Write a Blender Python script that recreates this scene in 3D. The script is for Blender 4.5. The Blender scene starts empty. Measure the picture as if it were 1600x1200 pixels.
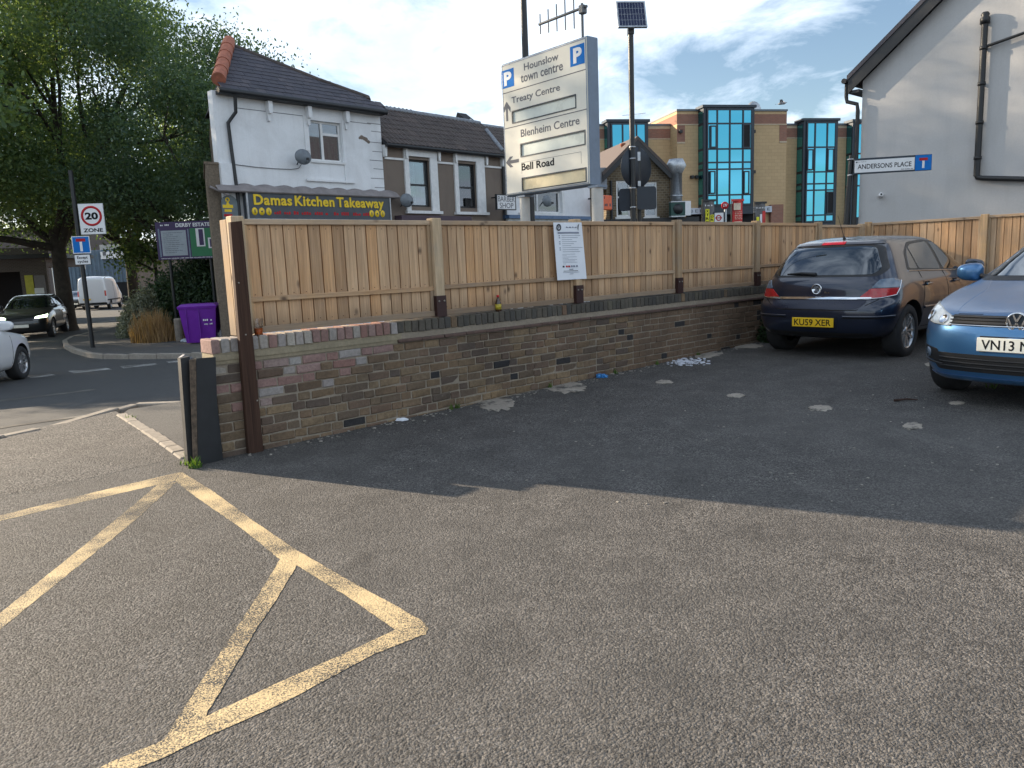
import bpy, bmesh, math, random
import numpy as np
from mathutils import Vector, Matrix
from mathutils.bvhtree import BVHTree
from mathutils.geometry import tessellate_polygon
random.seed(7)
RNG = np.random.default_rng(7)
S = bpy.context.scene
COL = S.collection
rad = math.radians

# ------------------------------------------------------------------ camera
CAM_H = 1.40
FPX = 1200.0                                   # focal length in pixels of the 1600 px wide photograph
ROLL = math.atan(0.04)
PITCH = math.atan((600 - 408) * math.cos(ROLL) / FPX)
fwd = Vector((0, math.cos(PITCH), -math.sin(PITCH)))
r0 = Vector((1, 0, 0)); u0 = r0.cross(fwd)
right = r0 * math.cos(ROLL) - u0 * math.sin(ROLL)
up = u0 * math.cos(ROLL) + r0 * math.sin(ROLL)
CAMO = Vector((0, 0, CAM_H))
cam_d = bpy.data.cameras.new('camera')
cam_d.sensor_width = 36; cam_d.lens = 36 * FPX / 1600; cam_d.clip_end = 2000; cam_d.clip_start = 0.05
cam = bpy.data.objects.new('camera', cam_d); COL.objects.link(cam)
m = Matrix((right, up, -fwd)).transposed().to_4x4(); m.translation = CAMO
cam.matrix_world = m
S.camera = cam

# ------------------------------------------------------------------ light
SUN_AZ, SUN_EL = 117.7, 19.2                   # azimuth the light travels towards, and height of the sun
wd = bpy.data.worlds.new('World'); S.world = wd; wd.use_nodes = True
nt = wd.node_tree; nt.nodes.clear()
def wn(t, **kw):
    n = nt.nodes.new(t)
    for k, v in kw.items(): setattr(n, k, v)
    return n
sky = wn('ShaderNodeTexSky', sky_type='NISHITA', sun_disc=False, sun_elevation=rad(SUN_EL), sun_rotation=rad(SUN_AZ + 180), air_density=1.0, dust_density=0.6, ozone_density=1.5)
tc = wn('ShaderNodeTexCoord')
sep = wn('ShaderNodeSeparateXYZ'); nt.links.new(tc.outputs['Generated'], sep.inputs[0])
zc = wn('ShaderNodeMath', operation='MAXIMUM'); nt.links.new(sep.outputs[2], zc.inputs[0]); zc.inputs[1].default_value = 0.0
za = wn('ShaderNodeMath', operation='ADD'); nt.links.new(zc.outputs[0], za.inputs[0]); za.inputs[1].default_value = 0.16
dx = wn('ShaderNodeMath', operation='DIVIDE'); nt.links.new(sep.outputs[0], dx.inputs[0]); nt.links.new(za.outputs[0], dx.inputs[1])
dy = wn('ShaderNodeMath', operation='DIVIDE'); nt.links.new(sep.outputs[1], dy.inputs[0]); nt.links.new(za.outputs[0], dy.inputs[1])
cmb = wn('ShaderNodeCombineXYZ'); nt.links.new(dx.outputs[0], cmb.inputs[0]); nt.links.new(dy.outputs[0], cmb.inputs[1])
def noise(scale, detail, rough, dist, off):
    mp = wn('ShaderNodeMapping'); nt.links.new(cmb.outputs[0], mp.inputs[0]); mp.inputs['Location'].default_value = off
    mp.inputs['Scale'].default_value = (1.0, 0.8, 1)
    n = wn('ShaderNodeTexNoise'); nt.links.new(mp.outputs[0], n.inputs['Vector'])
    n.inputs['Scale'].default_value = scale; n.inputs['Detail'].default_value = detail; n.inputs['Roughness'].default_value = rough; n.inputs['Distortion'].default_value = dist
    return n
n1 = noise(0.7, 4, 0.5, 0.5, (3.1, 0.4, 0))
n2 = noise(3.4, 9, 0.60, 0.35, (1.3, 5.2, 0))
n3 = noise(1.1, 6, 0.6, 0.3, (7.3, 2.2, 0))
mx = wn('ShaderNodeMath', operation='MULTIPLY_ADD'); nt.links.new(n2.outputs[0], mx.inputs[0]); mx.inputs[1].default_value = 0.85
nt.links.new(n1.outputs[0], mx.inputs[2])
rp = wn('ShaderNodeValToRGB'); nt.links.new(mx.outputs[0], rp.inputs[0])
rp.color_ramp.elements[0].position = 0.80; rp.color_ramp.elements[0].color = (0, 0, 0, 1)
rp.color_ramp.elements[1].position = 1.02; rp.color_ramp.elements[1].color = (1, 1, 1, 1)
ccol = wn('ShaderNodeValToRGB'); nt.links.new(n3.outputs[0], ccol.inputs[0])
ccol.color_ramp.elements[0].position = 0.40; ccol.color_ramp.elements[0].color = (0.39, 0.46, 0.55, 1)
ccol.color_ramp.elements[1].position = 0.68; ccol.color_ramp.elements[1].color = (0.59, 0.66, 0.74, 1)
CLOUD_GAIN, SKY_STRENGTH = 4.6, 0.10
cg = wn('ShaderNodeVectorMath', operation='SCALE'); nt.links.new(ccol.outputs[0], cg.inputs[0]); cg.inputs['Scale'].default_value = CLOUD_GAIN
mixc = wn('ShaderNodeMix', data_type='RGBA'); nt.links.new(rp.outputs[0], mixc.inputs['Factor'])
sks = wn('ShaderNodeVectorMath', operation='SCALE'); nt.links.new(sky.outputs[0], sks.inputs[0]); sks.inputs['Scale'].default_value = 0.34
nt.links.new(sks.outputs[0], mixc.inputs['A']); nt.links.new(cg.outputs[0], mixc.inputs['B'])
bg = wn('ShaderNodeBackground'); nt.links.new(mixc.outputs['Result'], bg.inputs[0]); bg.inputs[1].default_value = SKY_STRENGTH
wo = wn('ShaderNodeOutputWorld'); nt.links.new(bg.outputs[0], wo.inputs[0])

sun_d = bpy.data.lights.new('sun', 'SUN'); sun_d.energy = 2.4; sun_d.angle = rad(0.6); sun_d.color = (1.0, 0.83, 0.62)
sun = bpy.data.objects.new('sun', sun_d); COL.objects.link(sun)
Ldir = Vector((math.sin(rad(SUN_AZ)) * math.cos(rad(SUN_EL)), math.cos(rad(SUN_AZ)) * math.cos(rad(SUN_EL)), -math.sin(rad(SUN_EL))))
sun.rotation_euler = Ldir.to_track_quat('-Z', 'Y').to_euler()
S.view_settings.view_transform = 'Standard'; S.view_settings.look = 'None'
S.view_settings.exposure = 2.38; S.view_settings.gamma = 1.0
S.cycles.max_bounces = 6; S.cycles.diffuse_bounces = 4; S.cycles.glossy_bounces = 3; S.cycles.transparent_max_bounces = 6

# ------------------------------------------------------------------ pixel and ground helpers
def ray(px, py):
    return fwd + right * ((px - 800) / FPX) + up * ((600 - py) / FPX)
def at_depth(px, py, y):
    d = ray(px, py); return CAMO + d * (y / d.y)
def on_z(px, py, z=0.0):
    d = ray(px, py); return CAMO + d * ((z - CAM_H) / d.z)
WA = Vector((-2.039, 5.912, 0)); WAZ = 47.3
WD = Vector((math.sin(rad(WAZ)), math.cos(rad(WAZ)), 0)); WN = Vector((WD.y, -WD.x, 0))
_wz = [(-1e3, 0), (1.0, 0), (3.6, -.10), (8, -.33), (13, -.46), (27, -.70), (62, -.95), (1e4, -.95)]
def gz(x, y):
    v = (x - WA.x) * WN.x + (y - WA.y) * WN.y; w = -v
    u = (x - WA.x) * WD.x + (y - WA.y) * WD.y
    z = float(np.interp(w, [a for a, b in _wz], [b for a, b in _wz]))
    f = min(1, max(0, 1 - (w - .5) / 3))
    return z + f * min(.14, max(0, .0125 * u))
def gpix(px, py):                              # point on the sloping ground seen at a pixel
    z = 0
    for _ in range(12):
        p = on_z(px, py, z); z = gz(p.x, p.y)
    p.z = z; return p
def wallpt(u, v, z=None):
    p = WA + WD * u + WN * v; p.z = gz(p.x, p.y) if z is None else z
    return p

class Frame:
    """a vertical reference plane: local x runs along azimuth az, local y points away from the viewer, z is up"""
    def __init__(s, o, az):
        s.o = Vector((o[0], o[1], 0)); s.az = az
        s.d = Vector((math.sin(rad(az)), math.cos(rad(az)), 0)); s.n = Vector((s.d.y, -s.d.x, 0)); s.rot = rad(90 - az)
    def pix(s, px, py, out=0.0):
        r = ray(px, py); t = ((s.o - CAMO).dot(s.n) + out) / r.dot(s.n); p = CAMO + r * t
        return ((p - s.o).dot(s.d), p.z)
    def w(s, x, y, z):
        return s.o + s.d * x - s.n * y + Vector((0, 0, z))

# ------------------------------------------------------------------ object helpers
def link(o, parent=None):
    COL.objects.link(o)
    if parent is not None: o.parent = parent
    return o
def tag(o, label=None, cat=None, group=None, kind=None):
    if label: o['label'] = label
    if cat: o['category'] = cat
    if group: o['group'] = group
    if kind: o['kind'] = kind
    return o
def thing(name, label, cat, loc=(0, 0, 0), rotz=0.0, group=None):
    o = bpy.data.objects.new(name, None); o.empty_display_size = .2
    o.location = loc; o.rotation_euler = (0, 0, rotz); link(o)
    return tag(o, label, cat, group)
def fthing(name, label, cat, fr, group=None):
    return thing(name, label, cat, fr.o, fr.rot, group)

class MB:
    def __init__(s): s.v = []; s.f = []; s.sm = []
    def add(s, vs, fs, smooth=False):
        k = len(s.v); s.v += [tuple(v) for v in vs]; s.f += [tuple(i + k for i in f) for f in fs]; s.sm += [smooth] * len(fs)
        return s
    def box(s, x0, x1, y0, y1, z0, z1, M=None):
        vs = [Vector((x, y, z)) for z in (z0, z1) for y in (y0, y1) for x in (x0, x1)]
        if M is not None: vs = [M @ v for v in vs]
        return s.add(vs, [(0, 2, 3, 1), (4, 5, 7, 6), (0, 1, 5, 4), (2, 6, 7, 3), (0, 4, 6, 2), (1, 3, 7, 5)])
    def cbox(s, x0, x1, y0, y1, z0, z1, c, M=None):
        """box with chamfered edges"""
        vs = []; fs = []
        X, Y, Z = (x0, x1), (y0, y1), (z0, z1)
        idx = {}
        for i in (0, 1):
            for j in (0, 1):
                for k in (0, 1):
                    sx, sy, sz = (c, -c)[i], (c, -c)[j], (c, -c)[k]
                    for a, p in enumerate(((X[i], Y[j] + sy, Z[k] + sz), (X[i] + sx, Y[j], Z[k] + sz), (X[i] + sx, Y[j] + sy, Z[k]))):
                        idx[i, j, k, a] = len(vs); vs.append(Vector(p))
        q = lambda *t: fs.append(tuple(idx[a] for a in t))
        for i in (0, 1):
            o = [(i, 0, 0, 0), (i, 0, 1, 0), (i, 1, 1, 0), (i, 1, 0, 0)]; q(*(o if i == 0 else o[::-1]))
            o = [(0, i, 0, 1), (1, i, 0, 1), (1, i, 1, 1), (0, i, 1, 1)]; q(*(o if i == 0 else o[::-1]))
            o = [(0, 0, i, 2), (0, 1, i, 2), (1, 1, i, 2), (1, 0, i, 2)]; q(*(o if i == 0 else o[::-1]))
        for i in (0, 1):
            for j in (0, 1):
                o = [(i, j, 0, 0), (i, j, 1, 0), (i, j, 1, 1), (i, j, 0, 1)]; q(*(o if i == j else o[::-1]))
                o = [(i, 0, j, 0), (i, 1, j, 0), (i, 1, j, 2), (i, 0, j, 2)]; q(*(o[::-1] if i == j else o))
                o = [(0, i, j, 1), (1, i, j, 1), (1, i, j, 2), (0, i, j, 2)]; q(*(o if i == j else o[::-1]))
                for k in (0, 1):
                    o = [(i, j, k, 0), (i, j, k, 1), (i, j, k, 2)]; q(*(o if (i + j + k) % 2 else o[::-1]))
        if M is not None: vs = [M @ v for v in vs]
        return s.add(vs, fs)
    def prism(s, pts, y0, y1, M=None):
        """polygon in the x-z plane, pushed from y0 to y1"""
        n = len(pts)
        a = sum(pts[i][0] * pts[(i + 1) % n][1] - pts[(i + 1) % n][0] * pts[i][1] for i in range(n))
        if a < 0: pts = pts[::-1]
        vs = [Vector((x, y0, z)) for x, z in pts] + [Vector((x, y1, z)) for x, z in pts]
        tri = tessellate_polygon([[Vector((x, z, 0)) for x, z in pts]])
        fs = [(i, (i + n) , (i + 1) % n + n, (i + 1) % n) for i in range(n)]
        for t in tri:
            p = [Vector((pts[i][0], pts[i][1])) for i in t]
            cr = (p[1] - p[0]).cross(p[2] - p[0])
            t = tuple(t) if cr > 0 else tuple(t)[::-1]
            fs.append(t); fs.append(tuple(i + n for i in t[::-1]))
        if M is not None: vs = [M @ v for v in vs]
        return s.add(vs, fs)
    def plan(s, pts, z0, z1):
        """polygon in the x-y plane, pushed from z0 to z1"""
        M = Matrix(((1, 0, 0, 0), (0, 0, 1, 0), (0, 1, 0, 0), (0, 0, 0, 1)))
        k = len(s.f); s.prism(pts, z0, z1, M)
        for i in range(k, len(s.f)): s.f[i] = s.f[i][::-1]
        return s
    def tube(s, pts, r, n=10, cap=True, smooth=True):
        pts = [Vector(p) for p in pts]; rs = r if isinstance(r, (list, tuple)) else [r] * len(pts)
        vs = []; fs = []; ref = None
        for i, p in enumerate(pts):
            t = (pts[min(i + 1, len(pts) - 1)] - pts[max(i - 1, 0)]).normalized()
            if ref is None: ref = t.orthogonal().normalized()
            ref = (ref - t * ref.dot(t))
            ref = ref.normalized() if ref.length > 1e-6 else t.orthogonal().normalized()
            b = t.cross(ref)
            for k in range(n):
                a = 2 * math.pi * k / n
                vs.append(p + (ref * math.cos(a) + b * math.sin(a)) * rs[i])
        for i in range(len(pts) - 1):
            for k in range(n):
                a, b2 = i * n + k, i * n + (k + 1) % n
                fs.append((a, b2, b2 + n, a + n))
        s.add(vs, fs, smooth)
        if cap:
            m0 = len(pts) - 1
            s.add([vs[k] for k in range(n)], [tuple(range(n - 1, -1, -1))]); s.add([vs[m0 * n + k] for k in range(n)], [tuple(range(n))])
        return s
    def lathe(s, prof, n=20, M=None, smooth=True, cap=True):
        """(r, z) profile spun about z"""
        vs = []; fs = []
        for r_, z in prof:
            for k in range(n):
                a = 2 * math.pi * k / n; vs.append(Vector((r_ * math.cos(a), r_ * math.sin(a), z)))
        for i in range(len(prof) - 1):
            for k in range(n):
                a, b = i * n + k, i * n + (k + 1) % n
                fs.append((a, b, b + n, a + n))
        if M is not None: vs = [M @ v for v in vs]
        s.add(vs, fs, smooth)
        for e in ((0, len(prof) - 1) if cap and abs(prof[0][1] - prof[-1][1]) > 1e-6 else ()):
            if prof[e][0] > 1e-5:
                ring = [vs[e * n + k] for k in range(n)]
                s.add(ring, [tuple(range(n)) if e else tuple(range(n - 1, -1, -1))])
        return s
    def mesh(s, name, mat):
        me = bpy.data.meshes.new(name); me.from_pydata(s.v, [], s.f)
        if any(s.sm): me.polygons.foreach_set('use_smooth', s.sm)
        for x in (mat if isinstance(mat, (list, tuple)) else [mat]): me.materials.append(x)
        me.update(); return me
    def build(s, name, mat, parent=None, **kw):
        o = bpy.data.objects.new(name, s.mesh(name, mat)); link(o, parent); tag(o, **kw); return o
def inst(name, me, parent, loc, rot=(0, 0, 0), scale=(1, 1, 1)):
    o = bpy.data.objects.new(name, me); o.location = loc; o.rotation_euler = rot; o.scale = scale
    return link(o, parent)
def box(name, mat, parent, *b, c=0.0, **kw):
    mb = MB()
    mb.cbox(*b, c) if c else mb.box(*b)
    return mb.build(name, mat, parent, **kw)
def Tr(x, y, z, rz=0, rx=0, ry=0):
    return Matrix.Translation((x, y, z)) @ Matrix.Rotation(rz, 4, 'Z') @ Matrix.Rotation(ry, 4, 'Y') @ Matrix.Rotation(rx, 4, 'X')

def text_mesh(txt, bold=0.0, spacing=1.0, ext=0.0, shear=0.0, align='CENTER'):
    cu = bpy.data.curves.new('lettering', 'FONT'); cu.body = txt; cu.size = 1; cu.align_x = align; cu.offset = bold
    cu.space_character = spacing; cu.extrude = ext; cu.resolution_u = 3; cu.shear = shear; cu.space_line = .95
    o = bpy.data.objects.new('lettering', cu)
    COL.objects.link(o); bpy.context.view_layer.update()
    me = bpy.data.meshes.new_from_object(o.evaluated_get(bpy.context.evaluated_depsgraph_get()))
    bpy.data.objects.remove(o); bpy.data.curves.remove(cu)
    return me
def lettering(parent, txt, mat, x0, x1, z0, z1, y, name='lettering', bold=0.0, spacing=1.0, ext=0.004, mapf=None):
    """letters filling the box x0..x1 by z0..z1 on the plane local y (facing -y)"""
    me = text_mesh(txt, bold, spacing, 1.0)
    n = len(me.vertices); co = np.empty(n * 3); me.vertices.foreach_get('co', co); co = co.reshape(-1, 3)
    mn, mx_ = co.min(0), co.max(0)
    X = x0 + (co[:, 0] - mn[0]) / (mx_[0] - mn[0]) * (x1 - x0)
    Z = z0 + (co[:, 1] - mn[1]) / (mx_[1] - mn[1]) * (z1 - z0)
    Y = y - np.where(co[:, 2] > 0, ext, 0)
    out = np.stack([X, Y, Z], 1)
    if mapf is not None: out = np.array([mapf(*p) for p in out])
    me.vertices.foreach_set('co', out.ravel()); me.materials.clear(); me.materials.append(mat); me.update()
    o = bpy.data.objects.new(name, me); return link(o, parent)

# ------------------------------------------------------------------ material helpers
class Mat:
    def __init__(s, name):
        s.m = bpy.data.materials.new(name); s.m.use_nodes = True; s.t = s.m.node_tree; s.b = s.t.nodes['Principled BSDF']
        s.co = None
    def n(s, t, **kw):
        x = s.t.nodes.new(t)
        for k, v in kw.items(): setattr(x, k, v)
        return x
    def L(s, a, b): s.t.links.new(a, b)
    def obj(s):
        if s.co is None: s.co = s.n('ShaderNodeTexCoord')
        return s.co.outputs['Object']
    def geo(s): return s.n('ShaderNodeNewGeometry').outputs['Position']
    def map(s, vec, scale=(1, 1, 1), rot=(0, 0, 0), loc=(0, 0, 0)):
        x = s.n('ShaderNodeMapping'); s.L(vec, x.inputs[0]); x.inputs['Scale'].default_value = scale; x.inputs['Rotation'].default_value = rot; x.inputs['Location'].default_value = loc
        return x.outputs[0]
    def noise(s, vec, scale, detail=4, rough=.55, dist=0):
        x = s.n('ShaderNodeTexNoise'); s.L(vec, x.inputs['Vector']); x.inputs['Scale'].default_value = scale; x.inputs['Detail'].default_value = detail
        x.inputs['Roughness'].default_value = rough; x.inputs['Distortion'].default_value = dist
        return x.outputs['Fac']
    def voro(s, vec, scale, feature='F1', out='Distance', rnd=1.0):
        x = s.n('ShaderNodeTexVoronoi', feature=feature); s.L(vec, x.inputs['Vector']); x.inputs['Scale'].default_value = scale; x.inputs['Randomness'].default_value = rnd
        return x.outputs[out]
    def ramp(s, fac, *stops):
        x = s.n('ShaderNodeValToRGB'); s.L(fac, x.inputs[0]); e = x.color_ramp.elements
        while len(e) < len(stops): e.new(.5)
        for i, (p, c) in enumerate(stops):
            e[i].position = p; e[i].color = (c, c, c, 1) if not hasattr(c, '__len__') else (*c, 1)
        return x.outputs[0]
    def mix(s, fac, a, b, blend='MIX'):
        x = s.n('ShaderNodeMix', data_type='RGBA', blend_type=blend)
        for k, v in (('Factor', fac), ('A', a), ('B', b)):
            i = x.inputs[k]
            if hasattr(v, 'is_linked'): s.L(v, i)
            elif hasattr(v, '__len__'): i.default_value = (*v, 1)
            else: i.default_value = v
        return x.outputs['Result']
    def math(s, op, a, b=None, c=None):
        x = s.n('ShaderNodeMath', operation=op)
        for k, v in enumerate((a, b, c)):
            if v is None: continue
            if hasattr(v, 'is_linked'): s.L(v, x.inputs[k])
            else: x.inputs[k].default_value = v
        return x.outputs[0]
    def rand(s): return s.n('ShaderNodeObjectInfo').outputs['Random']
    def set(s, **kw):
        names = dict(col='Base Color', rough='Roughness', metal='Metallic', spec='Specular IOR Level', coat='Coat Weight', coatr='Coat Roughness', alpha='Alpha', trans='Transmission Weight', emit='Emission Color', emits='Emission Strength', ior='IOR')
        for k, v in kw.items():
            i = s.b.inputs[names[k]]
            if hasattr(v, 'is_linked'): s.L(v, i)
            elif hasattr(v, '__len__'): i.default_value = (*v, 1)
            else: i.default_value = v
        return s
    def bump(s, h, strength=.3, dist=.01):
        x = s.n('ShaderNodeBump'); s.L(h, x.inputs['Height']); x.inputs['Strength'].default_value = strength; x.inputs['Distance'].default_value = dist
        s.L(x.outputs[0], s.b.inputs['Normal']); return s
def simple(name, col, rough=.6, metal=0.0, spec=.5, var=.12, scale=6, bump=0.0, coat=0.0):
    """plain paint or plastic with a little uneven wear"""
    M = Mat(name); p = M.obj()
    nz = M.noise(p, scale, 6, .65)
    lo = tuple(max(0, c * (1 - var)) for c in col); hi = tuple(min(1, c * (1 + var)) for c in col)
    M.set(col=M.ramp(nz, (.3, lo), (.7, hi)), rough=M.ramp(nz, (.3, max(.02, rough - .06)), (.7, min(1, rough + .06))), metal=metal, spec=spec, coat=coat)
    if bump: M.bump(nz, bump, .01)
    return M.m
# ------------------------------------------------------------------ materials
def asphalt(name, dark, light, warm, grain=105, worn=0.5, bump=.9):
    M = Mat(name); p = M.geo()
    cell = M.mix(.5, M.voro(p, grain, out='Color'), M.voro(M.map(p, (1, 1, 1), (0, 0, .7), (3, 1, 0)), grain * 1.9, out='Color')); bw = M.n('ShaderNodeRGBToBW'); M.L(cell, bw.inputs[0])
    stone = M.ramp(bw.outputs[0], (.28, [dark * .6 * w for w in warm]), (.52, [(dark * .5 + light * .5) * w for w in warm]), (.74, [light * 1.35 * w for w in warm]))
    big = M.noise(p, .55, 5, .6, .6); mid = M.noise(p, 3.2, 6, .65)
    col = M.mix(M.ramp(big, (.34, 0), (.66, worn)), stone, [light * .8 * w for w in warm])
    col = M.mix(M.ramp(mid, (.35, .45), (.62, 0)), col, [dark * .7 * w for w in warm])
    dist = M.voro(p, grain); h = M.math('ADD', M.math('ADD', dist, M.math('MULTIPLY', M.voro(M.map(p, (1, 1, 1), (0, 0, .7), (3, 1, 0)), grain * 1.9), .5)), M.math('MULTIPLY', M.noise(p, 330, 3, .6), .4))
    st = M.noise(p, .9, 6, .7, 1.2); col = M.mix(M.ramp(st, (.60, 0), (.74, .55)), col, [dark * .55 * w for w in warm])
    sm = M.noise(M.map(p, (1.4, .5, 1), (0, 0, .6), (5, 2, 0)), 1.0, 7, .72, .8); col = M.mix(M.ramp(sm, (.60, 0), (.76, .6)), col, [light * 1.05 * w for w in warm])
    sp = M.voro(M.map(p, (1, 1, 1), (0, 0, .5)), 5.5); col = M.mix(M.ramp(sp, (.0, .8), (.035, 0)), col, (.16, .15, .13))
    M.set(col=col, rough=M.ramp(mid, (.3, .78), (.7, .95)), spec=.35); M.bump(M.math('MULTIPLY', h, -1), bump, .0065)
    return M.m
m_park = asphalt('car_park_asphalt', .042, .140, (1.07, 1.0, .93))
m_apron = asphalt('coarse_apron_asphalt', .035, .15, (1.08, 1.0, .92), grain=62, bump=1.0)
m_road = asphalt('road_asphalt', .050, .085, (1.0, 1.0, 1.0), grain=150, worn=.35, bump=.35)
m_path = asphalt('pavement_asphalt', .062, .105, (1.03, 1.0, .96), grain=120, worn=.4, bump=.35)
def paint(name, col, wear=.5, under=(.06, .055, .05)):
    M = Mat(name); p = M.geo()
    a = M.noise(p, 2.3, 5, .6); b = M.noise(p, 170, 4, .7); c = M.voro(p, 105)
    f = M.math('ADD', M.math('MULTIPLY', a, .75), M.math('MULTIPLY', b, 1.15))
    wearf = M.ramp(f, (.98 - .22 * wear, 0), (1.22 - .22 * wear, 1))
    pc = M.ramp(M.noise(p, 9, 6, .7), (.3, [x * .78 for x in col]), (.7, col))
    M.set(col=M.mix(wearf, pc, under), rough=.8, spec=.3); M.bump(M.math('ADD', M.math('MULTIPLY', c, -1), M.math('MULTIPLY', wearf, -.4)), .55, .004)
    return M.m
m_yel = paint('worn_yellow_line_paint', (.62, .47, .26), .18)
m_wht = paint('worn_white_line_paint', (.50, .50, .48), .75)
m_faint = paint('faded_line_paint', (.30, .29, .25), 1.1)
def concrete(name, col, scale=18):
    M = Mat(name); p = M.geo(); a = M.noise(p, scale, 8, .7); b = M.noise(p, 2, 4, .6)
    c = M.ramp(a, (.3, [x * .62 for x in col]), (.7, col)); c = M.mix(M.ramp(b, (.4, .4), (.6, 0)), c, [x * .5 for x in col])
    M.set(col=c, rough=.92, spec=.25); M.bump(a, .5, .01); return M.m
m_kerb = concrete('kerb_concrete', (.36, .32, .27))
m_patch = concrete('crumbled_concrete', (.42, .37, .31), 34)
_M = m_patch.node_tree; _b = _M.nodes['Principled BSDF']; _src = _b.inputs['Base Color'].links[0].from_socket
_g = _M.nodes.new('ShaderNodeNewGeometry'); _n = _M.nodes.new('ShaderNodeTexNoise'); _n.inputs['Scale'].default_value = 7; _n.inputs['Detail'].default_value = 8; _n.inputs['Roughness'].default_value = .75
_M.links.new(_g.outputs['Position'], _n.inputs['Vector']); _r = _M.nodes.new('ShaderNodeValToRGB'); _r.color_ramp.elements[0].position = .52; _r.color_ramp.elements[1].position = .60; _M.links.new(_n.outputs['Fac'], _r.inputs[0])
_x = _M.nodes.new('ShaderNodeMix'); _x.data_type = 'RGBA'; _M.links.new(_r.outputs[0], _x.inputs['Factor']); _M.links.new(_src, _x.inputs['A']); _x.inputs['B'].default_value = (.085, .08, .072, 1); _M.links.new(_x.outputs['Result'], _b.inputs['Base Color'])
m_mortar = concrete('lime_mortar', (.37, .31, .24), 40)
m_mortar_l = concrete('pale_new_mortar', (.38, .32, .22), 40)
def brick(name, cols, soot=.5, lichen=.0):
    M = Mat(name); p = M.geo(); r = M.rand()
    st = [(i / max(1, len(cols) - 1), c) for i, c in enumerate(cols)]
    base = M.ramp(r, *st)
    a = M.noise(p, 38, 6, .7); b = M.noise(p, 1.3, 5, .6); c2 = M.noise(p, 150, 4, .7)
    c = M.mix(M.ramp(a, (.35, .55), (.65, 0)), base, [x * .45 for x in cols[0]])
    c = M.mix(M.ramp(b, (.42, 0), (.66, soot)), c, (.035, .033, .032))
    c = M.mix(M.ramp(M.noise(p, 22, 5, .8), (.66, 0), (.74, .55)), c, (.36, .34, .30))
    M.set(col=c, rough=.9, spec=.2); M.bump(M.math('ADD', a, M.math('MULTIPLY', c2, .5)), .6, .008); return M.m
m_stock = brick('old_stock_brick', [(.20, .135, .088), (.275, .19, .11), (.145, .11, .085), (.30, .215, .13), (.21, .135, .092), (.125, .10, .085), (.235, .155, .105)], .45)
m_bblack = brick('burnt_black_brick', [(.04, .04, .043), (.055, .05, .048)], .3)
m_pink = brick('pink_reclaimed_brick', [(.33, .20, .175), (.40, .27, .24), (.31, .17, .14), (.38, .30, .27)], .3)
m_pale = brick('white_flecked_brick', [(.42, .39, .36), (.36, .31, .29), (.46, .41, .34)], .25)
m_cope = brick('sooty_coping_brick', [(.105, .097, .083), (.14, .12, .095), (.085, .08, .074), (.17, .15, .11)], .5)
m_tilec = simple('rusty_red_creasing_tile', (.105, .065, .052), .9, var=.35, scale=14, bump=.3)
def timber(name, lo, hi, knots=True, along=2, sc=1.0, grey=0.0):
    M = Mat(name); p = M.obj(); r = M.rand()
    off = M.n('ShaderNodeVectorMath', operation='SCALE'); cmbx = M.n('ShaderNodeCombineXYZ')
    for i in range(3): M.L(r, cmbx.inputs[i])
    M.L(cmbx.outputs[0], off.inputs[0]); off.inputs['Scale'].default_value = 37.0
    add = M.n('ShaderNodeVectorMath', operation='ADD'); M.L(p, add.inputs[0]); M.L(off.outputs[0], add.inputs[1])
    s = [26 * sc] * 3; s[along] = 1.1 * sc
    g = M.noise(M.map(add.outputs[0], s), 1.0, 5, .6, .9)
    s2 = [90 * sc] * 3; s2[along] = 3 * sc
    g2 = M.noise(M.map(add.outputs[0], s2), 1.0, 4, .6)
    c = M.ramp(g, (.32, lo), (.52, [(a + b) / 2 for a, b in zip(lo, hi)]), (.68, hi))
    c = M.mix(.35, c, M.ramp(g2, (.35, [x * .6 for x in lo]), (.65, hi)))
    tone = M.ramp(r, (0, [.66, .60, .54]), (.5, [1, 1, 1]), (1, [1.0, .86, .70])); c = M.mix(1.0, c, tone, 'MULTIPLY')
    if knots:
        ks = [5.5] * 3; ks[along] = 3.4
        k = M.voro(M.map(add.outputs[0], ks), 1.0)
        c = M.mix(M.ramp(k, (.04, .92), (.075, .6), (.15, 0)), c, (.095, .05, .026))
    if grey: c = M.mix(M.ramp(M.noise(p, 3.5, 5, .7), (.4, 0), (.7, grey)), c, (.26, .24, .22))
    if knots:
        wp = M.geo(); sz = M.n('ShaderNodeSeparateXYZ'); M.L(wp, sz.inputs[0]); nn_ = M.noise(M.map(wp, (3, 3, 1.2)), 1.0, 5, .7); foot = M.math('MULTIPLY', M.ramp(M.math('SUBTRACT', sz.outputs[2], M.math('MULTIPLY', nn_, .22)), (.84, 1), (.98, 0)), .5)
        c = M.mix(foot, c, (.13, .10, .075)); c = M.mix(M.ramp(M.noise(M.map(wp, (2.2, 2.2, .35)), 1.0, 5, .7), (.56, 0), (.74, .4)), c, (.24, .18, .13))
    M.set(col=c, rough=.82, spec=.25); M.bump(g2, .25, .004); return M.m
m_board = timber('new_softwood_board', (.48, .295, .165), (.74, .50, .30), grey=.25)
m_rail = timber('softwood_rail', (.44, .30, .19), (.62, .46, .31), along=0, grey=.4)
m_post = timber('softwood_post', (.46, .33, .20), (.66, .50, .33), grey=.4)
m_dpost = timber('dark_stained_timber', (.038, .022, .018), (.085, .052, .042), knots=False)
m_sleeve = simple('brown_metal_post_socket', (.045, .02, .018), .5, .3)
m_blacksteel = simple('weathered_black_steel', (.012, .013, .015), .55, .0, var=.5, scale=5, bump=.15)
m_rust = simple('rusty_steel_edge', (.10, .072, .05), .85, var=.7, scale=25)

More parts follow.
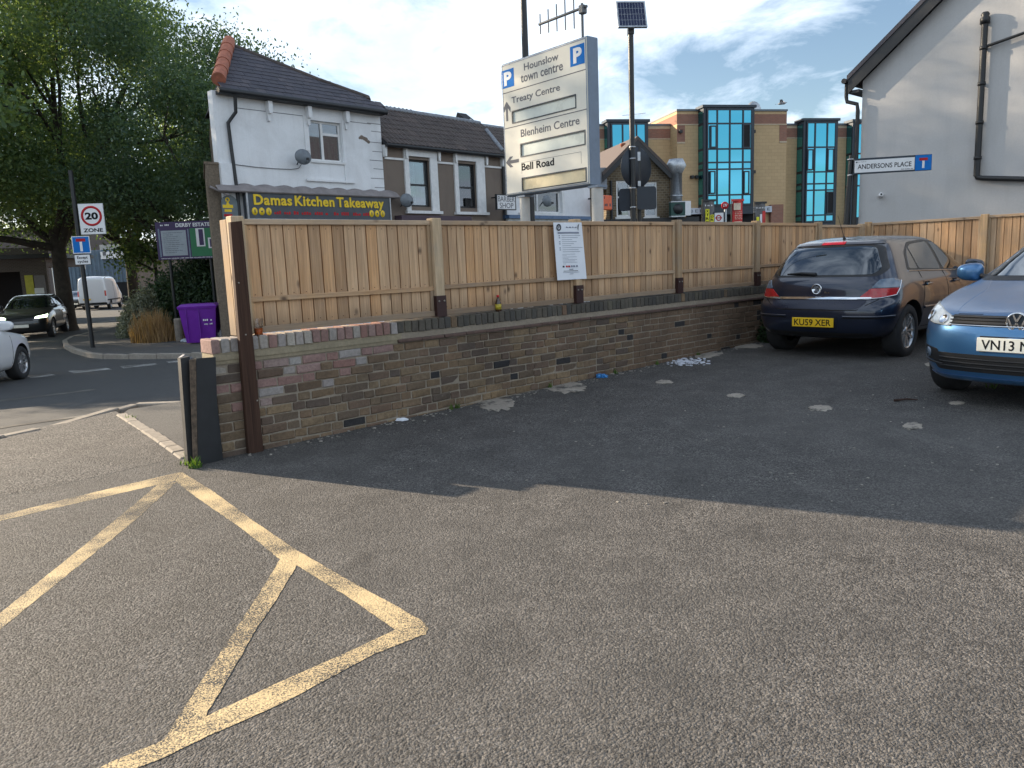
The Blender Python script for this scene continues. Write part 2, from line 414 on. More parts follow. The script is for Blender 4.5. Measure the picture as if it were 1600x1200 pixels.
# ------------------------------------------------------------------ ground
def sheet(name, poly, mat, step, zoff, skirt=0.0, kind='structure'):
    """ground surface over a convex plan polygon, following the fall of the land"""
    xs = [p[0] for p in poly]; ys = [p[1] for p in poly]
    x0, x1, y0, y1 = min(xs), max(xs), min(ys), max(ys)
    nx, ny = max(1, int((x1 - x0) / step)), max(1, int((y1 - y0) / step))
    bm = bmesh.new()
    vs = [[bm.verts.new((x0 + (x1 - x0) * i / nx, y0 + (y1 - y0) * j / ny, 0)) for i in range(nx + 1)] for j in range(ny + 1)]
    for j in range(ny):
        for i in range(nx): bm.faces.new((vs[j][i], vs[j][i + 1], vs[j + 1][i + 1], vs[j + 1][i]))
    area = sum(poly[i][0] * poly[(i + 1) % len(poly)][1] - poly[(i + 1) % len(poly)][0] * poly[i][1] for i in range(len(poly)))
    if area < 0: poly = poly[::-1]
    for i in range(len(poly)):
        a = Vector((*poly[i][:2], 0)); b = Vector((*poly[(i + 1) % len(poly)][:2], 0)); e = b - a
        bmesh.ops.bisect_plane(bm, geom=bm.verts[:] + bm.edges[:] + bm.faces[:], plane_co=a, plane_no=Vector((e.y, -e.x, 0)), clear_outer=True)
    for v in bm.verts: v.co.z = gz(v.co.x, v.co.y) + zoff
    if skirt:
        be = [e for e in bm.edges if e.is_boundary]
        r = bmesh.ops.extrude_edge_only(bm, edges=be)
        for v in r['geom']:
            if isinstance(v, bmesh.types.BMVert): v.co.z -= skirt
    me = bpy.data.meshes.new(name); bm.to_mesh(me); bm.free(); me.materials.append(mat)
    o = bpy.data.objects.new(name, me); link(o); return tag(o, kind=kind)

sheet('ground', [(-900, -300), (900, -300), (900, 1200), (-900, 1200)], simple('distant_ground', (.07, .075, .05), .95, scale=.05), 30, -.30)
sheet('road', [(-80, -30), (60, -30), (60, 130), (-80, 130)], m_road, 1.6, -.055)
KP = [gpix(*p) for p in ((-330, 770), (0, 683), (60, 671), (180, 640), (212, 632.5), (286, 627))]
KP.append(wallpt(16, -3.65))
kerb_in = [(p.x, p.y) for p in (KP[0], KP[1], KP[3], KP[5], KP[6])]
park_poly = kerb_in + [(30, 26), (40, -12), (-12, -12)]
sheet('car_park_ground', park_poly, m_park, .45, 0)
E0 = gpix(190, 648); E1 = gpix(293, 716)
# smoother pavement strip between the setts and the wall, and the coarse apron left of them
sheet('pavement', [(E0.x, E0.y), (KP[4].x, KP[4].y), (KP[5].x, KP[5].y), tuple(wallpt(12, -3.6)[:2]), tuple(wallpt(12, -.1)[:2]), tuple(wallpt(-.2, -.1)[:2]), (E1.x, E1.y)], m_path, .4, .0018)
A2 = gpix(-200, 800); A3 = gpix(-10, 782); A4 = gpix(120, 752); A5 = gpix(245, 728)
sheet('coarse_apron', [(KP[1].x, KP[1].y), (KP[3].x, KP[3].y), (E0.x, E0.y), (E1.x, E1.y), (A5.x, A5.y), (A4.x, A4.y), (A3.x, A3.y), (A2.x, A2.y), (KP[0].x + .6, KP[0].y + .2)], m_apron, .4, .0012)

def stones(name, path, w, h0, h1, mat, length, part):
    """a row of kerb stones along a path: one setting object with its stones as parts"""
    root = thing(name, None, None); tag(root, kind='structure')
    for a, b in zip(path[:-1], path[1:]):
        a = Vector(a); b = Vector(b); L = (b - a).length; n = max(1, round(L / length)); t = (b - a) / L; s = Vector((t.y, -t.x, 0))
        for i in range(n):
            p = a + t * L * (i + .5) / n; l = L / n * .5 - .005; q = random.uniform(-.006, .006)
            mb = MB().cbox(-l, l, -w / 2, w / 2, h0, h1 + q, .012)
            o = mb.build(part, mat, root); o.location = (p.x, p.y, gz(p.x, p.y)); o.rotation_euler = (0, 0, math.atan2(t.y, t.x) + random.uniform(-.012, .012))
    return root
stones('kerb', KP, .13, -.2, .014, m_kerb, .9, 'kerb_stone')
stones('sett_edging', [E0, gpix(222, 668), gpix(258, 691), E1], .11, -.1, .012, m_kerb, .24, 'sett')

def stroke(name, left, right_, mat, z, jit=.0022, seg=.05):
    """painted line between a left and a right edge, both given as pixels on the ground"""
    Lp = [gpix(*p) for p in left]; Rp = [gpix(*p) for p in right_]
    def res(P, n):
        d = [0]
        for a, b in zip(P[:-1], P[1:]): d.append(d[-1] + (b - a).length)
        out = []
        for i in range(n + 1):
            t = d[-1] * i / n; k = max(j for j in range(len(P) - 1) if d[j] <= t + 1e-9); f = (t - d[k]) / (d[k + 1] - d[k]); out.append(P[k].lerp(P[k + 1], f))
        return out
    n = max(4, int(sum((b - a).length for a, b in zip(Lp[:-1], Lp[1:])) / seg))
    A, B = res(Lp, n), res(Rp, n); vs = []; fs = []
    for a, b in zip(A, B):
        a = a + Vector((random.gauss(0, jit), random.gauss(0, jit), 0)); b = b + Vector((random.gauss(0, jit), random.gauss(0, jit), 0))
        for f in (0, .33, .67, 1):
            p = a.lerp(b, f); vs.append((p.x, p.y, gz(p.x, p.y) + z))
    for i in range(n):
        for k in range(3): fs.append((i * 4 + k, i * 4 + k + 1, i * 4 + k + 5, i * 4 + k + 4))
    return MB().add(vs, fs).build(name, mat, None, kind='structure')
def hp(*pts): return [(x / 2.286, 720 + y / 2.286) for x, y in pts]
stroke('yellow_line', hp((-200, 242), (0, 195), (300, 121), (600, 50), (648, 40)), hp((-200, 264), (0, 215), (280, 150), (545, 90), (622, 72)), m_yel, 0.0006, .0014, .03)
stroke('yellow_line', hp((570, 80), (420, 205), (0, 545), (-160, 672)), hp((632, 76), (480, 215), (0, 602), (-160, 735)), m_yel, 0.0009, .0014, .03)
stroke('yellow_line', hp((650, 41), (760, 108), (905, 215), (1100, 346)), hp((626, 72), (700, 130), (860, 240), (1012, 362)), m_yel, 0.0012, .0014, .03)
stroke('yellow_line', hp((1070, 325), (1240, 425), (1400, 510), (1512, 576), (1530, 600)), hp((1040, 362), (1240, 485), (1415, 606), (1450, 632), (1520, 622)), m_yel, 0.0015, .0014, .03)
stroke('yellow_line', hp((1440, 592), (1230, 690), (980, 800), (735, 915), (560, 1010), (390, 1080), (250, 1150)), hp((1512, 622), (1330, 695), (1000, 872), (740, 985), (600, 1055), (480, 1102), (330, 1180)), m_yel, 0.0018, .0014, .03)
stroke('yellow_line', hp((1005, 345), (930, 470), (850, 590), (700, 820), (580, 1005)), hp((1062, 372), (985, 500), (910, 612), (790, 820), (715, 945)), m_yel, 0.0021, .0014, .03)
def q2(*pts): return [(x / 3.636, 430 + y / 3.636) for x, y in pts]
for a, b in ((((385, 530), (600, 512)), ((420, 543), (635, 521))), (((675, 503), (880, 487)), ((700, 515), (900, 494))), (((150, 558), (270, 544)), ((175, 570), (320, 553))), (((940, 476), (1060, 468)), ((960, 486), (1080, 475)))):
    stroke('white_dash', q2(*a), q2(*b), m_wht, -.052, .004, .12)
for a, b in ((((-150, 714), (0, 690), (540, 627)), ((-150, 722), (0, 698), (540, 634))), (((-150, 862), (0, 834), (320, 790), (640, 748)), ((-150, 872), (0, 843), (320, 799), (640, 755))), (((-150, 918), (0, 885), (250, 853), (480, 830)), ((-150, 928), (0, 894), (250, 861), (480, 836))), (((400, 292), (520, 268), (700, 240)), ((410, 298), (530, 273), (700, 244))), (((580, 306), (740, 278)), ((590, 312), (745, 283)))):
    stroke('faded_line', q2(*a), q2(*b), m_faint, -.0515, .004, .2)

# far pavement on the corner across the street, with its kerb stones
far_px = [(420, 558), (302, 558), (248, 559.5), (165, 559.5), (143, 557.5), (118, 550.5), (104, 543), (102, 536), (113, 529.5), (150, 521), (215, 507), (250, 498)]
FP = []
for p in far_px:
    g0 = gpix(*p); g1 = on_z(p[0], p[1], gz(g0.x, g0.y) - .05); FP.append(Vector((g1.x, g1.y, 0)))
def plan_sheet(name, pts, mat, zoff, depth):
    tri = tessellate_polygon([[Vector((p.x, p.y, 0)) for p in pts]]); bm = bmesh.new()
    bv = [bm.verts.new((p.x, p.y, 0)) for p in pts]
    for t in tri: bm.faces.new([bv[i] for i in t])
    for _ in range(2): bmesh.ops.subdivide_edges(bm, edges=[e for e in bm.edges if e.calc_length() > 3], cuts=2, use_grid_fill=True)
    bmesh.ops.triangulate(bm, faces=bm.faces[:])
    for v in bm.verts: v.co.z = gz(v.co.x, v.co.y) + zoff
    be = [e for e in bm.edges if e.is_boundary]
    for v in bmesh.ops.extrude_edge_only(bm, edges=be)['geom']:
        if isinstance(v, bmesh.types.BMVert): v.co.z -= depth
    bmesh.ops.recalc_face_normals(bm, faces=bm.faces[:])
    me = bpy.data.meshes.new(name); bm.to_mesh(me); bm.free(); me.materials.append(mat)
    o = bpy.data.objects.new(name, me); link(o); return tag(o, kind='structure')
plan_sheet('pavement', FP + [Vector((-9, 60, 0)), Vector((30, 60, 0)), Vector((30, 40, 0)), wallpt(30, -12.9), wallpt(10, -12.9)], m_path, .055, .25)
stones('kerb', FP[:-1], .14, -.2, .062, m_kerb, .9, 'kerb_stone')

# broken-out concrete patches where posts once stood
def blob(name, px, py, w, h, mat, z0=.009, n=30, irr=.20, label=None, cat=None, group=None, kind=None, thick=.007):
    c = gpix(px, py); e = gpix(px + w / 2, py); f = gpix(px, py - h / 2)
    ax, ay = (e - c), (f - c); vs = []
    for ring, hh in ((1, -.004), (.93, 1), (.5, 1.15)):
        for k in range(n):
            a = 2 * math.pi * k / n; rr = ring * (1 + random.uniform(-irr, irr))
            p = c + ax * math.cos(a) * rr + ay * math.sin(a) * rr; vs.append((p.x, p.y, gz(p.x, p.y) + thick * hh))
    vs.append((c.x, c.y, c.z + thick * .8)); fs = []
    for r_ in range(2):
        for k in range(n): fs.append((r_ * n + k, r_ * n + (k + 1) % n, (r_ + 1) * n + (k + 1) % n, (r_ + 1) * n + k))
    for k in range(n): fs.append((2 * n + k, 2 * n + (k + 1) % n, 3 * n))
    return MB().add(vs, fs, True).build(name, mat, None, label=label, cat=cat, group=group, kind=kind)
for px, py, w, h, lab in ((775, 631, 60, 19, 'large pale concrete patch by the wall, nearest the camera'), (886, 605, 62, 17, 'large pale concrete patch by the wall beside the blue wrapper'), (1103, 553, 48, 12, 'pale concrete patch by the wall behind the white crumbs'),
        (1168, 541, 46, 7, 'thin pale concrete patch close to the dark hatchback\'s rear wheel'), (1038, 597, 26, 6, 'small ring of concrete in the asphalt, nearest the wall of its row'), (1150, 618, 27, 6, 'small flat concrete patch, second from the wall in its row'),
        (1281, 638, 36, 9, 'square pale concrete patch with broken middle in open asphalt'), (1426, 666, 31, 11, 'pale concrete patch with dark hole, farthest out from the wall'), (1495, 630, 24, 5, 'faint round concrete patch in front of the blue car'),
        (952, 581, 26, 8, 'small crumbled lump of concrete at the wall foot'), (1458, 570, 26, 7, 'pale concrete corner under the blue car\'s bumper')):
    blob('concrete_patch', px, py, w, h, m_patch, label=lab, cat='concrete patch', group='broken-out concrete patches in the asphalt')

# ------------------------------------------------------------------ brick boundary wall
WF = Frame(WA, WAZ)
wall = fthing('boundary_wall', 'long low brick wall with sooty coping running from the black steel posts to the cars', 'wall', WF)
W0, W1 = -.27, 11.35
MB().box(W0 + .006, W1, .008, .215, -.3, .716).build('mortar_core', m_mortar, wall)
MB().box(W0 + .004, 1.398, -.004, .21, .7162, .7462).build('mortar_bed', m_mortar_l, wall)
MB().box(W0 + .01, 1.45, .004, .22, .745, .80).box(W0 + .002, 1.40, -.014, .004, .7465, .786).build('mortar_bed', m_mortar_l, wall)
MB().box(1.45, W1, .006, .22, .745, .80).build('mortar_bed', m_mortar, wall)
MB().box(W0 + .006, W1, .01, .215, .80, .893).build('mortar_core', m_mortar, wall)
bmesh_cache = {}
def brick_mesh(l, d, h, mat, var):
    k = (l, d, h, mat.name, var)
    if k not in bmesh_cache:
        st = random.getstate(); random.seed(hash((l, d, h, var)) & 0xffff)
        mb = MB().cbox(0, l, 0, d, 0, h, .006)
        mb.v = [(x + random.uniform(-.0035, .0035), y + random.uniform(-.004, .003), z + random.uniform(-.003, .003)) for x, y, z in mb.v]
        random.setstate(st); bmesh_cache[k] = mb.mesh('brick', mat)
    return bmesh_cache[k]
far_b = {}
count = 0
todo = []
for c in range(11):
    z0 = .716 - (c + 1) * .0745
    x = W0; k = c
    while x < W1:
        hdr = (k % 2 == 0); l = (.102 if hdr else .213); k += 1
        if random.random() < .06: l = .16
        if x + l > W1: break
        near = x + l * .5
        lim = 1.42 - .20 * c + random.uniform(-.08, .08)
        if c <= 4 and near < lim: mat = random.choice([m_pink, m_pink, m_pale, m_stock, m_pink, m_stock] if c < 4 else [m_pink, m_stock, m_stock])
        else: mat = m_bblack if random.random() < .035 else m_stock
        todo.append((x, z0, l, mat)); x += l + .011
todo.sort(key=lambda t: t[0])
for x, z0, l, mat in todo:
    p = WF.w(x, 0, 0)
    if z0 + .064 < gz(p.x, p.y) - .02: continue
    y = random.uniform(-.005, .005); z0 += random.uniform(-.003, .003); x += random.uniform(-.004, .004)
    if count < 300:
        inst('brick', brick_mesh(l, .1 if x > W0 + .01 else .212, .064, mat, random.randrange(3)), wall, (x, y, z0), (random.uniform(-.03, .03), random.uniform(-.014, .014), random.uniform(-.015, .015))); count += 1
    else:
        far_b.setdefault(mat.name, (mat, MB()))[1].cbox(x, x + l, y, .1, z0 + random.uniform(-.002, .002), z0 + .064, .005)
for mat, mb in far_b.values(): mb.build('brick_courses', mat, wall, kind='stuff')
x = W0 + .002; k = 0
while x < W1 - .07:
    near = x
    mat = random.choice([m_pink, m_pale, m_pale, m_pink]) if near < 1.38 else (m_cope if random.random() > .05 else m_pale if 3.9 < x < 4.4 else m_stock)
    inst('coping_brick', brick_mesh(.064, .222, .104, mat, 3 + random.randrange(3)), wall, (x, -.006 + random.uniform(-.004, .004), .80 + random.uniform(-.003, .003)), (0, random.uniform(-.02, .02), random.uniform(-.015, .015))); x += .064 + .0125
x = 1.40
tm = MB().cbox(0, .255, -.032, .22, .717, .744, .005).mesh('tile', m_tilec)
while x < W1 - .26:
    inst('creasing_tile', tm, wall, (x, random.uniform(-.003, .003), random.uniform(-.001, .003)), (0, random.uniform(-.006, .006), random.uniform(-.004, .004))); x += .259

# ------------------------------------------------------------------ timber fences
def fence(root, posts, tops, base, first_post=True, sockets=True, y=0.0, prng=random):
    """close-board panels between posts; every board, rail, cap and post is a part"""
    variants = {}
    for i, (xa, xb) in enumerate(zip(posts[:-1], posts[1:])):
        a, b = xa + .052, xb - .052; zt, zb = tops[i], base + .012
        nails = MB(); zm_ = zb + (zt - zb) * .30 + .035; nb = max(1, round((b - a - .03) / .108)); w = (b - a - .03) / nb
        for k in range(nb):
            key = (round(w, 3), round(zt - zb, 3), k % 3)
            if key not in variants:
                ov = .016
                sec = [(0, .002), (w - .012, .0), (w - .012, .019), (w + .004, .019), (w + .004, .026), (0, .026)]
                mb = MB(); L = zt - zb - .047
                vs = [(px_, py_ + prng.uniform(-.001, .001), z) for z in (0, L) for px_, py_ in sec]
                mb.add(vs, [(5, 4, 3, 2), (5, 2, 1, 0), (8, 9, 10, 11), (6, 7, 8, 11)] + [(q, (q + 1) % 6, (q + 1) % 6 + 6, q + 6) for q in range(6)]); variants[key] = mb.mesh('board', m_board)
            nx_ = a + .015 + k * w + w * .42
            for nz_ in (zm_, zb + .075, zt - .075): nails.box(nx_ - .003, nx_ + .003, y + .0755, y + .079, nz_ - .003, nz_ + .003)
            inst('board', variants[key], root, (a + .015 + k * w, y + .078 + prng.uniform(-.002, .003), zb + .004), (0, prng.uniform(-.004, .004), prng.uniform(-.022, .016)))
        nails.build('nail_heads', m_dpost, root, kind='stuff'); sag = prng.uniform(-.006, .006)
        box('cap_rail', m_rail, root, a, b, y + .052, y + .118, zt - .042, zt, c=.004)
        zm = zb + (zt - zb) * .30
        o = box('middle_rail', m_rail, root, 0, b - a - .004, y + .052, y + .076, zm - .02, zm + .02, c=.003); o.location.x = a + .002; o.rotation_euler.y = prng.uniform(-.006, .006)
        box('bottom_rail', m_rail, root, a, b, y + .050, y + .080, zb, zb + .05, c=.003)
        box('side_batten', m_post, root, b - .035, b - .001, y + .056, y + .079, zb + .051, zt - .043, c=.003)
        box('side_batten', m_post, root, a + .001, a + .033, y + .056, y + .079, zb + .051, zt - .043, c=.003)
    for i, x in enumerate(posts):
        if i == 0 and not first_post: continue
        zt = max(tops[max(0, i - 1)], tops[min(i, len(tops) - 1)]) + .02
        o = box('post', m_post, root, x - .05, x + .05, y + .015, y + .115, base + (.004 if not sockets else .01), zt, c=.006)
        if sockets and i:
            mb = MB()
            mb.box(x - .057, x + .057, y + .009, y + .0145, base + .004, base + .20); mb.box(x - .057, x - .0505, y + .0145, y + .12, base + .004, base + .20); mb.box(x + .0505, x + .057, y + .0145, y + .12, base + .004, base + .20)
            s = mb.build('post_socket', m_sleeve, root)
            for sx in (-.03, .03): MB().lathe([(.009, 0), (.009, .006), (.004, .009)], 8, Tr(x + sx, y + .0085, base + .15, 0, rad(90))).build('bolt', m_kerb, s)
wf = fthing('timber_fence', 'close-board timber fence in shade standing on the brick wall', 'fence', WF)
XL = WF.pix(361.5, 345, -.015)[0]
print('pale post', XL)
box('end_batten', m_post, wf, XL, XL + .09, .117, .235, .908, 1.80, c=.004)
posts = [XL + .05, 1.93, 3.86, 5.77, 7.70, 9.62, 11.25]
fence(wf, posts, [1.80, 1.80, 1.805, 1.81, 1.805, 1.78], .908, first_post=True)
BC = WF.w(11.32, .06, 0)
BF = Frame(BC, 137.3)
bf = fthing('timber_fence', 'sunlit close-board timber fence behind the two parked cars', 'fence', BF)
bposts = [.06, BF.pix(1535, 380)[0], BF.pix(1535, 380)[0] + 1.93, BF.pix(1535, 380)[0] + 3.86]
t1 = (BF.pix(1360, 349, .05)[1] + BF.pix(1525, 337, .05)[1]) / 2; t2 = BF.pix(1575, 334, .05)[1]
fence(bf, bposts, [t1, t2, t2 + .04], .15, sockets=False)
print('back fence', bposts, t1, t2)

# dark timber and black steel posts at the end of the wall
def pixpoly(fr, pts, out=0): return [fr.pix(x, y, out) for x, y in pts]
g = WF.w(.0, -.05, 0)
dp = fthing('timber_post', 'tall dark brown timber post in front of the wall end', 'post', WF)
poly = pixpoly(WF, [(360, 347), (378, 345), (412, 706), (389, 709)], .055)
MB().prism(poly, -.055, -.012).build('post_board', m_dpost, dp)
for px, py in ((373, 442), (384, 523), (402, 626)):
    x, z = WF.pix(px, py, .056); MB().lathe([(.007, 0), (.007, .004), (.003, .006)], 8, Tr(x, -.055, z, 0, rad(90))).build('screw', m_kerb, dp)
sp_ = fthing('steel_post', 'wide black steel channel post with rusty edge at the wall end', 'post', WF)
MB().prism(pixpoly(WF, [(306.5, 560), (337, 558), (342, 720), (309.5, 728)], .07), -.07, -.058).build('web_plate', m_blacksteel, sp_)
MB().prism(pixpoly(WF, [(297, 562.5), (306, 560.5), (309, 728), (303, 728.5)], .075), -.075, -.056).build('flange', m_rust, sp_)
MB().box(-.345, -.288, -.057, .10, -.1, .74).build('sun_slit_filler', m_blacksteel, sp_)  # mostly hidden filler, added to block sunlight between the plate and the wall end
sp2 = fthing('steel_post', 'narrow leaning black steel post left of the wide one', 'post', WF)
MB().prism(pixpoly(WF, [(282, 560), (296.5, 557), (302.5, 724), (294, 726)], .03), -.03, .03).build('web_plate', m_blacksteel, sp2)
lp = pixpoly(WF, [(281, 559), (288, 554), (295, 556), (301, 558), (292, 563)], -.06)
MB().prism(lp, .05, .09).build('crumpled_cap', simple('scuffed_grey_metal', (.2, .2, .22), .6, .2, var=.4), sp2)
# ------------------------------------------------------------------ building helpers and materials
def render_mat(name, col, dirt, dcol=(.25, .24, .22), rough=.9, bump=.25, scale=30, streak=.5):
    M = Mat(name); p = M.obj()
    a = M.noise(p, 1.1, 6, .65, .5); s = M.noise(M.map(p, (5, 5, .5)), 1.0, 5, .65); f = M.noise(p, scale, 5, .7)
    c = M.mix(M.ramp(a, (.42, 0), (.75, dirt)), col, dcol)
    c = M.mix(M.ramp(s, (.52, 0), (.78, dirt * streak)), c, [x * .6 for x in dcol])
    c = M.mix(M.ramp(f, (.3, .25), (.6, 0)), c, [x * .7 for x in col])
    M.set(col=c, rough=rough, spec=.25); M.bump(f, bump, .008); return M.m
m_white = render_mat('painted_white_render', (.80, .81, .82), .28)
m_dash = render_mat('brown_pebbledash', (.205, .165, .135), .4, (.12, .10, .09), bump=.8, scale=55)
m_gable = render_mat('pale_grey_render', (.52, .51, .50), .3, (.38, .36, .33), bump=.15)
m_trim = simple('white_painted_trim', (.70, .70, .69), .6, var=.1, scale=9)
m_black = simple('black_plastic', (.014, .015, .017), .45, var=.25)
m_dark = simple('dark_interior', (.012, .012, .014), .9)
m_navy = simple('dark_blue_grey_frame', (.022, .032, .045), .4, .2, var=.2)
m_lead = simple('lead_flashing', (.22, .235, .26), .6, .3, var=.3, scale=12)
m_galv = simple('galvanised_metal', (.42, .44, .46), .35, .7, var=.25, scale=14)
m_yel_l = simple('yellow_sign_vinyl', (.82, .56, .02), .45, var=.06)
m_red_l = simple('red_sign_vinyl', (.45, .03, .035), .8, spec=.15, var=.1)
m_grey_sign = simple('dark_grey_sign_panel', (.062, .075, .090), .4, var=.2, scale=3)
m_ltblue = simple('white_vinyl', (.76, .76, .76), .75, spec=.2, var=.05)
m_blackl = simple('black_vinyl', (.015, .015, .016), .85, spec=.1, var=.1)
m_greyl = simple('grey_print', (.16, .16, .17), .85, spec=.1, var=.1)
m_terra = simple('terracotta_ridge_tile', (.36, .125, .075), .85, var=.3, scale=10, bump=.2)
m_dish = simple('grey_dish_metal', (.16, .18, .20), .55, .2, var=.25, scale=10)
m_curtain = simple('net_curtain', (.42, .36, .36), .9, var=.25, scale=7)
m_curtain_r = simple('red_brown_curtain', (.16, .055, .05), .9, var=.3, scale=7)
def tile_mat(name, cols, lichen=.2):
    M = Mat(name); r = M.rand(); p = M.geo()
    c = M.ramp(r, *[(i / (len(cols) - 1), x) for i, x in enumerate(cols)])
    c = M.mix(M.ramp(M.noise(p, 3.5, 6, .7), (.5, 0), (.75, lichen)), c, (.14, .13, .10))
    c = M.mix(M.ramp(M.noise(p, 26, 5, .7), (.3, .4), (.6, 0)), c, [x * .5 for x in cols[0]])
    M.set(col=c, rough=.75, spec=.35); return M.m
m_slate = tile_mat('weathered_slate', [(.062, .060, .074), (.085, .080, .096), (.070, .068, .084), (.105, .095, .108)], .3)
m_ctile = tile_mat('brown_concrete_tile', [(.070, .056, .052), (.095, .075, .068), (.082, .066, .062), (.115, .088, .078)], .35)
def glass_mat(name, tint, fac=.35, rough=.02, through=True, see=(.62, .68, .70)):
    m_ = bpy.data.materials.new(name); m_.use_nodes = True; t = m_.node_tree; t.nodes.clear()
    o = t.nodes.new('ShaderNodeOutputMaterial'); g = t.nodes.new('ShaderNodeBsdfGlossy'); g.inputs['Roughness'].default_value = rough; g.inputs['Color'].default_value = (*tint, 1)
    lw = t.nodes.new('ShaderNodeFresnel'); lw.inputs['IOR'].default_value = 1.5
    a = t.nodes.new('ShaderNodeMath'); a.operation = 'ADD'; t.links.new(lw.outputs[0], a.inputs[0]); a.inputs[1].default_value = fac; a.use_clamp = True
    mx_ = t.nodes.new('ShaderNodeMixShader'); t.links.new(a.outputs[0], mx_.inputs[0])
    if through:
        b = t.nodes.new('ShaderNodeBsdfTransparent'); b.inputs['Color'].default_value = (*see, 1)
    else:
        b = t.nodes.new('ShaderNodeBsdfDiffuse'); b.inputs['Color'].default_value = (.008, .012, .014, 1)
    t.links.new(b.outputs[0], mx_.inputs[1]); t.links.new(g.outputs[0], mx_.inputs[2]); t.links.new(mx_.outputs[0], o.inputs[0])
    return m_
m_glass = glass_mat('window_glass', (.95, .97, 1), .10)
m_teal = glass_mat('teal_mirror_glass', (.12, .47, .60), .80, .04, False)

def wall_holes(name, x0, x1, z0, z1, holes, mat, parent, y0=0.0, depth=.24):
    """a wall slab with real openings; holes are (x0, x1, z0, z1)"""
    X = sorted({x0, x1, *[h[0] for h in holes], *[h[1] for h in holes]}); Z = sorted({z0, z1, *[h[2] for h in holes], *[h[3] for h in holes]})
    ins = lambda x, z: any(h[0] < x < h[1] and h[2] < z < h[3] for h in holes)
    mb = MB(); full = {}
    for i in range(len(X) - 1):
        for j in range(len(Z) - 1): full[i, j] = not ins((X[i] + X[i + 1]) / 2, (Z[j] + Z[j + 1]) / 2)
    for (i, j), f in full.items():
        if not f: continue
        a, b, c, d = X[i], X[i + 1], Z[j], Z[j + 1]; y1 = y0 + depth
        mb.add([(a, y0, c), (b, y0, c), (b, y0, d), (a, y0, d)], [(0, 1, 2, 3)]); mb.add([(a, y1, c), (b, y1, c), (b, y1, d), (a, y1, d)], [(3, 2, 1, 0)])
        for di, dj, e in ((-1, 0, ((a, d), (a, c))), (1, 0, ((b, c), (b, d))), (0, -1, ((a, c), (b, c))), (0, 1, ((b, d), (a, d)))):
            if not full.get((i + di, j + dj), False):
                (p, q), (r, s) = e; mb.add([(p, y0, q), (p, y1, q), (r, y1, s), (r, y0, s)], [(0, 1, 2, 3)])
    return mb.build(name, mat, parent)
def rect(fr, x0, y0, x1, y1, out=0):
    xm, ym = (x0 + x1) / 2, (y0 + y1) / 2
    return fr.pix(x0, ym, out)[0], fr.pix(x1, ym, out)[0], fr.pix(xm, y1, out)[1], fr.pix(xm, y0, out)[1]
def window(parent, r, fmat, y=.10, bars_x=(), bars_z=(), fw=.05, gmat=None, curtain=None, bar=.035, interior=True):
    """frame with bars, panes of glass and a lined dark recess behind; bars at fractions"""
    x0, x1, z0, z1 = r
    f = MB().box(x0, x0 + fw, y, y + .06, z0, z1).box(x1 - fw, x1, y, y + .06, z0, z1).box(x0 + fw, x1 - fw, y, y + .06, z0, z0 + fw).box(x0 + fw, x1 - fw, y, y + .06, z1 - fw, z1).build('window', fmat, parent)
    xs = [x0 + fw] + [x0 + (x1 - x0) * b for b in bars_x] + [x1 - fw]
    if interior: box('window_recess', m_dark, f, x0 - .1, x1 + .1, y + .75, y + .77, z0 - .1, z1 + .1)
    for i in range(len(xs) - 1):
        if i: box('glazing_bar', fmat, f, xs[i] - bar, xs[i] + bar, y - .006, y + .05, z0 + fw, z1 - fw)
        bz = bars_z[i] if bars_z and hasattr(bars_z[0], '__len__') else bars_z
        zs = [z0 + fw] + [z0 + (z1 - z0) * b for b in bz] + [z1 - fw]
        a = xs[i] + (bar if i else 0); b = xs[i + 1] - (bar if i < len(xs) - 2 else 0)
        for j in range(len(zs) - 1):
            if j: box('glazing_bar', fmat, f, a, b, y - .004, y + .05, zs[j] - bar, zs[j] + bar)
            c = zs[j] + (bar if j else 0); d = zs[j + 1] - (bar if j < len(zs) - 2 else 0)
            t = random.uniform(-.004, .004); mb = MB(); mb.box(a, b, y + .02, y + .028, c, d, None); mb.v = [(x, yy + t * (x - a) / (b - a) * 2, z) for x, yy, z in mb.v]
            mb.build('pane', gmat or m_glass, f)
    if curtain:
        for cm, fx0, fx1, fz0, fz1 in curtain:
            n = 14; a, b = x0 + fw + (x1 - x0 - 2 * fw) * fx0, x0 + fw + (x1 - x0 - 2 * fw) * fx1; vs = []; zz = (z0 + (z1 - z0) * fz0, z0 + (z1 - z0) * fz1)
            for k in range(n + 1):
                for z in zz: vs.append((a + (b - a) * k / n, y + .16 + .02 * math.sin(k * 1.9), z))
            MB().add(vs, [(2 * k, 2 * k + 2, 2 * k + 3, 2 * k + 1) for k in range(n)], True).build('curtain', cm, f)
    return f
def scribble(parent, x0, x1, z0, z1, y, mat, word=.12, name='small_print', seed=1):
    """print too small to read: a broken row of thin raised marks"""
    rr = random.Random(seed); mb = MB(); x = x0; h = z1 - z0
    while x < x1 - word * .2:
        w = min(word * rr.uniform(.5, 1.3), x1 - x); n = max(1, int(w / (h * .7)))
        for k in range(n):
            a = x + w * k / n; b = a + w / n * .72; q = rr.uniform(.55, 1); mb.box(a, b, y - .003, y, z0, z0 + h * q)
        x += w + h * .8
    return mb.build(name, mat, parent)
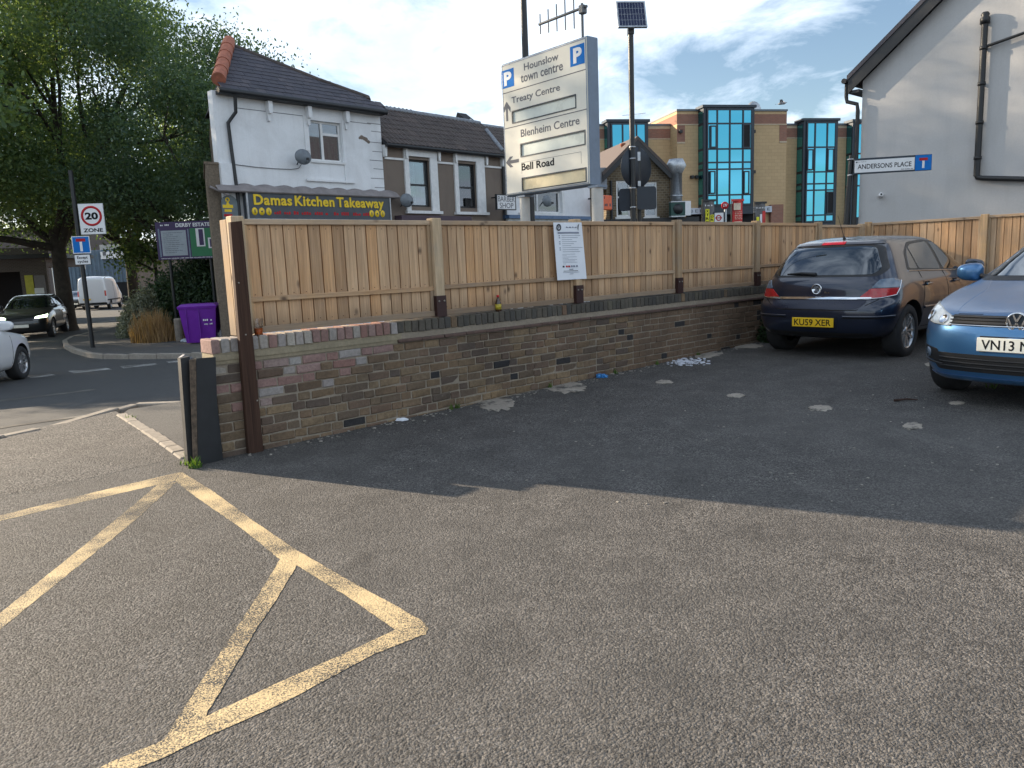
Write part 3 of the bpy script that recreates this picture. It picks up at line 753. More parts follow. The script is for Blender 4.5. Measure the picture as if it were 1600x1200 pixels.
class RoofPlane:
    """local (a along the eave, b up the slope) axes of a pitched roof over a frame; e = eave height, yo = eave's local y"""
    def __init__(s, fr, yo, e, pitch, flip=False):
        s.fr, s.yo, s.e = fr, yo, e; s.c, s.s = math.cos(rad(pitch)), math.sin(rad(pitch))
    def loc(s, a, b, h=0): return Vector((a, s.yo + b * s.c - h * s.s, s.e + b * s.s + h * s.c))
    def pix(s, px, py):
        o = s.fr.w(0, s.yo, s.e); n = (-s.fr.n * -1).normalized()
        N = s.fr.n * s.s + Vector((0, 0, s.c)); r = ray(px, py); t = (o - CAMO).dot(N) / r.dot(N); P = CAMO + r * t
        return ((P - o).dot(s.fr.d), (P - o).dot(-s.fr.n * s.c + Vector((0, 0, s.s))))
    def matrix(s):
        return Matrix(((1, 0, 0, 0), (0, s.c, -s.s, s.yo), (0, s.s, s.c, s.e), (0, 0, 0, 1)))
def inside(p, poly):
    r = False; n = len(poly)
    for i in range(n):
        (x1, y1), (x2, y2) = poly[i], poly[(i + 1) % n]
        if (y1 > p[1]) != (y2 > p[1]) and p[0] < (x2 - x1) * (p[1] - y1) / (y2 - y1) + x1: r = not r
    return r
def roof_cover(parent, rp, poly, mat, under, ex, w, part, roll=0.0, limit=300, thick=.1):
    """slab under the covering, then courses of separate slates or tiles"""
    M = rp.matrix()
    mb = MB(); n = len(poly)
    tri = tessellate_polygon([[Vector((a, b, 0)) for a, b in poly]])
    vs = [M @ Vector((a, b, 0)) for a, b in poly] + [M @ Vector((a, b, -thick)) for a, b in poly]
    mb.add(vs, [tuple(t) for t in tri] + [tuple(i + n for i in t[::-1]) for t in tri] + [(i, (i + 1) % n, (i + 1) % n + n, i + n) for i in range(n)])
    roof = mb.build('roof', under, parent)
    a0, a1 = min(p[0] for p in poly), max(p[0] for p in poly); b0, b1 = min(p[1] for p in poly), max(p[1] for p in poly)
    if roll:
        prof = [(0, .012), (.10, .012), (.18, .012 + roll), (.30, .012 + roll), (.38, .012), (.62, .012), (.70, .012 + roll), (.82, .012 + roll), (.9, .012), (1, .010)]
        vs = []
        for f, h in prof: vs += [(f * w, -.02, h + .012), (f * w, -.02, h - .010), (f * w, ex * 1.08, h - .006)]
        fs = []
        for i in range(len(prof) - 1):
            k = i * 3; fs += [(k, k + 3, k + 5, k + 2), (k + 1, k + 4, k + 3, k)]
        me = MB().add(vs, fs).mesh(part, mat)
    else:
        me = MB().add([(.003, -.02, .022), (w - .003, -.02, .022), (w - .003, -.02, .010), (.003, -.02, .010), (.003, ex * 1.3, .004), (w - .003, ex * 1.3, .004)], [(0, 1, 5, 4), (3, 2, 1, 0), (0, 4, 3), (1, 2, 5)]).mesh(part, mat)
    rest = MB(); cnt = 0; lst = []
    k = 0; b = b0
    while b < b1:
        a = a0 - (w / 2 if (k % 2 and not roll) else 0)
        while a < a1:
            if inside((a + w / 2, b + ex * .4), poly): lst.append((a + random.uniform(-.004, .004), b + random.uniform(-.008, .008)))
            a += w
        b += ex; k += 1
    for a, b in lst:
        rz = random.uniform(-.012, .012); rx = random.uniform(-.01, .02)
        if cnt < limit:
            o = inst(part, me, roof, (0, 0, 0)); o.matrix_local = M @ Tr(a, b, 0, rz, rx); cnt += 1
        else:
            T = M @ Tr(a, b, 0, rz, rx); rest.add([T @ v.co for v in me.vertices], [tuple(p.vertices) for p in me.polygons])
    if rest.v: rest.build(part + '_courses', mat, roof, kind='stuff')
    return roof
def sat_dish(fr, px, py, w, out, label, group='satellite dishes on the shop fronts', yaw=0.0):
    x, z = fr.pix(px, py, out); p = fr.w(x, -out, z)
    t = thing('satellite_dish', label, 'satellite dish', p, fr.rot + yaw, group)
    MB().lathe([(0, .055), (w * .2, .045), (w * .36, .02), (w * .5, -.01), (w * .5, -.018), (w * .3, .02), (0, .04)], 24, Matrix.Rotation(rad(90), 4, 'X') @ Matrix.Scale(.82, 4, (0, 1, 0))).build('reflector', m_dish, t)
    MB().tube([(0, .02, -w * .36), (-.02, -.10, -w * .40), (-.05, -.28, -w * .22)], .011, 8).build('feed_arm', m_dish, t)
    MB().cbox(-.085, -.02, -.33, -.26, -w * .25, -w * .12, .008).build('receiver', m_black, t)
    MB().tube([(0, .03, 0), (.02, out * .6, -.02), (.02, out - .004, -.16)], .016, 8).build('wall_bracket', m_black, t)
    return t

# ------------------------------------------------------------------ corner takeaway
DF = Frame(at_depth(346, 300, 20), 44)
tk = fthing('takeaway_building', 'white rendered corner takeaway with slate roof and yellow lettered sign', 'building', DF)
xr = DF.pix(598, 250)[0]
ze = (DF.pix(370, 146)[1] + DF.pix(588, 175)[1]) / 2
gl = gz(DF.o.x, DF.o.y) - .3
wr = rect(DF, 484, 190, 534, 252)
print('takeaway width', xr, 'eave', ze, DF.pix(370, 146)[1], DF.pix(588, 175)[1], wr)
wall_holes('wall', 0, xr, gl, ze, [wr], m_white, tk)
sd = Vector((-2.74, 7.0, 0)); dl = (sd.dot(DF.d), sd.dot(-DF.n))
MB().plan([(.001, .02), (dl[0], dl[1]), (xr - .02, 8), (xr - .02, .25), (.24, .25)], gl, ze - .02).build('side_wall', simple('brown_stock_brickwork', (.16, .125, .09), .9, var=.4, scale=20, bump=.4), tk)
m_sidebrick = bpy.data.materials['brown_stock_brickwork']
# stepped brick pier beside the shop front
px0 = DF.pix(325, 300)[0]; pz = DF.pix(335, 257)[1]
k_ = dl[0] / dl[1]
MB().plan([(px0, .01), (-.002, .01), (3 * k_ - .01, 3), (px0 + 3 * k_, 3)], gl, pz).build('pier', m_sidebrick, tk); MB().plan([(px0 - .04, -.01), (-.002, -.01), (3 * k_ - .01, 3), (px0 - .04 + 3 * k_, 3)], pz + .001, pz + .06).build('pier_cap', m_sidebrick, tk)
MB().box(0.0, DF.pix(366, 300)[0], -.09, -.002, gl, DF.pix(356, 256)[1]).build('pilaster', m_white, tk)
rp = RoofPlane(DF, -.28, ze + .02, 40)
rpoly = [rp.pix(*p) for p in ((341, 131), (360, 70), (395, 84), (430, 98), (500, 126), (574, 152), (576, 156), (592, 164))]
rpoly = [(rpoly[0][0], 0)] + rpoly[1:-1] + [(xr + .1, rpoly[-1][1]), (xr + .1, 0)]
print('roof poly', rpoly)
m_under = simple('roof_felt', (.03, .03, .033), .9)
rf = roof_cover(tk, rp, rpoly, m_slate, m_under, .205, .25, 'slate')
# rear slope so the roof closes
M_ = rp.matrix(); tops = [M_ @ Vector((a, b, 0)) for a, b in rpoly[1:-1]]
backs = [Vector((t.x - .2 * i, t.y + (t.z - ze) * 1.19, ze)) for i, t in enumerate(tops)]
nb = len(tops)
MB().add(tops + backs, [(i, i + nb, i + nb + 1, i + 1) for i in range(nb - 1)]).build('rear_roof', m_under, tk)
MB().add([M_ @ Vector((rpoly[0][0], 0, 0)), tops[0], backs[0]], [(0, 2, 1)]).build('end_roof', m_under, tk)
# terracotta verge tiles and the ridge
va = M_ @ Vector((rpoly[0][0] + .05, .30, .06)); vb = M_ @ Vector((rpoly[1][0] - .03, rpoly[1][1] + .05, .06))
for k in range(5):
    a = va.lerp(vb, k / 5); b = va.lerp(vb, (k + 1.06) / 5); MB().tube([a, b], [.175, .155], 12).build('ridge_tile', m_terra, rf)
for i in range(1, nb - 1):
    a, b = tops[i - 1], tops[i]; n = max(1, int((b - a).length / .45))
    for k in range(n): MB().tube([a.lerp(b, k / n), a.lerp(b, (k + 1.03) / n)], [.075, .07], 8).build('ridge_tile', m_ctile, rf)
MB().tube([rp.loc(rpoly[0][0] - .08, -.02, -.05), rp.loc(xr + .05, -.02, -.05)], .075, 10).box(rpoly[0][0] - .02, xr + .02, -.20, -.004, ze - .10, ze - .012).build('gutter', m_black, tk)
dpx = [DF.pix(357, 152, .12), DF.pix(366, 176, .12), DF.pix(356, 192, .06), DF.pix(362, 230, .06), DF.pix(374, 300, .06), DF.pix(376, 345, .06)]
MB().tube([(dpx[0][0] + .1, -.27, dpx[0][1]), (dpx[1][0], -.2, dpx[1][1]), (dpx[2][0], -.075, dpx[2][1]), (dpx[2][0] + .02, -.075, dpx[3][1]), (dpx[2][0] + .05, -.12, dpx[4][1]), (dpx[2][0] + .05, -.12, gl)], .045, 10).build('downpipe', m_black, tk)
for px, py in ((420, 164), (482, 172), (541, 180)):
    x, z = DF.pix(px, py, .1)
    MB().prism([(x - .06, ze - .12), (x + .06, ze - .12), (x + .06, ze - .34), (x + .04, ze - .42), (x - .04, ze - .42), (x - .06, ze - .34)], -.19, -.003).prism([(x - .05, ze - .42), (x + .05, ze - .42), (x + .03, ze - .60), (x - .03, ze - .60)], -.09, -.003).build('corbel', m_white, tk)
zb = DF.pix(440, 177, .01)[1]
for a, b in ((DF.pix(366, 165)[0], DF.pix(478, 182)[0]), (DF.pix(540, 190)[0], xr - .35)): box('string_line', m_greyl, tk, a, b, -.006, -.001, zb - .008, zb + .008)
for k, py in enumerate((194, 206, 223, 237, 251, 264, 279, 293)):
    z = DF.pix(590, py)[1]; box('quoin_joint', m_greyl, tk, xr - (.36 if k % 2 else .48), xr - .004, -.005, -.001, z - .008, z + .008)
window(tk, wr, m_trim, .09, bars_x=(.43,), bars_z=((), (.69,)), fw=.055, curtain=[(m_curtain_r, 0, 1, 0, .5)])
box('window_sill', m_trim, tk, wr[0] - .03, wr[1] + .06, -.05, .09, wr[2] - .06, wr[2] - .003)
x0, z = DF.pix(478, 281); x1, _ = DF.pix(553, 284); box('old_sill_ledge', m_white, tk, x0, x1, -.07, -.002, z - .03, z + .03)
# window surround
box('reveal_trim', m_white, tk, wr[1] + .02, wr[1] + .12, -.025, -.002, wr[2] - .6, ze - .35); box('reveal_trim', m_white, tk, wr[0] - .16, wr[0] - .03, -.025, -.002, wr[2] + .25, ze - .35)
# flaked patch of render
x, z = DF.pix(568, 217); mb = MB()
for k in range(5):
    n = 9; cx, cz = x + (-.12 + .07 * k), z + (.02 - .012 * k * (k - 2)); r_ = .06 * random.uniform(.6, 1.2)
    mb.add([(cx, -.004 - k * .0006, cz)] + [(cx + r_ * 1.2 * math.cos(6.283 * j / n) * random.uniform(.7, 1.2), -.004 - k * .0006, cz + r_ * math.sin(6.283 * j / n) * random.uniform(.7, 1.2)) for j in range(n)], [(0, j + 1, (j + 1) % n + 1) for j in range(n)])
mb.build('bare_render_patch', m_dash, tk)
# sign board
so = .30
sx0 = DF.pix(388, 322, so)[0]; sx1 = DF.pix(609, 326, so)[0]; sz0 = DF.pix(500, 342.5, so)[1]; sz1 = DF.pix(500, 304, so)[1]
sg = fthing('shop_sign', 'dark grey takeaway fascia sign with yellow lettering', 'sign', DF)
box('sign_panel', m_grey_sign, sg, sx0, sx1, -so, -.05, sz0, sz1)
MB().box(sx0 - .05, sx0, -so - .02, -so + .03, sz0 - .05, sz1).box(sx1, sx1 + .04, -so - .02, -so + .03, sz0 - .05, sz1).box(sx0, sx1, -so - .02, -so + .03, sz0 - .05, sz0).build('sign_frame', m_galv, sg)
H = sz1 - sz0
def sxp(px): return DF.pix(px, 324, so)[0]
lettering(sg, 'Damas', m_yel_l, sxp(397), sxp(456.5), sz0 + H * .51, sz1 - H * .08, -so, bold=.028, spacing=1.08, ext=.02)
lettering(sg, 'Kitchen', m_yel_l, sxp(461), sxp(522.5), sz0 + H * .51, sz1 - H * .08, -so, bold=.028, spacing=1.08, ext=.02)
lettering(sg, 'Takeaway', m_yel_l, sxp(526), sxp(599.5), sz0 + H * .38, sz1 - H * .08, -so, bold=.028, spacing=1.08, ext=.02)
for g0, w_ in ((397.5, 11), (580, 8.6)):
    for k in range(3):
        x = sxp(g0 + k * w_); M = Tr(x, -so, sz0 + H * .27, 0, rad(90)) @ Matrix.Scale(.8, 4, (1, 0, 0))
        MB().lathe([(0, .012), (.095, .012), (.10, 0)], 18, M).build('yellow_disc', m_yel_l, sg); MB().lathe([(0, .018), (.03, .018), (.03, .01)], 10, M @ Matrix.Scale((.6, .9, .35)[k], 4, (1, 0, 0)) @ Matrix.Scale((1.8, .8, 2)[k], 4, (0, 1, 0))).build('disc_mark', m_grey_sign, sg)
for a, b in ((428, 486), (491, 513), (521, 545), (551, 577)): scribble(sg, sxp(a), sxp(b), sz0 + H * .17, sz0 + H * .31, -so - .001, m_red_l, .3, seed=a)
# folded fabric awning above the sign
aw = fthing('awning', 'rolled-up dusty pink awning above the takeaway sign', 'awning', DF)
m_awn = simple('dusty_pink_canvas', (.23, .205, .20), .85, var=.25, scale=3)
ax0 = DF.pix(338, 292, .25)[0]; ax1 = DF.pix(622, 302, .25)[0]; n = 60; vs = []; az0 = sz1 - .02; az1 = az0 + .16
for i in range(n + 1):
    x = ax0 + (ax1 - ax0) * i / n; w_ = .05 * abs(math.sin(i * .52)) * (i > 6) + .008 * random.random()
    for y, z in ((-.34, az0), (-.36, az0 + .03), (-.20, az1 + w_ * .4), (-.06, az1 + .04 + w_), (-.055, az0)): vs.append((x + (.25 if y > -.1 and i < 3 else 0), y, z))
fs = [(i * 5 + j, (i + 1) * 5 + j, (i + 1) * 5 + (j + 1) % 5, i * 5 + (j + 1) % 5) for i in range(n) for j in range(5)] + [(4, 3, 2, 1, 0), tuple(n * 5 + j for j in range(5))]
MB().add(vs, fs).build('canvas', m_awn, aw)
c = [DF.pix(335, 290, .3), DF.pix(357, 303, .3)]
MB().tube([(c[0][0], -.05, c[0][1]), (c[1][0], -.32, c[1][1] - .03)], .03, 8).build('end_arm', m_awn, aw)
# domed side panel with yellow emblem
em = fthing('shop_emblem', 'domed grey panel with yellow fountain emblem beside the takeaway sign', 'sign', DF)
e0, e1, ez0, ez1 = rect(DF, 347, 305, 371, 348, .12)
cx = (e0 + e1) / 2; hw = (e1 - e0) / 2
pts = [(e0, ez0), (e1, ez0)] + [(cx + hw * math.cos(t * math.pi / 12), ez1 - hw * .9 + hw * .9 * math.sin(t * math.pi / 12)) for t in range(13)]
MB().prism(pts, -.14, -.10).build('panel', simple('grey_green_panel', (.13, .16, .17), .5, var=.2), em)
def er(px0, py0, px1, py1, m_): 
    a, b, c_, d = rect(DF, px0, py0, px1, py1, .14); box('emblem_bar', m_, em, a, b, -.147, -.1405, c_, d)
er(348, 320, 364, 325, m_yel_l); er(351, 327, 362, 331, m_yel_l); er(350, 334.5, 363, 338, m_red_l)
x, z = DF.pix(355.5, 312, .15); MB().lathe([(.03, -.004), (.06, -.004), (.06, .004), (.03, .004), (.03, -.004)], 14, Tr(x, -.145, z, 0, rad(90))).prism([(x - .05, z - .13), (x + .05, z - .13), (x + .015, z - .05), (x - .015, z - .05)], -.147, -.1405).build('emblem_figure', m_yel_l, em)
sat_dish(DF, 474, 245, .50, .38, 'grey satellite dish on the white takeaway wall below the window')
cb = fthing('wall_cable', 'thin grey cable sagging across the white takeaway wall to the dish', 'cable', DF)
cp = [DF.pix(*p, .03) for p in ((368, 257), (400, 261), (430, 263.5), (455, 264.5), (467, 263), (471, 257))]
MB().tube([(x, -.02, z) for x, z in cp], .009, 6).build('cable', m_greyl, cb)

# ------------------------------------------------------------------ pebbledashed house next door
MF = Frame(DF.w(xr + .01, 0, 0), 44)
md = fthing('pebbledash_house', 'brown pebbledash terrace house with two sash windows in white surrounds', 'house', MF)
mw = MF.pix(787, 290)[0]; me_ = (MF.pix(600, 225)[1] + MF.pix(780, 244)[1]) / 2
w1 = rect(MF, 639, 250, 672, 323); w2 = rect(MF, 715.5, 256, 744, 325); s1 = rect(MF, 632, 236, 683, 330); s2 = rect(MF, 709.5, 242, 756.5, 331)
zz = (w1[2] + w2[2]) / 2; zt = (w1[3] + w2[3]) / 2; w1 = (*w1[:2], zz, zt); w2 = (*w2[:2], zz, zt); st_ = (s1[3] + s2[3]) / 2; sb_ = (s1[2] + s2[2]) / 2
print('house', mw, me_, w1, w2, st_, sb_)
wall_holes('wall', 0, mw, gl, me_, [w1, w2], m_dash, md)
box('side_wall', m_dash, md, .02, mw - .02, .3, 8, gl, me_ - .1)
for w_, s_ in ((w1, s1), (w2, s2)):
    window(md, w_, m_black, .09, bars_z=(.47,), fw=.06, bar=.03, curtain=[(m_curtain, 0, .55, 0, 1), (m_curtain_r, .55, 1, .05, .45)] if w_ is w1 else [(m_curtain, 0, 1, .0, 1)])
    a, b = s_[0], s_[1]
    sr = MB().box(a, w_[0] - .001, -.06, .05, sb_, st_ - .2).box(w_[1] + .001, b, -.06, .05, sb_, st_ - .2).box(a, b, -.065, .05, st_ - .198, st_).build('window_surround', m_trim, md)
    box('window_sill', m_trim, md, a - .05, b + .08, -.13, .06, sb_ - .09, sb_ - .002)
for px in (599.5, 632, 683, 709, 757, 782): 
    x = MF.pix(px, 240)[0]; MB().prism([(x - .05, me_ - .03), (x + .05, me_ - .03), (x + .03, me_ - .36), (x - .03, me_ - .36)], -.13, -.068 if px not in (599.5, 782) else -.002).build('corbel', m_trim, md)
zs_ = (MF.pix(612, 248)[1] + MF.pix(770, 261)[1]) / 2
for a, b in ((.05, s1[0] - .002), (s1[1] + .002, s2[0] - .002), (s2[1] + .002, mw - .05)): box('string_course', m_trim, md, a, b, -.035, -.001, zs_ - .03, zs_ + .03)
rp2 = RoofPlane(MF, -.22, me_ + .02, 38)
rp2poly = [rp2.pix(*p) for p in ((600, 169), (660, 179), (719, 188), (749, 193), (785, 238))]
rp2poly = [(0, 0), (0, rp2poly[0][1])] + rp2poly[1:4] + [(mw + .1, 0)]
print('roof2', rp2poly)
rf2 = roof_cover(md, rp2, rp2poly, m_ctile, m_under, .30, .33, 'roof_tile', roll=.022)
M2 = rp2.matrix(); tp = [M2 @ Vector((a, b, 0)) for a, b in rp2poly[1:5]]
for a, b in zip(tp[:-1], tp[1:]):
    n = max(1, int((b - a).length / .45))
    for k in range(n): MB().tube([a.lerp(b, k / n), a.lerp(b, (k + 1.03) / n)], [.09, .085], 8).build('ridge_tile', m_lead, rf2)
bk = [Vector((t.x, t.y + 3.5, t.z - 2.7)) for t in tp]; MB().add(tp + bk, [(i, i + 4, i + 5, i + 1) for i in range(3)]).build('rear_roof', m_under, md)
ve = [M2 @ Vector((*p, .05)) for p in (rp2.pix(759, 205), rp2.pix(785, 238))]
MB().tube([ve[0], ve[1]], .07, 8).build('verge_flashing', m_lead, rf2)
MB().tube([rp2.loc(0, -.02, -.05), rp2.loc(mw + .1, -.02, -.05)], .065, 10).build('gutter', m_black, md)
a, b, c_, d = rect(MF, 628, 337, 737, 349, .35); box('shop_fascia', simple('purple_brown_fascia', (.07, .045, .06), .6), md, a, b, -.35, -.004, c_ - .3, d)
MB().tube([(mw - .06, -.06, me_ - .1), (mw - .06, -.06, gl)], .05, 8).build('downpipe', m_black, md)
sat_dish(MF, 636, 313, .50, .35, 'grey satellite dish at the lower corner of the left sash window')
bs = fthing('shop_sign', 'small white hanging sign reading BARBER SHOP', 'sign', MF)
a, b, c_, d = rect(MF, 776, 304, 806, 328, .7)
box('sign_panel', m_ltblue, bs, a + .03, b - .03, -.70, -.64, c_ + .03, d - .03); MB().box(a, a + .03, -.71, -.63, c_, d).box(b - .03, b, -.71, -.63, c_, d).box(a + .03, b - .03, -.71, -.63, c_, c_ + .03).box(a + .03, b - .03, -.71, -.63, d - .03, d).build('sign_frame', m_black, bs)
hh = d - c_
lettering(bs, 'BARBER', m_greyl, a + .07, b - .06, c_ + hh * .54, d - hh * .12, -.701); lettering(bs, 'SHOP', m_greyl, a + .14, b - .13, c_ + hh * .12, c_ + hh * .46, -.701)
MB().tube([((a + b) / 2, -.62, d - .05), ((a + b) / 2, -.004, d - .05)], .02, 8).build('bracket', m_black, bs)

# ------------------------------------------------------------------ white building behind the car park sign
HF_ = Frame(MF.w(mw + .12, 0, 0), 44)
wb = fthing('white_shop_building', 'white painted shop building seen below the car park sign', 'building', HF_)
ww = HF_.pix(922, 320)[0]; wwin = rect(HF_, 812, 297, 877, 333)
wall_holes('wall', 0, ww, gl, me_ - .1, [wwin], m_white, wb); box('side_wall', m_white, wb, .02, ww - .02, .3, 7, gl, me_ - .2)
window(wb, wwin, m_trim, .09, bars_x=(.45,), fw=.07, curtain=[(m_curtain, 0, 1, 0, 1)])
box('window_surround', m_trim, wb, wwin[1] + .005, wwin[1] + .14, -.05, -.002, wwin[2], wwin[3]); box('window_sill', m_trim, wb, wwin[0] - .1, wwin[1] + .16, -.12, .05, wwin[2] - .1, wwin[2] - .003)
a, b, c_, d = rect(HF_, 794, 337, 922, 341, .25); box('blue_cornice', simple('blue_gloss_trim', (.05, .11, .22), .3), wb, a, b, -.30, -.004, c_ - .03, d)
a, b, c_, d = rect(HF_, 794, 341, 922, 349, .2); box('fascia_panel', simple('worn_white_fascia', (.45, .46, .44), .5, var=.35, scale=4), wb, a, b, -.22, -.006, c_ - .2, d - .04)
rp3 = RoofPlane(HF_, -.2, me_ - .08, 33); roof_cover(wb, rp3, [(0, 0), (ww, 0), (ww, 2.6), (0, 2.6)], m_ctile, m_under, .3, .33, 'roof_tile', roll=.02, limit=0)
sat_dish(HF_, 855, 314, .50, .40, 'grey satellite dish in front of the window between the sign legs')
og = fthing('shop_sign', 'square orange projecting sign at the right of the sign leg', 'sign', HF_)
a, b, c_, d = rect(HF_, 936, 305, 956, 328, .6)
MB().cbox(a, b, -.62, -.50, c_, d, .03).build('sign_panel', simple('orange_sign_face', (.70, .12, .035), .5), og); scribble(og, a + .12, a + .36, c_ + .42, c_ + .55, -.62, m_navy, .12); scribble(og, a + .1, b - .08, c_ + .14, c_ + .27, -.62, m_navy, .2)
MB().box(b, b + .08, -.60, -.52, c_ + .05, d - .02).build('sign_back', m_navy, og)
MB().tube([((a + b) / 2 - .3, -.56, d - .1), (ww - .1, .02, d - .1)], .03, 6).build('bracket', m_black, og)
# taller tiled house whose roof shows above the terrace
RB = Frame(at_depth(722, 230, 30), 44)
rb = fthing('tiled_house', 'further tiled house whose roof and party wall show above the terrace', 'house', RB)
a, z = RB.pix(722, 178); b = RB.pix(930, 200)[0]; zl = RB.pix(722, 200)[1]
box('wall', m_sidebrick, rb, a, b, .1, 8, gl, zl - .6)
rp4 = RoofPlane(RB, -.1, zl - .65, 35); L_ = (z - zl + .65) / rp4.s
roof_cover(rb, rp4, [(a, 0), (b, 0), (b, L_), (a, L_)], m_ctile, m_under, .3, .33, 'roof_tile', roll=.02, limit=120)
x0 = RB.pix(754, 190)[0]; x1 = RB.pix(768, 190)[0];
mb = MB(); mb.add([rp4.loc(x0, -.3, .02), rp4.loc(x1, -.3, .02), rp4.loc(x1, L_ + .05, .02), rp4.loc(x0, L_ + .05, .02), rp4.loc(x0, -.3, .40), rp4.loc(x1, -.3, .40), rp4.loc(x1, L_ + .1, .40), rp4.loc(x0, L_ + .1, .40)], [(0, 3, 2, 1), (4, 5, 6, 7), (0, 1, 5, 4), (1, 2, 6, 5), (2, 3, 7, 6), (3, 0, 4, 7)]); mb.build('party_wall', m_under, rb)
x2 = RB.pix(741, 190)[0]; mb = MB().prism([(x2, zl + .1), (x0 - .01, zl + .15), (x0 - .01, z + .02)], .6, .8); mb.build('flashing', m_ltblue, rb)
MB().tube([rp4.loc(a, L_, .03), rp4.loc(b, L_, .03)], .1, 8).build('ridge', m_lead, rb)

# ------------------------------------------------------------------ brick gabled house
GF = Frame(at_depth(950, 330, 38), 78)
gh = fthing('gabled_house', 'brown brick gabled house with two white windows behind the solar pole', 'house', GF)
def brick_tex(name, c1, c2, mortar, sx, sz, msize=.02, var=.3):
    M = Mat(name); p = M.obj(); sp = M.n('ShaderNodeSeparateXYZ'); M.L(p, sp.inputs[0]); cm = M.n('ShaderNodeCombineXYZ'); M.L(M.math('ADD', sp.outputs[0], sp.outputs[1]), cm.inputs[0]); M.L(sp.outputs[2], cm.inputs[1])
    b = M.n('ShaderNodeTexBrick'); M.L(cm.outputs[0], b.inputs['Vector']); b.inputs['Scale'].default_value = 1; b.inputs['Brick Width'].default_value = sx; b.inputs['Row Height'].default_value = sz; b.inputs['Mortar Size'].default_value = msize
    b.inputs['Color1'].default_value = (*c1, 1); b.inputs['Color2'].default_value = (*c2, 1); b.inputs['Mortar'].default_value = (*mortar, 1)
    c = M.mix(M.ramp(M.noise(p, .7, 6, .65), (.4, 0), (.75, var)), b.outputs['Color'], [x * .5 for x in c1])
    M.set(col=c, rough=.9, spec=.2); M.bump(b.outputs['Fac'], -.4, .01); return M.m
m_bhouse = brick_tex('brown_brickwork', (.17, .125, .075), (.10, .075, .05), (.22, .19, .14), .225, .115, .014)
gx0 = GF.pix(947, 310)[0]; gx1 = GF.pix(1047, 310)[0]; ax, azt = GF.pix(993, 221); ezl = (GF.pix(943, 273)[1] + GF.pix(1050, 277)[1]) / 2
wl = rect(GF, 963, 282, 985, 339); wr2 = rect(GF, 1007, 284, 1027, 339)
glh = gz(GF.o.x, GF.o.y) - .5
wall_holes('wall', gx0, gx1, glh, ezl, [wl, wr2], m_bhouse, gh); MB().prism([(gx0, ezl), (gx1, ezl), (ax, azt)], 0, .24).build('gable', m_bhouse, gh)
box('side_wall', m_bhouse, gh, gx0 + .02, gx1 - .02, .25, 7, glh, ezl)
for w_ in (wl, wr2):
    window(gh, w_, m_trim, .06, bars_z=(.55,), fw=.09, curtain=[(m_curtain, 0, 1, .5, 1)]); box('window_sill', m_trim, gh, w_[0] - .08, w_[1] + .08, -.08, .06, w_[2] - .12, w_[2] - .003)
    box('lintel', m_bhouse, gh, w_[0] - .1, w_[1] + .1, -.01, -.002, w_[3] + .02, w_[3] + .26)
sl = (azt - ezl) / (gx1 - ax)
for s_, xe in ((-1, gx0 - .25), (1, gx1 + .25)):
    q = azt - abs(xe - ax) * sl
    MB().prism([(ax, azt + .04), (xe, q + .04), (xe, q + .22), (ax, azt + .22)], -.3, 7).build('roof', m_ctile, gh)
    MB().prism([(ax, azt - .26), (xe, q - .26), (xe, q + .03), (ax, azt + .03)], -.29, -.24).build('bargeboard', m_black, gh)
MB().tube([(gx0 + .25, -.06, ezl - .2), (gx0 + .25, -.06, glh)], .06, 8).build('downpipe', m_black, gh)
mb = MB().box(gx0 - .6, gx0 - .01, -.2, 3, ezl - .6, ezl + .4); mb.build('dormer_flashing', m_lead, gh)
MB().box(gx0 - .3, gx1 + 1.3, -.5, -.01, GF.pix(1000, 347)[1] - .6, GF.pix(1000, 342)[1]).build('shop_canopy', m_black, gh)
ch = GF.pix(984, 223); MB().lathe([(.14, ch[1] - .5), (.12, ch[1]), (.15, ch[1]), (.15, ch[1] + .1)], 10, Tr(ch[0], .9, 0)).build('chimney_pot', m_terra, gh)
# ventilation duct beside it
vd = fthing('ventilation_duct', 'silver metal extractor duct with conical cowl beside the brick house', 'duct', GF)
vx, vz = GF.pix(1058, 300, .2); cz0 = GF.pix(1056, 272)[1]; cz1 = GF.pix(1056, 260)[1]; cz2 = GF.pix(1056, 249.5)[1]; R_ = (GF.pix(1065, 290)[0] - GF.pix(1048, 290)[0]) / 2; R2 = (GF.pix(1071.5, 261)[0] - GF.pix(1042, 261)[0]) / 2
T_ = Tr(vx - .05, -.2, 0)
MB().lathe([(R_, glh + 3), (R_, cz0), (R_ * 1.04, cz0)], 20, T_).build('duct_pipe', m_galv, vd); MB().lathe([(R_, cz0), (R2, cz1), (R_ * 1.15, cz2), (0, cz2)], 20, T_).build('cowl', m_galv, vd)
for z in (cz0 - 1.1, cz0 - 2.2): MB().lathe([(R_ + .005, z), (R_ + .03, z), (R_ + .03, z + .06), (R_ + .005, z + .06)], 20, T_).build('duct_band', m_galv, vd)
gs = fthing('shop_sign', 'dark green box sign standing below the silver duct', 'sign', GF)
a, b, c_, d = rect(GF, 1048, 316, 1076, 337, .8); MB().box(a, b - .2, -.85, -.60, c_, d).build('sign_panel', simple('dark_green_sign', (.01, .055, .045), .5), gs); MB().box(b - .198, b + .1, -.84, -.55, c_, d + .05).build('sign_end', m_ltblue, gs); box('sign_frame', m_galv, gs, a, b - .2, -.87, -.58, d + .002, d + .05); box('sign_frame', m_galv, gs, a, b - .2, -.87, -.58, c_ - .06, c_ - .002)
MB().lathe([(0, .01), (.25, .01), (.25, 0)], 20, Tr((a + b) / 2 - .1, -.85, (c_ + d) / 2, 0, rad(90))).build('sign_emblem', m_black, gs)
MB().box((a + b) / 2 - .1, (a + b) / 2 + .1, -.7, -.6, c_ - 3, c_ - .06).build('sign_leg', m_black, gs)

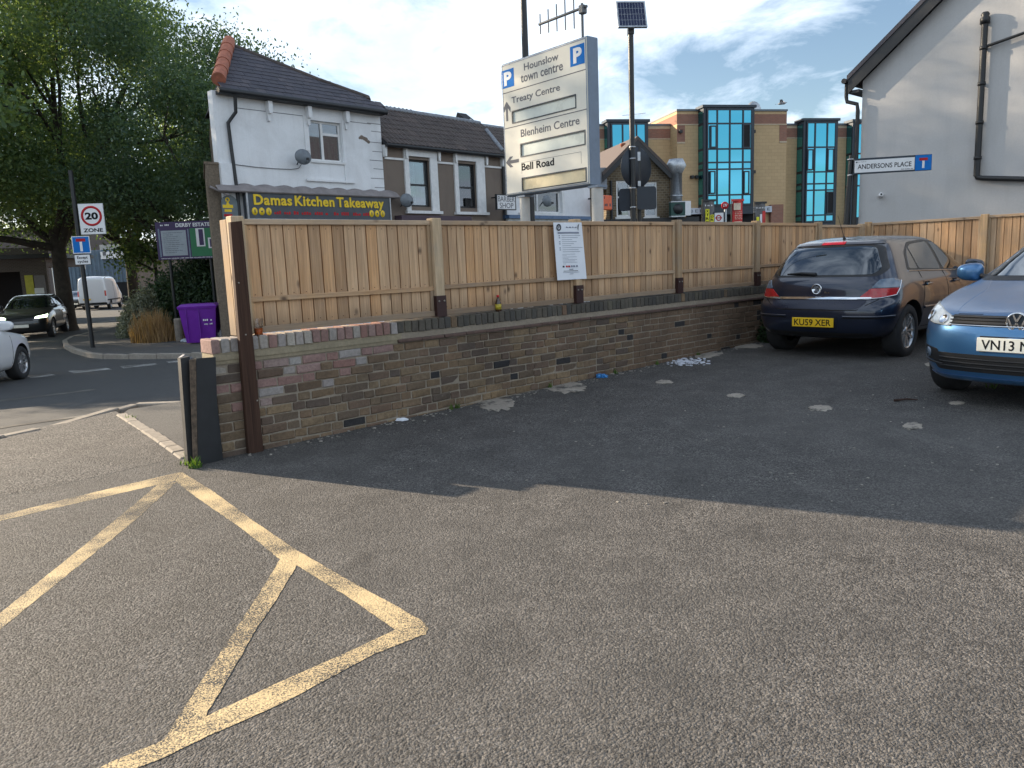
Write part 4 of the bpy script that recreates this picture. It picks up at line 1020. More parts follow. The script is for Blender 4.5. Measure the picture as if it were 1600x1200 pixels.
# ------------------------------------------------------------------ yellow brick block with teal glazing
YF = Frame(at_depth(1100, 300, 52), 78)
yb = fthing('yellow_brick_building', 'yellow brick block with tall teal glazed bays and red brick band', 'building', YF)
m_ybrick = brick_tex('buff_blockwork', (.54, .385, .22), (.50, .355, .20), (.42, .30, .17), .44, .215, .010, .2)
m_rbrick = brick_tex('red_brick_band', (.32, .155, .11), (.27, .13, .095), (.25, .18, .14), .225, .09, .01, .2)
m_coping = simple('grey_metal_coping', (.12, .14, .16), .5, .3)
m_stone = simple('pale_stone_band', (.50, .40, .28), .85)
X = lambda px, out=0: YF.pix(px, 280, out)[0]
Zc = YF.pix(1130, 175.5)[1]; Zr = YF.pix(1270, 193)[1]; glY = gz(*YF.o[:2]) - 1
cx0, cx1 = X(1048), X(1215)
back = X(1012) # far corner of the raised block
bm_ = MB(); bm_.plan([(cx0, -1.0), (cx1, -1.0), (cx1, 7), (cx0, 7)], glY, Zc - .9); bm_.build('wall', m_ybrick, yb)
MB().plan([(X(900), 0), (cx0 - .003, 0), (cx0 - .003, 9), (X(900), 9)], glY, Zr - .9).build('wall', m_ybrick, yb)
MB().plan([(cx1 + .003, 0), (X(1480), 0), (X(1480), 9), (cx1 + .003, 9)], glY, Zr - .9).build('wall', m_ybrick, yb)
for (a, b, z, yf) in ((cx0, cx1, Zc, -1.0), (X(900), cx0 - .003, Zr, 0), (cx1 + .003, X(1480), Zr, 0)):
    d_ = 7 if yf else 9
    MB().plan([(a, yf), (b, yf), (b, d_), (a, d_)], z - .30, z - .12).build('parapet', m_ybrick if yf else m_stone, yb)
    MB().plan([(a, yf + .003), (b, yf + .003), (b, d_), (a, d_)], z - .898, z - .302).build('red_band', m_rbrick, yb)
    MB().plan([(a - .03, yf - .06), (b + .03, yf - .06), (b + .03, d_), (a - .03, d_)], z - .118, z).build('coping', m_coping, yb)
    box('string_course', m_stone, yb, a, b, yf - .03, yf - .001, z - .97, z - .90)
for a, b in ((cx0, X(1060)), (X(1204), cx1)): box('red_brick_drop', m_rbrick, yb, a, b, -1.02, -1.001, Zc - 2.0, Zc - .98); box('string_course', m_stone, yb, a, b, -1.04, -1.001, Zc - 2.1, Zc - 2.0)
def bay(px, rows, yf, proj, side=None, top=None):
    xs = [YF.pix(p, 280, proj - yf)[0] for p in px]; zs = [YF.pix(sum(px) / len(px), r, proj - yf)[1] for r in rows]; y = yf - proj
    b_ = MB().box(xs[0] - .25, xs[-1] + .2, y + .05, yf + .3, zs[-1] - (8 if top is None else top), zs[0] + .12).build('glazed_bay', m_navy, yb)
    for i in range(len(xs) - 1):
        for j in range(len(zs) - 1):
            mb = MB().box(xs[i] + .05, xs[i + 1] - .05, y + .008, y + .03, zs[j + 1] + .05, zs[j] - .05); t = random.uniform(-.006, .006); u = random.uniform(-.006, .006)
            mb.v = [(x, yy + t * (x - xs[i]) + u * (z - zs[j]), z) for x, yy, z in mb.v]; mb.build('pane', m_teal, b_)
    for x in xs: box('mullion', m_navy, b_, x - .05, x + .05, y - .03, y + .049, zs[-1], zs[0])
    for z in zs: box('transom', m_navy, b_, xs[0] - .05, xs[-1] + .05, y - .02, y + .048, z - .05, z + .05)
    for s_ in (0, 1):
        x = xs[0] - .255 if s_ == 0 else xs[-1] + .205
        for j in range(len(zs) - 1): box('pane', m_teal, b_, x - .006, x, y + .15, yf - .05, zs[j + 1] + .08, zs[j] - .08)
    MB().box(xs[0] - .35, xs[-1] + .3, y - .05, yf + .2, zs[0] + .121, zs[0] + .28).build('bay_cap', m_navy, b_)
    return b_
b2 = bay([1105.5, 1120.5, 1140, 1160.5, 1174], [171, 193, 232.6, 253.6, 264.2, 304.5, 319.7], -1.0, .8, top=.6)
b3 = bay([1260, 1272.2, 1291, 1304], [191.5, 230, 268.5, 287, 297, 336, 346], 0, .8)
b1 = bay([957, 974, 995.5, 1009.5], [193.5, 232, 262, 300, 330], 0, .7)
b4 = bay([1336, 1352, 1370], [193, 240, 290, 340], 0, .7)
# opening lights standing ajar in the bays
for px0_, py0_, px1_, py1_, yf, pr in ((1160.5, 193.5, 1172.5, 231.5, -1.0, .86), (1110, 196, 1120, 231, -1.0, .88), (1293, 232, 1303, 267, 0, .86), (1261.5, 233, 1271, 266, 0, .88), (1109, 267, 1118, 303, -1, .88), (1162, 267, 1171, 303, -1, .88), (1292, 299, 1303, 334, 0, .86)):
    a, b, c_, d = rect(YF, px0_, py0_, px1_, py1_, pr - yf); y = yf - pr
    f = MB().box(a, a + .08, y - .02, y + .04, c_, d).box(b - .08, b, y - .02, y + .04, c_, d).box(a + .08, b - .08, y - .02, y + .04, c_, c_ + .08).box(a + .08, b - .08, y - .02, y + .04, d - .08, d).build('opening_light', m_navy, yb)
    box('pane', m_teal if px0_ not in (1160.5, 1292) else m_dark, f, a + .08, b - .08, y + .005, y + .02, c_ + .08, d - .08)
# entrance band with spaced letters
a, b, c_, d = rect(YF, 1074, 325, 1206, 335.5, 1.4); c_, d = YF.pix(1090, 334.5, 1.4)[1], YF.pix(1090, 325, 1.4)[1]
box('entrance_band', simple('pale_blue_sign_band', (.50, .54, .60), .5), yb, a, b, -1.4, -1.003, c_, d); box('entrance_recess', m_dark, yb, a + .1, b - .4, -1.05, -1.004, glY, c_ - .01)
def bl(t, p0, p1): lettering(yb, t, m_navy, YF.pix(p0, 330, 1.4)[0], YF.pix(p1, 330, 1.4)[0], c_ + .1, d - .1, -1.4, spacing=1.6)
bl('BEL', 1078.5, 1097.5); bl('E', 1119.5, 1123); bl('V', 1134.5, 1138.5); bl('OUS', 1161, 1180); bl('E', 1199, 1203.5)
box('brick_pier', m_rbrick, yb, b + .01, b + .9, -1.3, -1.005, glY, d + .1)
for px_, py_ in ((1062, 206), (1080, 277), (1087, 277), (1176, 206), (1176, 269)): x, z = YF.pix(px_, py_, 1.0); MB().cbox(x - .1, x + .1, -1.25, -1.003, z - .1, z + .1, .02).build('wall_lamp', m_black, yb)
sd_ = thing('satellite_dish', 'pale satellite dish on the roof of the yellow brick block', 'satellite dish', YF.w(X(1190), 1, Zc), YF.rot)
MB().lathe([(0, .1), (.35, .05), (.5, -.05), (.48, -.07), (.3, .02), (0, .06)], 18, Tr(0, 0, .45, 0, rad(80))).build('reflector', m_galv, sd_); MB().tube([(0, .05, -.0), (0, .05, .4)], .04, 6).build('mast', m_black, sd_)
def aerial(fr, px, py, h, w, label):
    x, z = fr.pix(px, py); t = thing('tv_aerial', label, 'aerial', fr.w(x, .5, z - h), fr.rot, 'television aerials on roofs')
    MB().tube([(0, 0, 0), (0, 0, h)], .02, 6).build('mast', m_galv, t); MB().tube([(-w / 2, 0, h * .92), (w / 2, 0, h * .98)], .014, 6).build('boom', m_galv, t); mb = MB()
    for k in range(7): xx = -w / 2 + w * k / 6; mb.tube([(xx, -.14, h * .95), (xx, .14, h * .95)], .008, 5)
    mb.build('element', m_galv, t, kind='stuff')
aerial(YF, 1147, 163, .9, 1.3, 'thin television aerial above the central teal glazed bay'); aerial(YF, 995, 173, 2.6, 1.6, 'tall thin television aerial left of the raised block')

# ------------------------------------------------------------------ pale gabled house on the right
RF = Frame(at_depth(1341.5, 340, 16.5), 137.3)
rh = fthing('rendered_house', 'pale grey rendered gable end with black bargeboard and pipes', 'house', RF)
q1, q2_ = RF.pix(1348, 123, .2), RF.pix(1470, 0, .2); k_ = (q2_[1] - q1[1]) / (q2_[0] - q1[0]); c_lo = q1[1] - k_ * q1[0]
q3, q4 = RF.pix(1323, 118, .22), RF.pix(1438, 0, .22); c_hi = ((q3[1] - k_ * q3[0]) + (q4[1] - k_ * q4[0])) / 2; xo = q3[0]
ev = c_lo + .06; hw = 4.2
MB().prism([(0, -.2), (2 * hw, -.2), (2 * hw, ev), (hw, ev + k_ * hw), (0, ev)], 0, 9).build('gable_wall', m_gable, rh)
print('roof', c_lo, c_hi, xo)
print('right house eave', ev, 'slope', k_)
for s_ in (0, 1):
    f = (lambda x: x) if s_ == 0 else (lambda x: 2 * hw - x)
    cm = c_hi - .10
    MB().prism([(f(xo), cm + xo * k_), (f(hw), cm + hw * k_), (f(hw), c_hi + hw * k_), (f(xo), c_hi + xo * k_)], -.22, 9.2).build('roof', m_slate, rh)
    MB().prism([(f(xo + .02), c_lo + (xo + .02) * k_), (f(hw), c_lo + hw * k_), (f(hw), cm - .003 + hw * k_), (f(xo + .02), cm - .003 + (xo + .02) * k_)], -.20, -.17).build('bargeboard', m_black, rh)
    if s_ == 0: MB().box(xo + .02, -.003, -.168, 9, c_lo + xo * k_ + .02, c_lo + xo * k_ + .08).build('soffit', m_black, rh)
gq = RF.pix(1326, 131)[0]; MB().tube([(xo - .05, -.24, c_hi + xo * k_ - .10), (xo - .05, 9, c_hi + xo * k_ - .10)], .055, 8).build('gutter', m_black, rh)
zq = c_lo + xo * k_; MB().tube([(xo - .05, -.1, c_hi + xo * k_ - .12), (xo - .05, -.1, zq - .02), (xo - .03, -.1, zq - .12), (-.06, -.1, zq - .2), (-.045, -.09, zq - .34), (-.05, -.09, 0)], .04, 8).build('downpipe', m_black, rh)
pp = lambda px, py, o=.09: RF.pix(px, py, o)
x, z0 = pp(1526, 275); zt_ = pp(1527, 38)[1]
MB().tube([(x, -.09, zt_), (x, -.09, z0)], .055, 10).lathe([(.055, 0), (.085, .0), (.085, .09), (.06, .13), (.075, .16), (.05, .2), (0, .2)], 12, Tr(x, -.09, zt_ - .02)).build('soil_pipe', m_black, rh)
for px_, py_ in ((1526, 80), (1526, 135), (1525, 195), (1524, 250)): 
    z = pp(px_, py_)[1]; MB().lathe([(.056, 0), (.068, 0), (.068, .06), (.056, .06)], 12, Tr(x, -.09, z)).box(x - .02, x + .02, -.04, -.001, z, z + .05).build('pipe_collar', m_black, rh)
x2_, z2_ = pp(1640, 286); MB().tube([(x, -.09, z0 + .02), (x + .02, -.09, z0 - .03), (x + .1, -.09, z0 - .05), (x2_ + .6, -.09, z2_ - .02)], .05, 10).build('waste_pipe', m_black, rh)
c0 = pp(1531, 76); c1 = pp(1640, 42); MB().tube([(c0[0], -.09, c0[1]), (c1[0] + .3, -.09, c1[1] + .1)], .027, 8).build('branch_pipe', m_black, rh)
x, z = RF.pix(1377, 305); sc_ = thing('security_camera', 'small white security camera on the pale gable wall', 'camera', RF.w(x, 0, z), RF.rot)
MB().lathe([(.045, 0), (.045, .03), (.02, .05)], 12, Tr(0, -.001, 0, 0, rad(90))).build('mount', m_ltblue, sc_); MB().lathe([(0, -.07), (.035, -.07), (.04, .05), (.03, .06), (0, .055)], 14, Tr(.02, -.10, -.01, rad(40), rad(70))).build('body', m_ltblue, sc_); MB().lathe([(0, .061), (.022, .061), (.022, .05)], 10, Tr(.02, -.10, -.01, rad(40), rad(70))).build('lens', m_black, sc_)

# ------------------------------------------------------------------ far buildings along the side street
LF = Frame(at_depth(78, 460, 44), 82)
lb = fthing('garage_building', 'low flat-roofed brick garage with dark open doorway and yellow panel', 'building', LF)
X2 = lambda px, py=440: LF.pix(px, py)[0]
zt = LF.pix(40, 404)[1]; z2 = LF.pix(40, 386)[1]; g0 = gz(*LF.o[:2]) - .3; dz = LF.pix(15, 425)[1]
m_gar = brick_tex('dull_brickwork', (.13, .10, .085), (.10, .08, .07), (.15, .13, .12), .22, .075)
wall_holes('wall', X2(-140), 0, g0, zt, [(X2(-60), X2(33), g0 + .05, dz)], m_gar, lb); box('interior', m_dark, lb, X2(-60) - .3, X2(33) + .3, 2.5, 2.6, g0, zt - .1)
box('side_wall', m_gar, lb, X2(-140), -.01, .25, 5, zt - .5, zt - .02)
box('parapet', m_gar, lb, X2(-140), X2(74), .6, 6, zt + .2, z2); box('flat_roof', m_black, lb, X2(-140) - .2, .4, -.4, 6, zt, zt + .22)
a, b, c_, d = rect(LF, 41, 430, 54, 470); box('yellow_panel', simple('yellow_board', (.50, .46, .05), .6), lb, a, b, -.05, -.002, c_, d)
a, b, c_, d = rect(LF, 55, 430, 72, 462); box('grey_door', simple('grey_door_paint', (.19, .17, .17), .6), lb, a, b, -.05, -.002, c_, d); a, b, c_, d = rect(LF, 55, 450, 70, 462); box('white_notice', m_ltblue, lb, a, b, -.06, -.051, c_, d)
UF = Frame(at_depth(78, 440, 72), 84)
ub = fthing('industrial_unit', 'blue-grey corrugated industrial unit with long white name board', 'building', UF)
X3 = lambda px: UF.pix(px, 430)[0]
g0 = gz(*UF.o[:2]) - .5; zt = UF.pix(170, 390)[1]; zm = UF.pix(170, 438)[1]
m_corr = simple('blue_grey_cladding', (.12, .17, .22), .5, .2, var=.15, scale=2)
def corrugated(name, x0, x1, z0, z1, y, mat, parent, pitch=.35):
    n = int((x1 - x0) / pitch); vs = []
    for k in range(n * 4 + 1):
        xx = x0 + (x1 - x0) * k / (n * 4); yy = y - (.10 if (k % 4) in (1, 2) else 0)
        vs += [(xx, yy, z0), (xx, yy, z1)]
    return MB().add(vs, [(2 * k, 2 * k + 2, 2 * k + 3, 2 * k + 1) for k in range(n * 4)]).build(name, mat, parent)
corrugated('cladding', X3(134), X3(214), zm - .2, zt, 0, m_corr, ub); corrugated('cladding', X3(74), X3(134) - .02, g0, UF.pix(100, 412)[1], 1.0, m_corr, ub)
box('wall', m_corr, ub, X3(134), X3(214), .1, 12, g0, zt - .02); box('wall', m_corr, ub, X3(74), X3(134) - .02, 1.1, 12, g0, UF.pix(100, 412)[1] - .02)
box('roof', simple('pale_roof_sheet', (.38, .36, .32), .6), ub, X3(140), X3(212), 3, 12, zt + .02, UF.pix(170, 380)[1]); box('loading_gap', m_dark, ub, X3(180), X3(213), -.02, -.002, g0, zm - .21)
a, b, c_, d = rect(UF, 157, 392.5, 204, 404, .3); box('name_board', m_ltblue, ub, a, b, -.3, -.13, c_, d); scribble(ub, a + .8, b - .3, c_ + .42, c_ + .62, -.301, m_greyl, .6, seed=9); box('board_logo', m_greyl, ub, a + .2, a + .5, -.306, -.301, c_ + .3, c_ + .65)
NF = Frame(at_depth(208, 440, 64), 80)
nb_ = fthing('brown_building', 'plain brown brick building behind the hedge and slim tree', 'building', NF)
a = NF.pix(208, 430)[0]; b = NF.pix(330, 430)[0]; zt = NF.pix(235, 396)[1]; box('wall', m_dash, nb_, a, b, 0, 8, gz(*NF.o[:2]) - .5, zt); box('roof_edge', m_coping, nb_, a - .1, b, -.1, 8, zt + .002, zt + .2)
# extra blocks hiding the horizon far down the side street
FF = Frame(at_depth(-60, 440, 90), 90)
fb = fthing('brick_building', 'distant dull brick block closing the far end of the side street', 'building', FF)
box('wall', m_gar, fb, -60, 14, 0, 10, -2, 7); box('roof', m_ctile, fb, -60.2, 14.2, -.3, 10, 7.002, 7.4)
# ------------------------------------------------------------------ car park direction sign
m_signf = simple('cream_sign_face', (.74, .71, .62), .85, spec=.12, var=.07, scale=2)
m_signs = simple('grey_sign_casing', (.16, .20, .26), .45, .3, var=.15)
m_legs = simple('pale_grey_painted_post', (.46, .45, .42), .5, var=.12)
m_pblue = simple('parking_blue', (.015, .16, .50), .8, spec=.15, var=.08)
m_disp = simple('blank_display_glass', (.56, .60, .55), .3, var=.12, scale=3, spec=.4)
m_disp2 = simple('yellowed_display_glass', (.62, .53, .34), .3, var=.18, scale=3, spec=.4)
SF = Frame(at_depth(791, 300, 10.9), 140)
sw = SF.pix(919.5, 180)[0]; s0 = SF.pix(800, 304.5)[1]; s1 = SF.pix(785, 104)[1]
print('sign', sw, s0, s1, SF.pix(918, 57)[1], SF.pix(921, 286)[1])
sn = fthing('car_park_sign', 'large cream car park direction sign on two posts behind the fence', 'sign', SF)
s1 = (s1 + SF.pix(916, 56)[1]) / 2; s0 = (s0 + SF.pix(921, 286)[1]) / 2
MB().cbox(-.01, sw, .012, .20, s0 - .02, s1 + .02, .012).build('casing', m_signs, sn)
holes = []
def disp(l, tl, bl_, r): 
    return (SF.pix(l, (tl + bl_) / 2)[0], SF.pix(r, tl - 20)[0], SF.pix(l, bl_)[1], SF.pix(l, tl)[1])
D = [disp(801, 175, 191.9, 899), disp(814.3, 225.8, 244.2, 913.3), disp(816.7, 279.2, 297, 915)]
wall_holes('face', 0, sw - .01, s0, s1, D, m_signf, sn, y0=0, depth=.011)
for k, d in enumerate(D):
    e = .014
    MB().box(d[0] - e, d[0], -.006, .011, d[2] - e, d[3] + e).box(d[1], d[1] + e, -.006, .011, d[2] - e, d[3] + e).box(d[0], d[1], -.006, .011, d[2] - e, d[2]).box(d[0], d[1], -.006, .011, d[3], d[3] + e).build('display_frame', m_navy, sn)
    box('display', (m_disp, m_disp, m_disp2)[k], sn, d[0], d[1], .0112, .0118, d[2], d[3])
for p in ((782, 148), (785, 202.5)):
    z = SF.pix(*p)[1]; box('divider', m_greyl, sn, .01, sw - .02, -.002, -.0004, z - .005, z + .005)
# border
e = .012; MB().box(.004, sw - .014, -.003, -.0005, s0 + .004, s0 + .004 + e).box(.004, sw - .014, -.003, -.0005, s1 - .004 - e, s1 - .004).box(.004, .004 + e, -.003, -.0005, s0 + .016, s1 - .016).box(sw - .014 - e, sw - .014, -.003, -.0005, s0 + .016, s1 - .016).build('border', m_signs, sn)
def stext(t, px0, px1, xr_, ytop, ybot, mat, desc=False, bold=.012):
    x0 = SF.pix(px0, (ytop + ybot) / 2)[0]; zt = SF.pix(xr_, ytop)[1]; zb = SF.pix(xr_, ybot)[1]
    zz = SF.pix((px0 + px1) / 2, 150)[1]
    x1 = SF.pix(px1, ytop - (px1 - px0) * .25)[0]
    if desc: zb -= (zt - zb) * .30
    lettering(sn, t, mat, x0, x1, zb, zt, -.0004, bold=bold, ext=.0015)
stext('Hounslow', 818.7, 872.5, 819, 99.4, 110.6, m_greyl); stext('town centre', 813.7, 879.4, 815, 117.5, 129.4, m_greyl)
stext('Treaty Centre', 799.4, 874.7, 801, 151.5, 161.9, m_greyl, True); stext('Blenheim Centre', 813.8, 905.3, 815, 202.3, 214.4, m_greyl); stext('Bell Road', 815, 865.5, 816, 255.4, 266.9, m_blackl, bold=.02)
for xa, xb, yt, yb_ in ((783.5, 802.7, 111.9, 139.8), (891, 913.2, 73.8, 105)):
    x0 = SF.pix(xa, (yt + yb_) / 2)[0]; x1 = SF.pix(xb, yt)[0]; z1 = SF.pix(xa, yt)[1]; z0 = SF.pix(xa + 1, yb_)[1]
    box('parking_panel', m_pblue, sn, x0, x1, -.002, -.0004, z0, z1); lettering(sn, 'P', m_ltblue, x0 + (x1 - x0) * .22, x1 - (x1 - x0) * .18, z0 + (z1 - z0) * .12, z1 - (z1 - z0) * .12, -.0021, bold=.045, ext=.0015)
xc, zt = SF.pix(791.5, 158.8); zb = SF.pix(792.5, 189.4)[1]; w_ = .075; h_ = zt - zb
MB().prism([(xc - .02, zb), (xc + .02, zb), (xc + .02, zt - .085), (xc + w_, zt - .15), (xc + w_, zt - .085), (xc, zt), (xc - w_, zt - .085), (xc - w_, zt - .15), (xc - .02, zt - .085)], -.002, -.0004).build('arrow', m_greyl, sn)
xl, zc = SF.pix(790.8, 254.5); xr2 = SF.pix(810.8, 250)[0]
MB().prism([(xr2, zc + .022), (xr2, zc - .022), (xl + .09, zc - .022), (xl + .15, zc - .07), (xl + .085, zc - .07), (xl, zc), (xl + .085, zc + .07), (xl + .15, zc + .07), (xl + .09, zc + .022)], -.002, -.0004).build('arrow', m_greyl, sn)
x0 = SF.pix(815, 262)[0]; x1 = SF.pix(908.3, 246)[0]; z1 = SF.pix(908.3, 236.7)[1]; z0 = SF.pix(908.3, 255.5)[1]
MB().box(x0, x1, -.0012, -.0002, z1 - .004, z1).box(x1 - .004, x1, -.0012, -.0002, z0, z1 - .004).box(x0, x0 + .004, -.0012, -.0002, z0, z1 - .004).build('overlay_edge', m_greyl, sn)
for k, (pa, pb) in enumerate(((813.5, 826.5), (925, 942))):
    x0 = SF.pix(pa, 330, -.1)[0]; x1 = SF.pix(pb, 330, -.1)[0]; p = SF.w((x0 + x1) / 2, .1, 0)
    MB().tube([((x0 + x1) / 2, .105, gz(p.x, p.y) - .05), ((x0 + x1) / 2, .105, s0 - .021)], (x1 - x0) / 2 * .80, 20).build('leg', m_legs, sn)
    box('leg_bracket', m_signs, sn, (x0 + x1) / 2 - .09, (x0 + x1) / 2 + .09, .03, .19, s0 - .05, s0 - .0215)
# aerial on the sign
m_aer = simple('dull_grey_aluminium', (.12, .13, .14), .6, .2)
an = fthing('yagi_aerial', 'short metal aerial with five rods on top of the car park sign', 'aerial', SF)
xm, zm = SF.pix(909.5, 14, -.1); MB().tube([(xm, .1, s1 + .02), (xm, .1, SF.pix(909.5, 5, -.1)[1])], .016, 8).build('mast', m_aer, an)
xb0, zb0 = SF.pix(842.5, 39.5, -.1); MB().tube([(xb0, .1, (zm + zb0) / 2 + .01), (xm + .08, .1, (zm + zb0) / 2 + .01)], .018, 8).build('boom', m_aer, an)
MB().cbox(xm - .03, xm + .05, .06, .14, zm - .06, zm + .04, .01).build('clamp', m_aer, an)
zz = (zm + zb0) / 2 + .01
for k in range(5):
    x = xb0 + .02 + (xm - .16 - xb0) * k / 4 ; L_ = .12 + .02 * k; MB().tube([(x, .1, zz - L_), (x, .1, zz + L_)], .008, 6).build('rod', m_aer, an)

# ------------------------------------------------------------------ columns and other signs
def col_base(px, py, depth): p = at_depth(px, py, depth); p.z = gz(p.x, p.y); return p
p = col_base(830, 345, 13.2)
lc = thing('lamp_column', 'tall thin black lamp column behind the car park sign', 'lamp column', p)
MB().tube([(0, 0, -.1), (0, 0, 1.4), (0, 0, 8)], [.075, .07, .04], 12).build('column', m_black, lc)
MB().tube([(0, 0, 8), (.1, -.1, 8.3), (.7, -.7, 8.45)], .03, 8).build('outreach_arm', m_black, lc); MB().cbox(-.3, .3, -.11, .11, -.05, .05, .03, Tr(.95, -.95, 8.47, rad(-45))).build('lantern', m_galv, lc)

m_pole = simple('black_painted_pole', (.022, .024, .026), .4, .2, var=.3)
p = col_base(989.5, 340, 13.6); PF = Frame(p, 90)
so_ = thing('solar_sign_pole', 'black pole with solar panel on top and backs of three road signs', 'road sign', p)
bz = p.z; zt = PF.pix(988, 44)[1] - bz
MB().tube([(0, 0, -.1), (0, 0, zt)], .046, 14).build('pole', m_pole, so_)
for px_, py_ in ((989, 230), (989, 248), (989, 294), (990, 324)): z = PF.pix(px_, py_)[1] - bz; MB().lathe([(.047, -.012), (.056, -.012), (.056, .012), (.047, .012)], 14, Tr(0, 0, z)).build('clip', m_galv, so_)
a, b, c_, d = rect(PF, 962.5, 2, 1008.5, 48.5); cz = (c_ + d) / 2 - bz; w_, h_ = (b - a), (d - c_)
M = Tr((a + b) / 2, -.07, cz, rad(6), rad(-18))
m_cell = simple('dark_blue_solar_cell', (.014, .016, .05), .15, .0, spec=.8, var=.3)
MB().box(-w_ / 2 + .025, w_ / 2 - .025, -.018, .016, -h_ / 2 + .025, h_ / 2 - .025, M).build('solar_panel', m_cell, so_)
MB().box(-w_ / 2, -w_ / 2 + .024, -.024, .02, -h_ / 2, h_ / 2, M).box(w_ / 2 - .024, w_ / 2, -.024, .02, -h_ / 2, h_ / 2, M).box(-w_ / 2 + .024, w_ / 2 - .024, -.024, .02, -h_ / 2, -h_ / 2 + .024, M).box(-w_ / 2 + .024, w_ / 2 - .024, -.024, .02, h_ / 2 - .024, h_ / 2, M).build('panel_frame', m_galv, so_)
mb = MB()
for k in range(1, 9): x = -w_ / 2 + .025 + (w_ - .05) * k / 9; mb.box(x - .002, x + .002, -.0195, -.0182, -h_ / 2 + .026, h_ / 2 - .026, M)
for k in range(1, 4): z = -h_ / 2 + .025 + (h_ - .05) * k / 4; mb.box(-w_ / 2 + .026, w_ / 2 - .026, -.0205, -.0197, z - .002, z + .002, M)
mb.build('cell_grid', m_galv, so_, kind='stuff')
MB().box(-.05, .05, -.06, .06, zt - .1, zt).build('panel_bracket', m_black, so_)
m_sback = simple('dark_sign_back', (.020, .028, .040), .45, .2, var=.2)
x, z = PF.pix(995.5, 261); MB().lathe([(0, -.006), (.345, -.006), (.35, 0), (.345, .006), (0, .006)], 32, Tr(x, .09, z - bz, rad(32), rad(90))).build('round_sign_back', m_sback, so_)
def rplate(name, fr, px0, py0, px1, py1, yaw, y, r=.05):
    a, b, c_, d = rect(fr, px0, py0, px1, py1); w_, h_ = (b - a) / 2 / math.cos(yaw), (d - c_) / 2; pts = []
    for cx, cz, s in ((w_ - r, h_ - r, 0), (-w_ + r, h_ - r, 90), (-w_ + r, -h_ + r, 180), (w_ - r, -h_ + r, 270)):
        for k in range(5): t = rad(s + k * 22.5); pts.append((cx + r * math.cos(t), cz + r * math.sin(t)))
    MB().prism(pts, -.004, .004, Tr((a + b) / 2, y, (c_ + d) / 2 - bz, yaw)).build(name, m_sback, so_)
rplate('plate_back', PF, 968.5, 294, 991, 329, rad(-12), .075); rplate('plate_back', PF, 996, 290.5, 1027.5, 327, rad(14), .08)
MB().tube([(.13, .15, -.1), (.13, .15, PF.pix(996, 228)[1] - bz)], .04, 10).build('rear_pole', m_pole, so_)
MB().box(.105, .155, .10, .13, PF.pix(996, 250)[1] - bz, PF.pix(996, 236)[1] - bz).box(.105, .155, .10, .13, PF.pix(996, 290)[1] - bz, PF.pix(996, 282)[1] - bz).build('fixing_channel', m_galv, so_)

AF = Frame(at_depth(1395, 256, 13.6), 102)
ap = thing('street_name_sign', 'ANDERSONS PLACE street name plate with blue dead end symbol on leaning posts', 'street sign', (0, 0, 0))
tl = AF.pix(1334.5, 248.6); br = AF.pix(1455.5, 266.5); x0, x1 = tl[0], br[0]; z1 = (tl[1] + AF.pix(1456, 240)[1]) / 2; z0 = (AF.pix(1334, 272.3)[1] + br[1]) / 2
ap.location = AF.o; ap.rotation_euler = (0, 0, AF.rot)
MB().cbox(x0, x1, 0, .03, z0, z1, .004).build('backboard', m_navy, ap)
xs = AF.pix(1430, 255)[0]; H = z1 - z0
box('name_plate', m_ltblue, ap, x0 + .012, xs - .012, -.006, -.0005, z0 + H * .10, z1 - H * .13)
box('symbol_plate', m_pblue, ap, xs, x1 - .008, -.006, -.0005, z0 + H * .03, z1 - H * .03)
lettering(ap, 'ANDERSONS PLACE', m_blackl, AF.pix(1340, 258)[0], AF.pix(1424, 256)[0], z0 + H * .32, z0 + H * .62, -.006, bold=.012, ext=.0012)
box('council_mark', m_navy, ap, x0 + .03, x0 + .055, -.008, -.0062, z1 - H * .28, z1 - H * .20); scribble(ap, x0 + .06, x0 + .2, z1 - H * .24, z1 - H * .21, -.0062, m_greyl, .06); scribble(ap, xs - .22, xs - .03, z0 + H * .15, z0 + H * .20, -.0062, m_greyl, .08)
w_ = x1 - .008 - xs; MB().box(xs + w_ * .43, xs + w_ * .57, -.0082, -.0062, z0 + H * .16, z0 + H * .62).build('dead_end_stem', m_ltblue, ap); MB().box(xs + w_ * .24, xs + w_ * .76, -.0086, -.0062, z0 + H * .63, z0 + H * .80).build('dead_end_bar', m_red_l, ap)
def leanpost(px0, py0, px1, py1, y, r, extra):
    t = AF.pix(px0, py0, -y); b = AF.pix(px1, py1, -y); d = (b[0] - t[0]) / (b[1] - t[1])
    return MB().tube([(t[0], y, t[1]), (b[0] + d * (gl_ - b[1]), y, gl_)], r, 12).build('post', m_pole, ap)
gl_ = gz(AF.o.x, AF.o.y) - .1
leanpost(1330.5, 243, 1321.5, 351, .09, .042, 0); leanpost(1337.5, 251, 1333, 351, .075, .035, 0)
for py_ in (249.5, 274): x, z = AF.pix(1328, py_, -.09); MB().lathe([(.043, -.01), (.055, -.01), (.055, .012), (.043, .012)], 12, Tr(x + .01, .09, z)).build('clip', m_galv, ap)

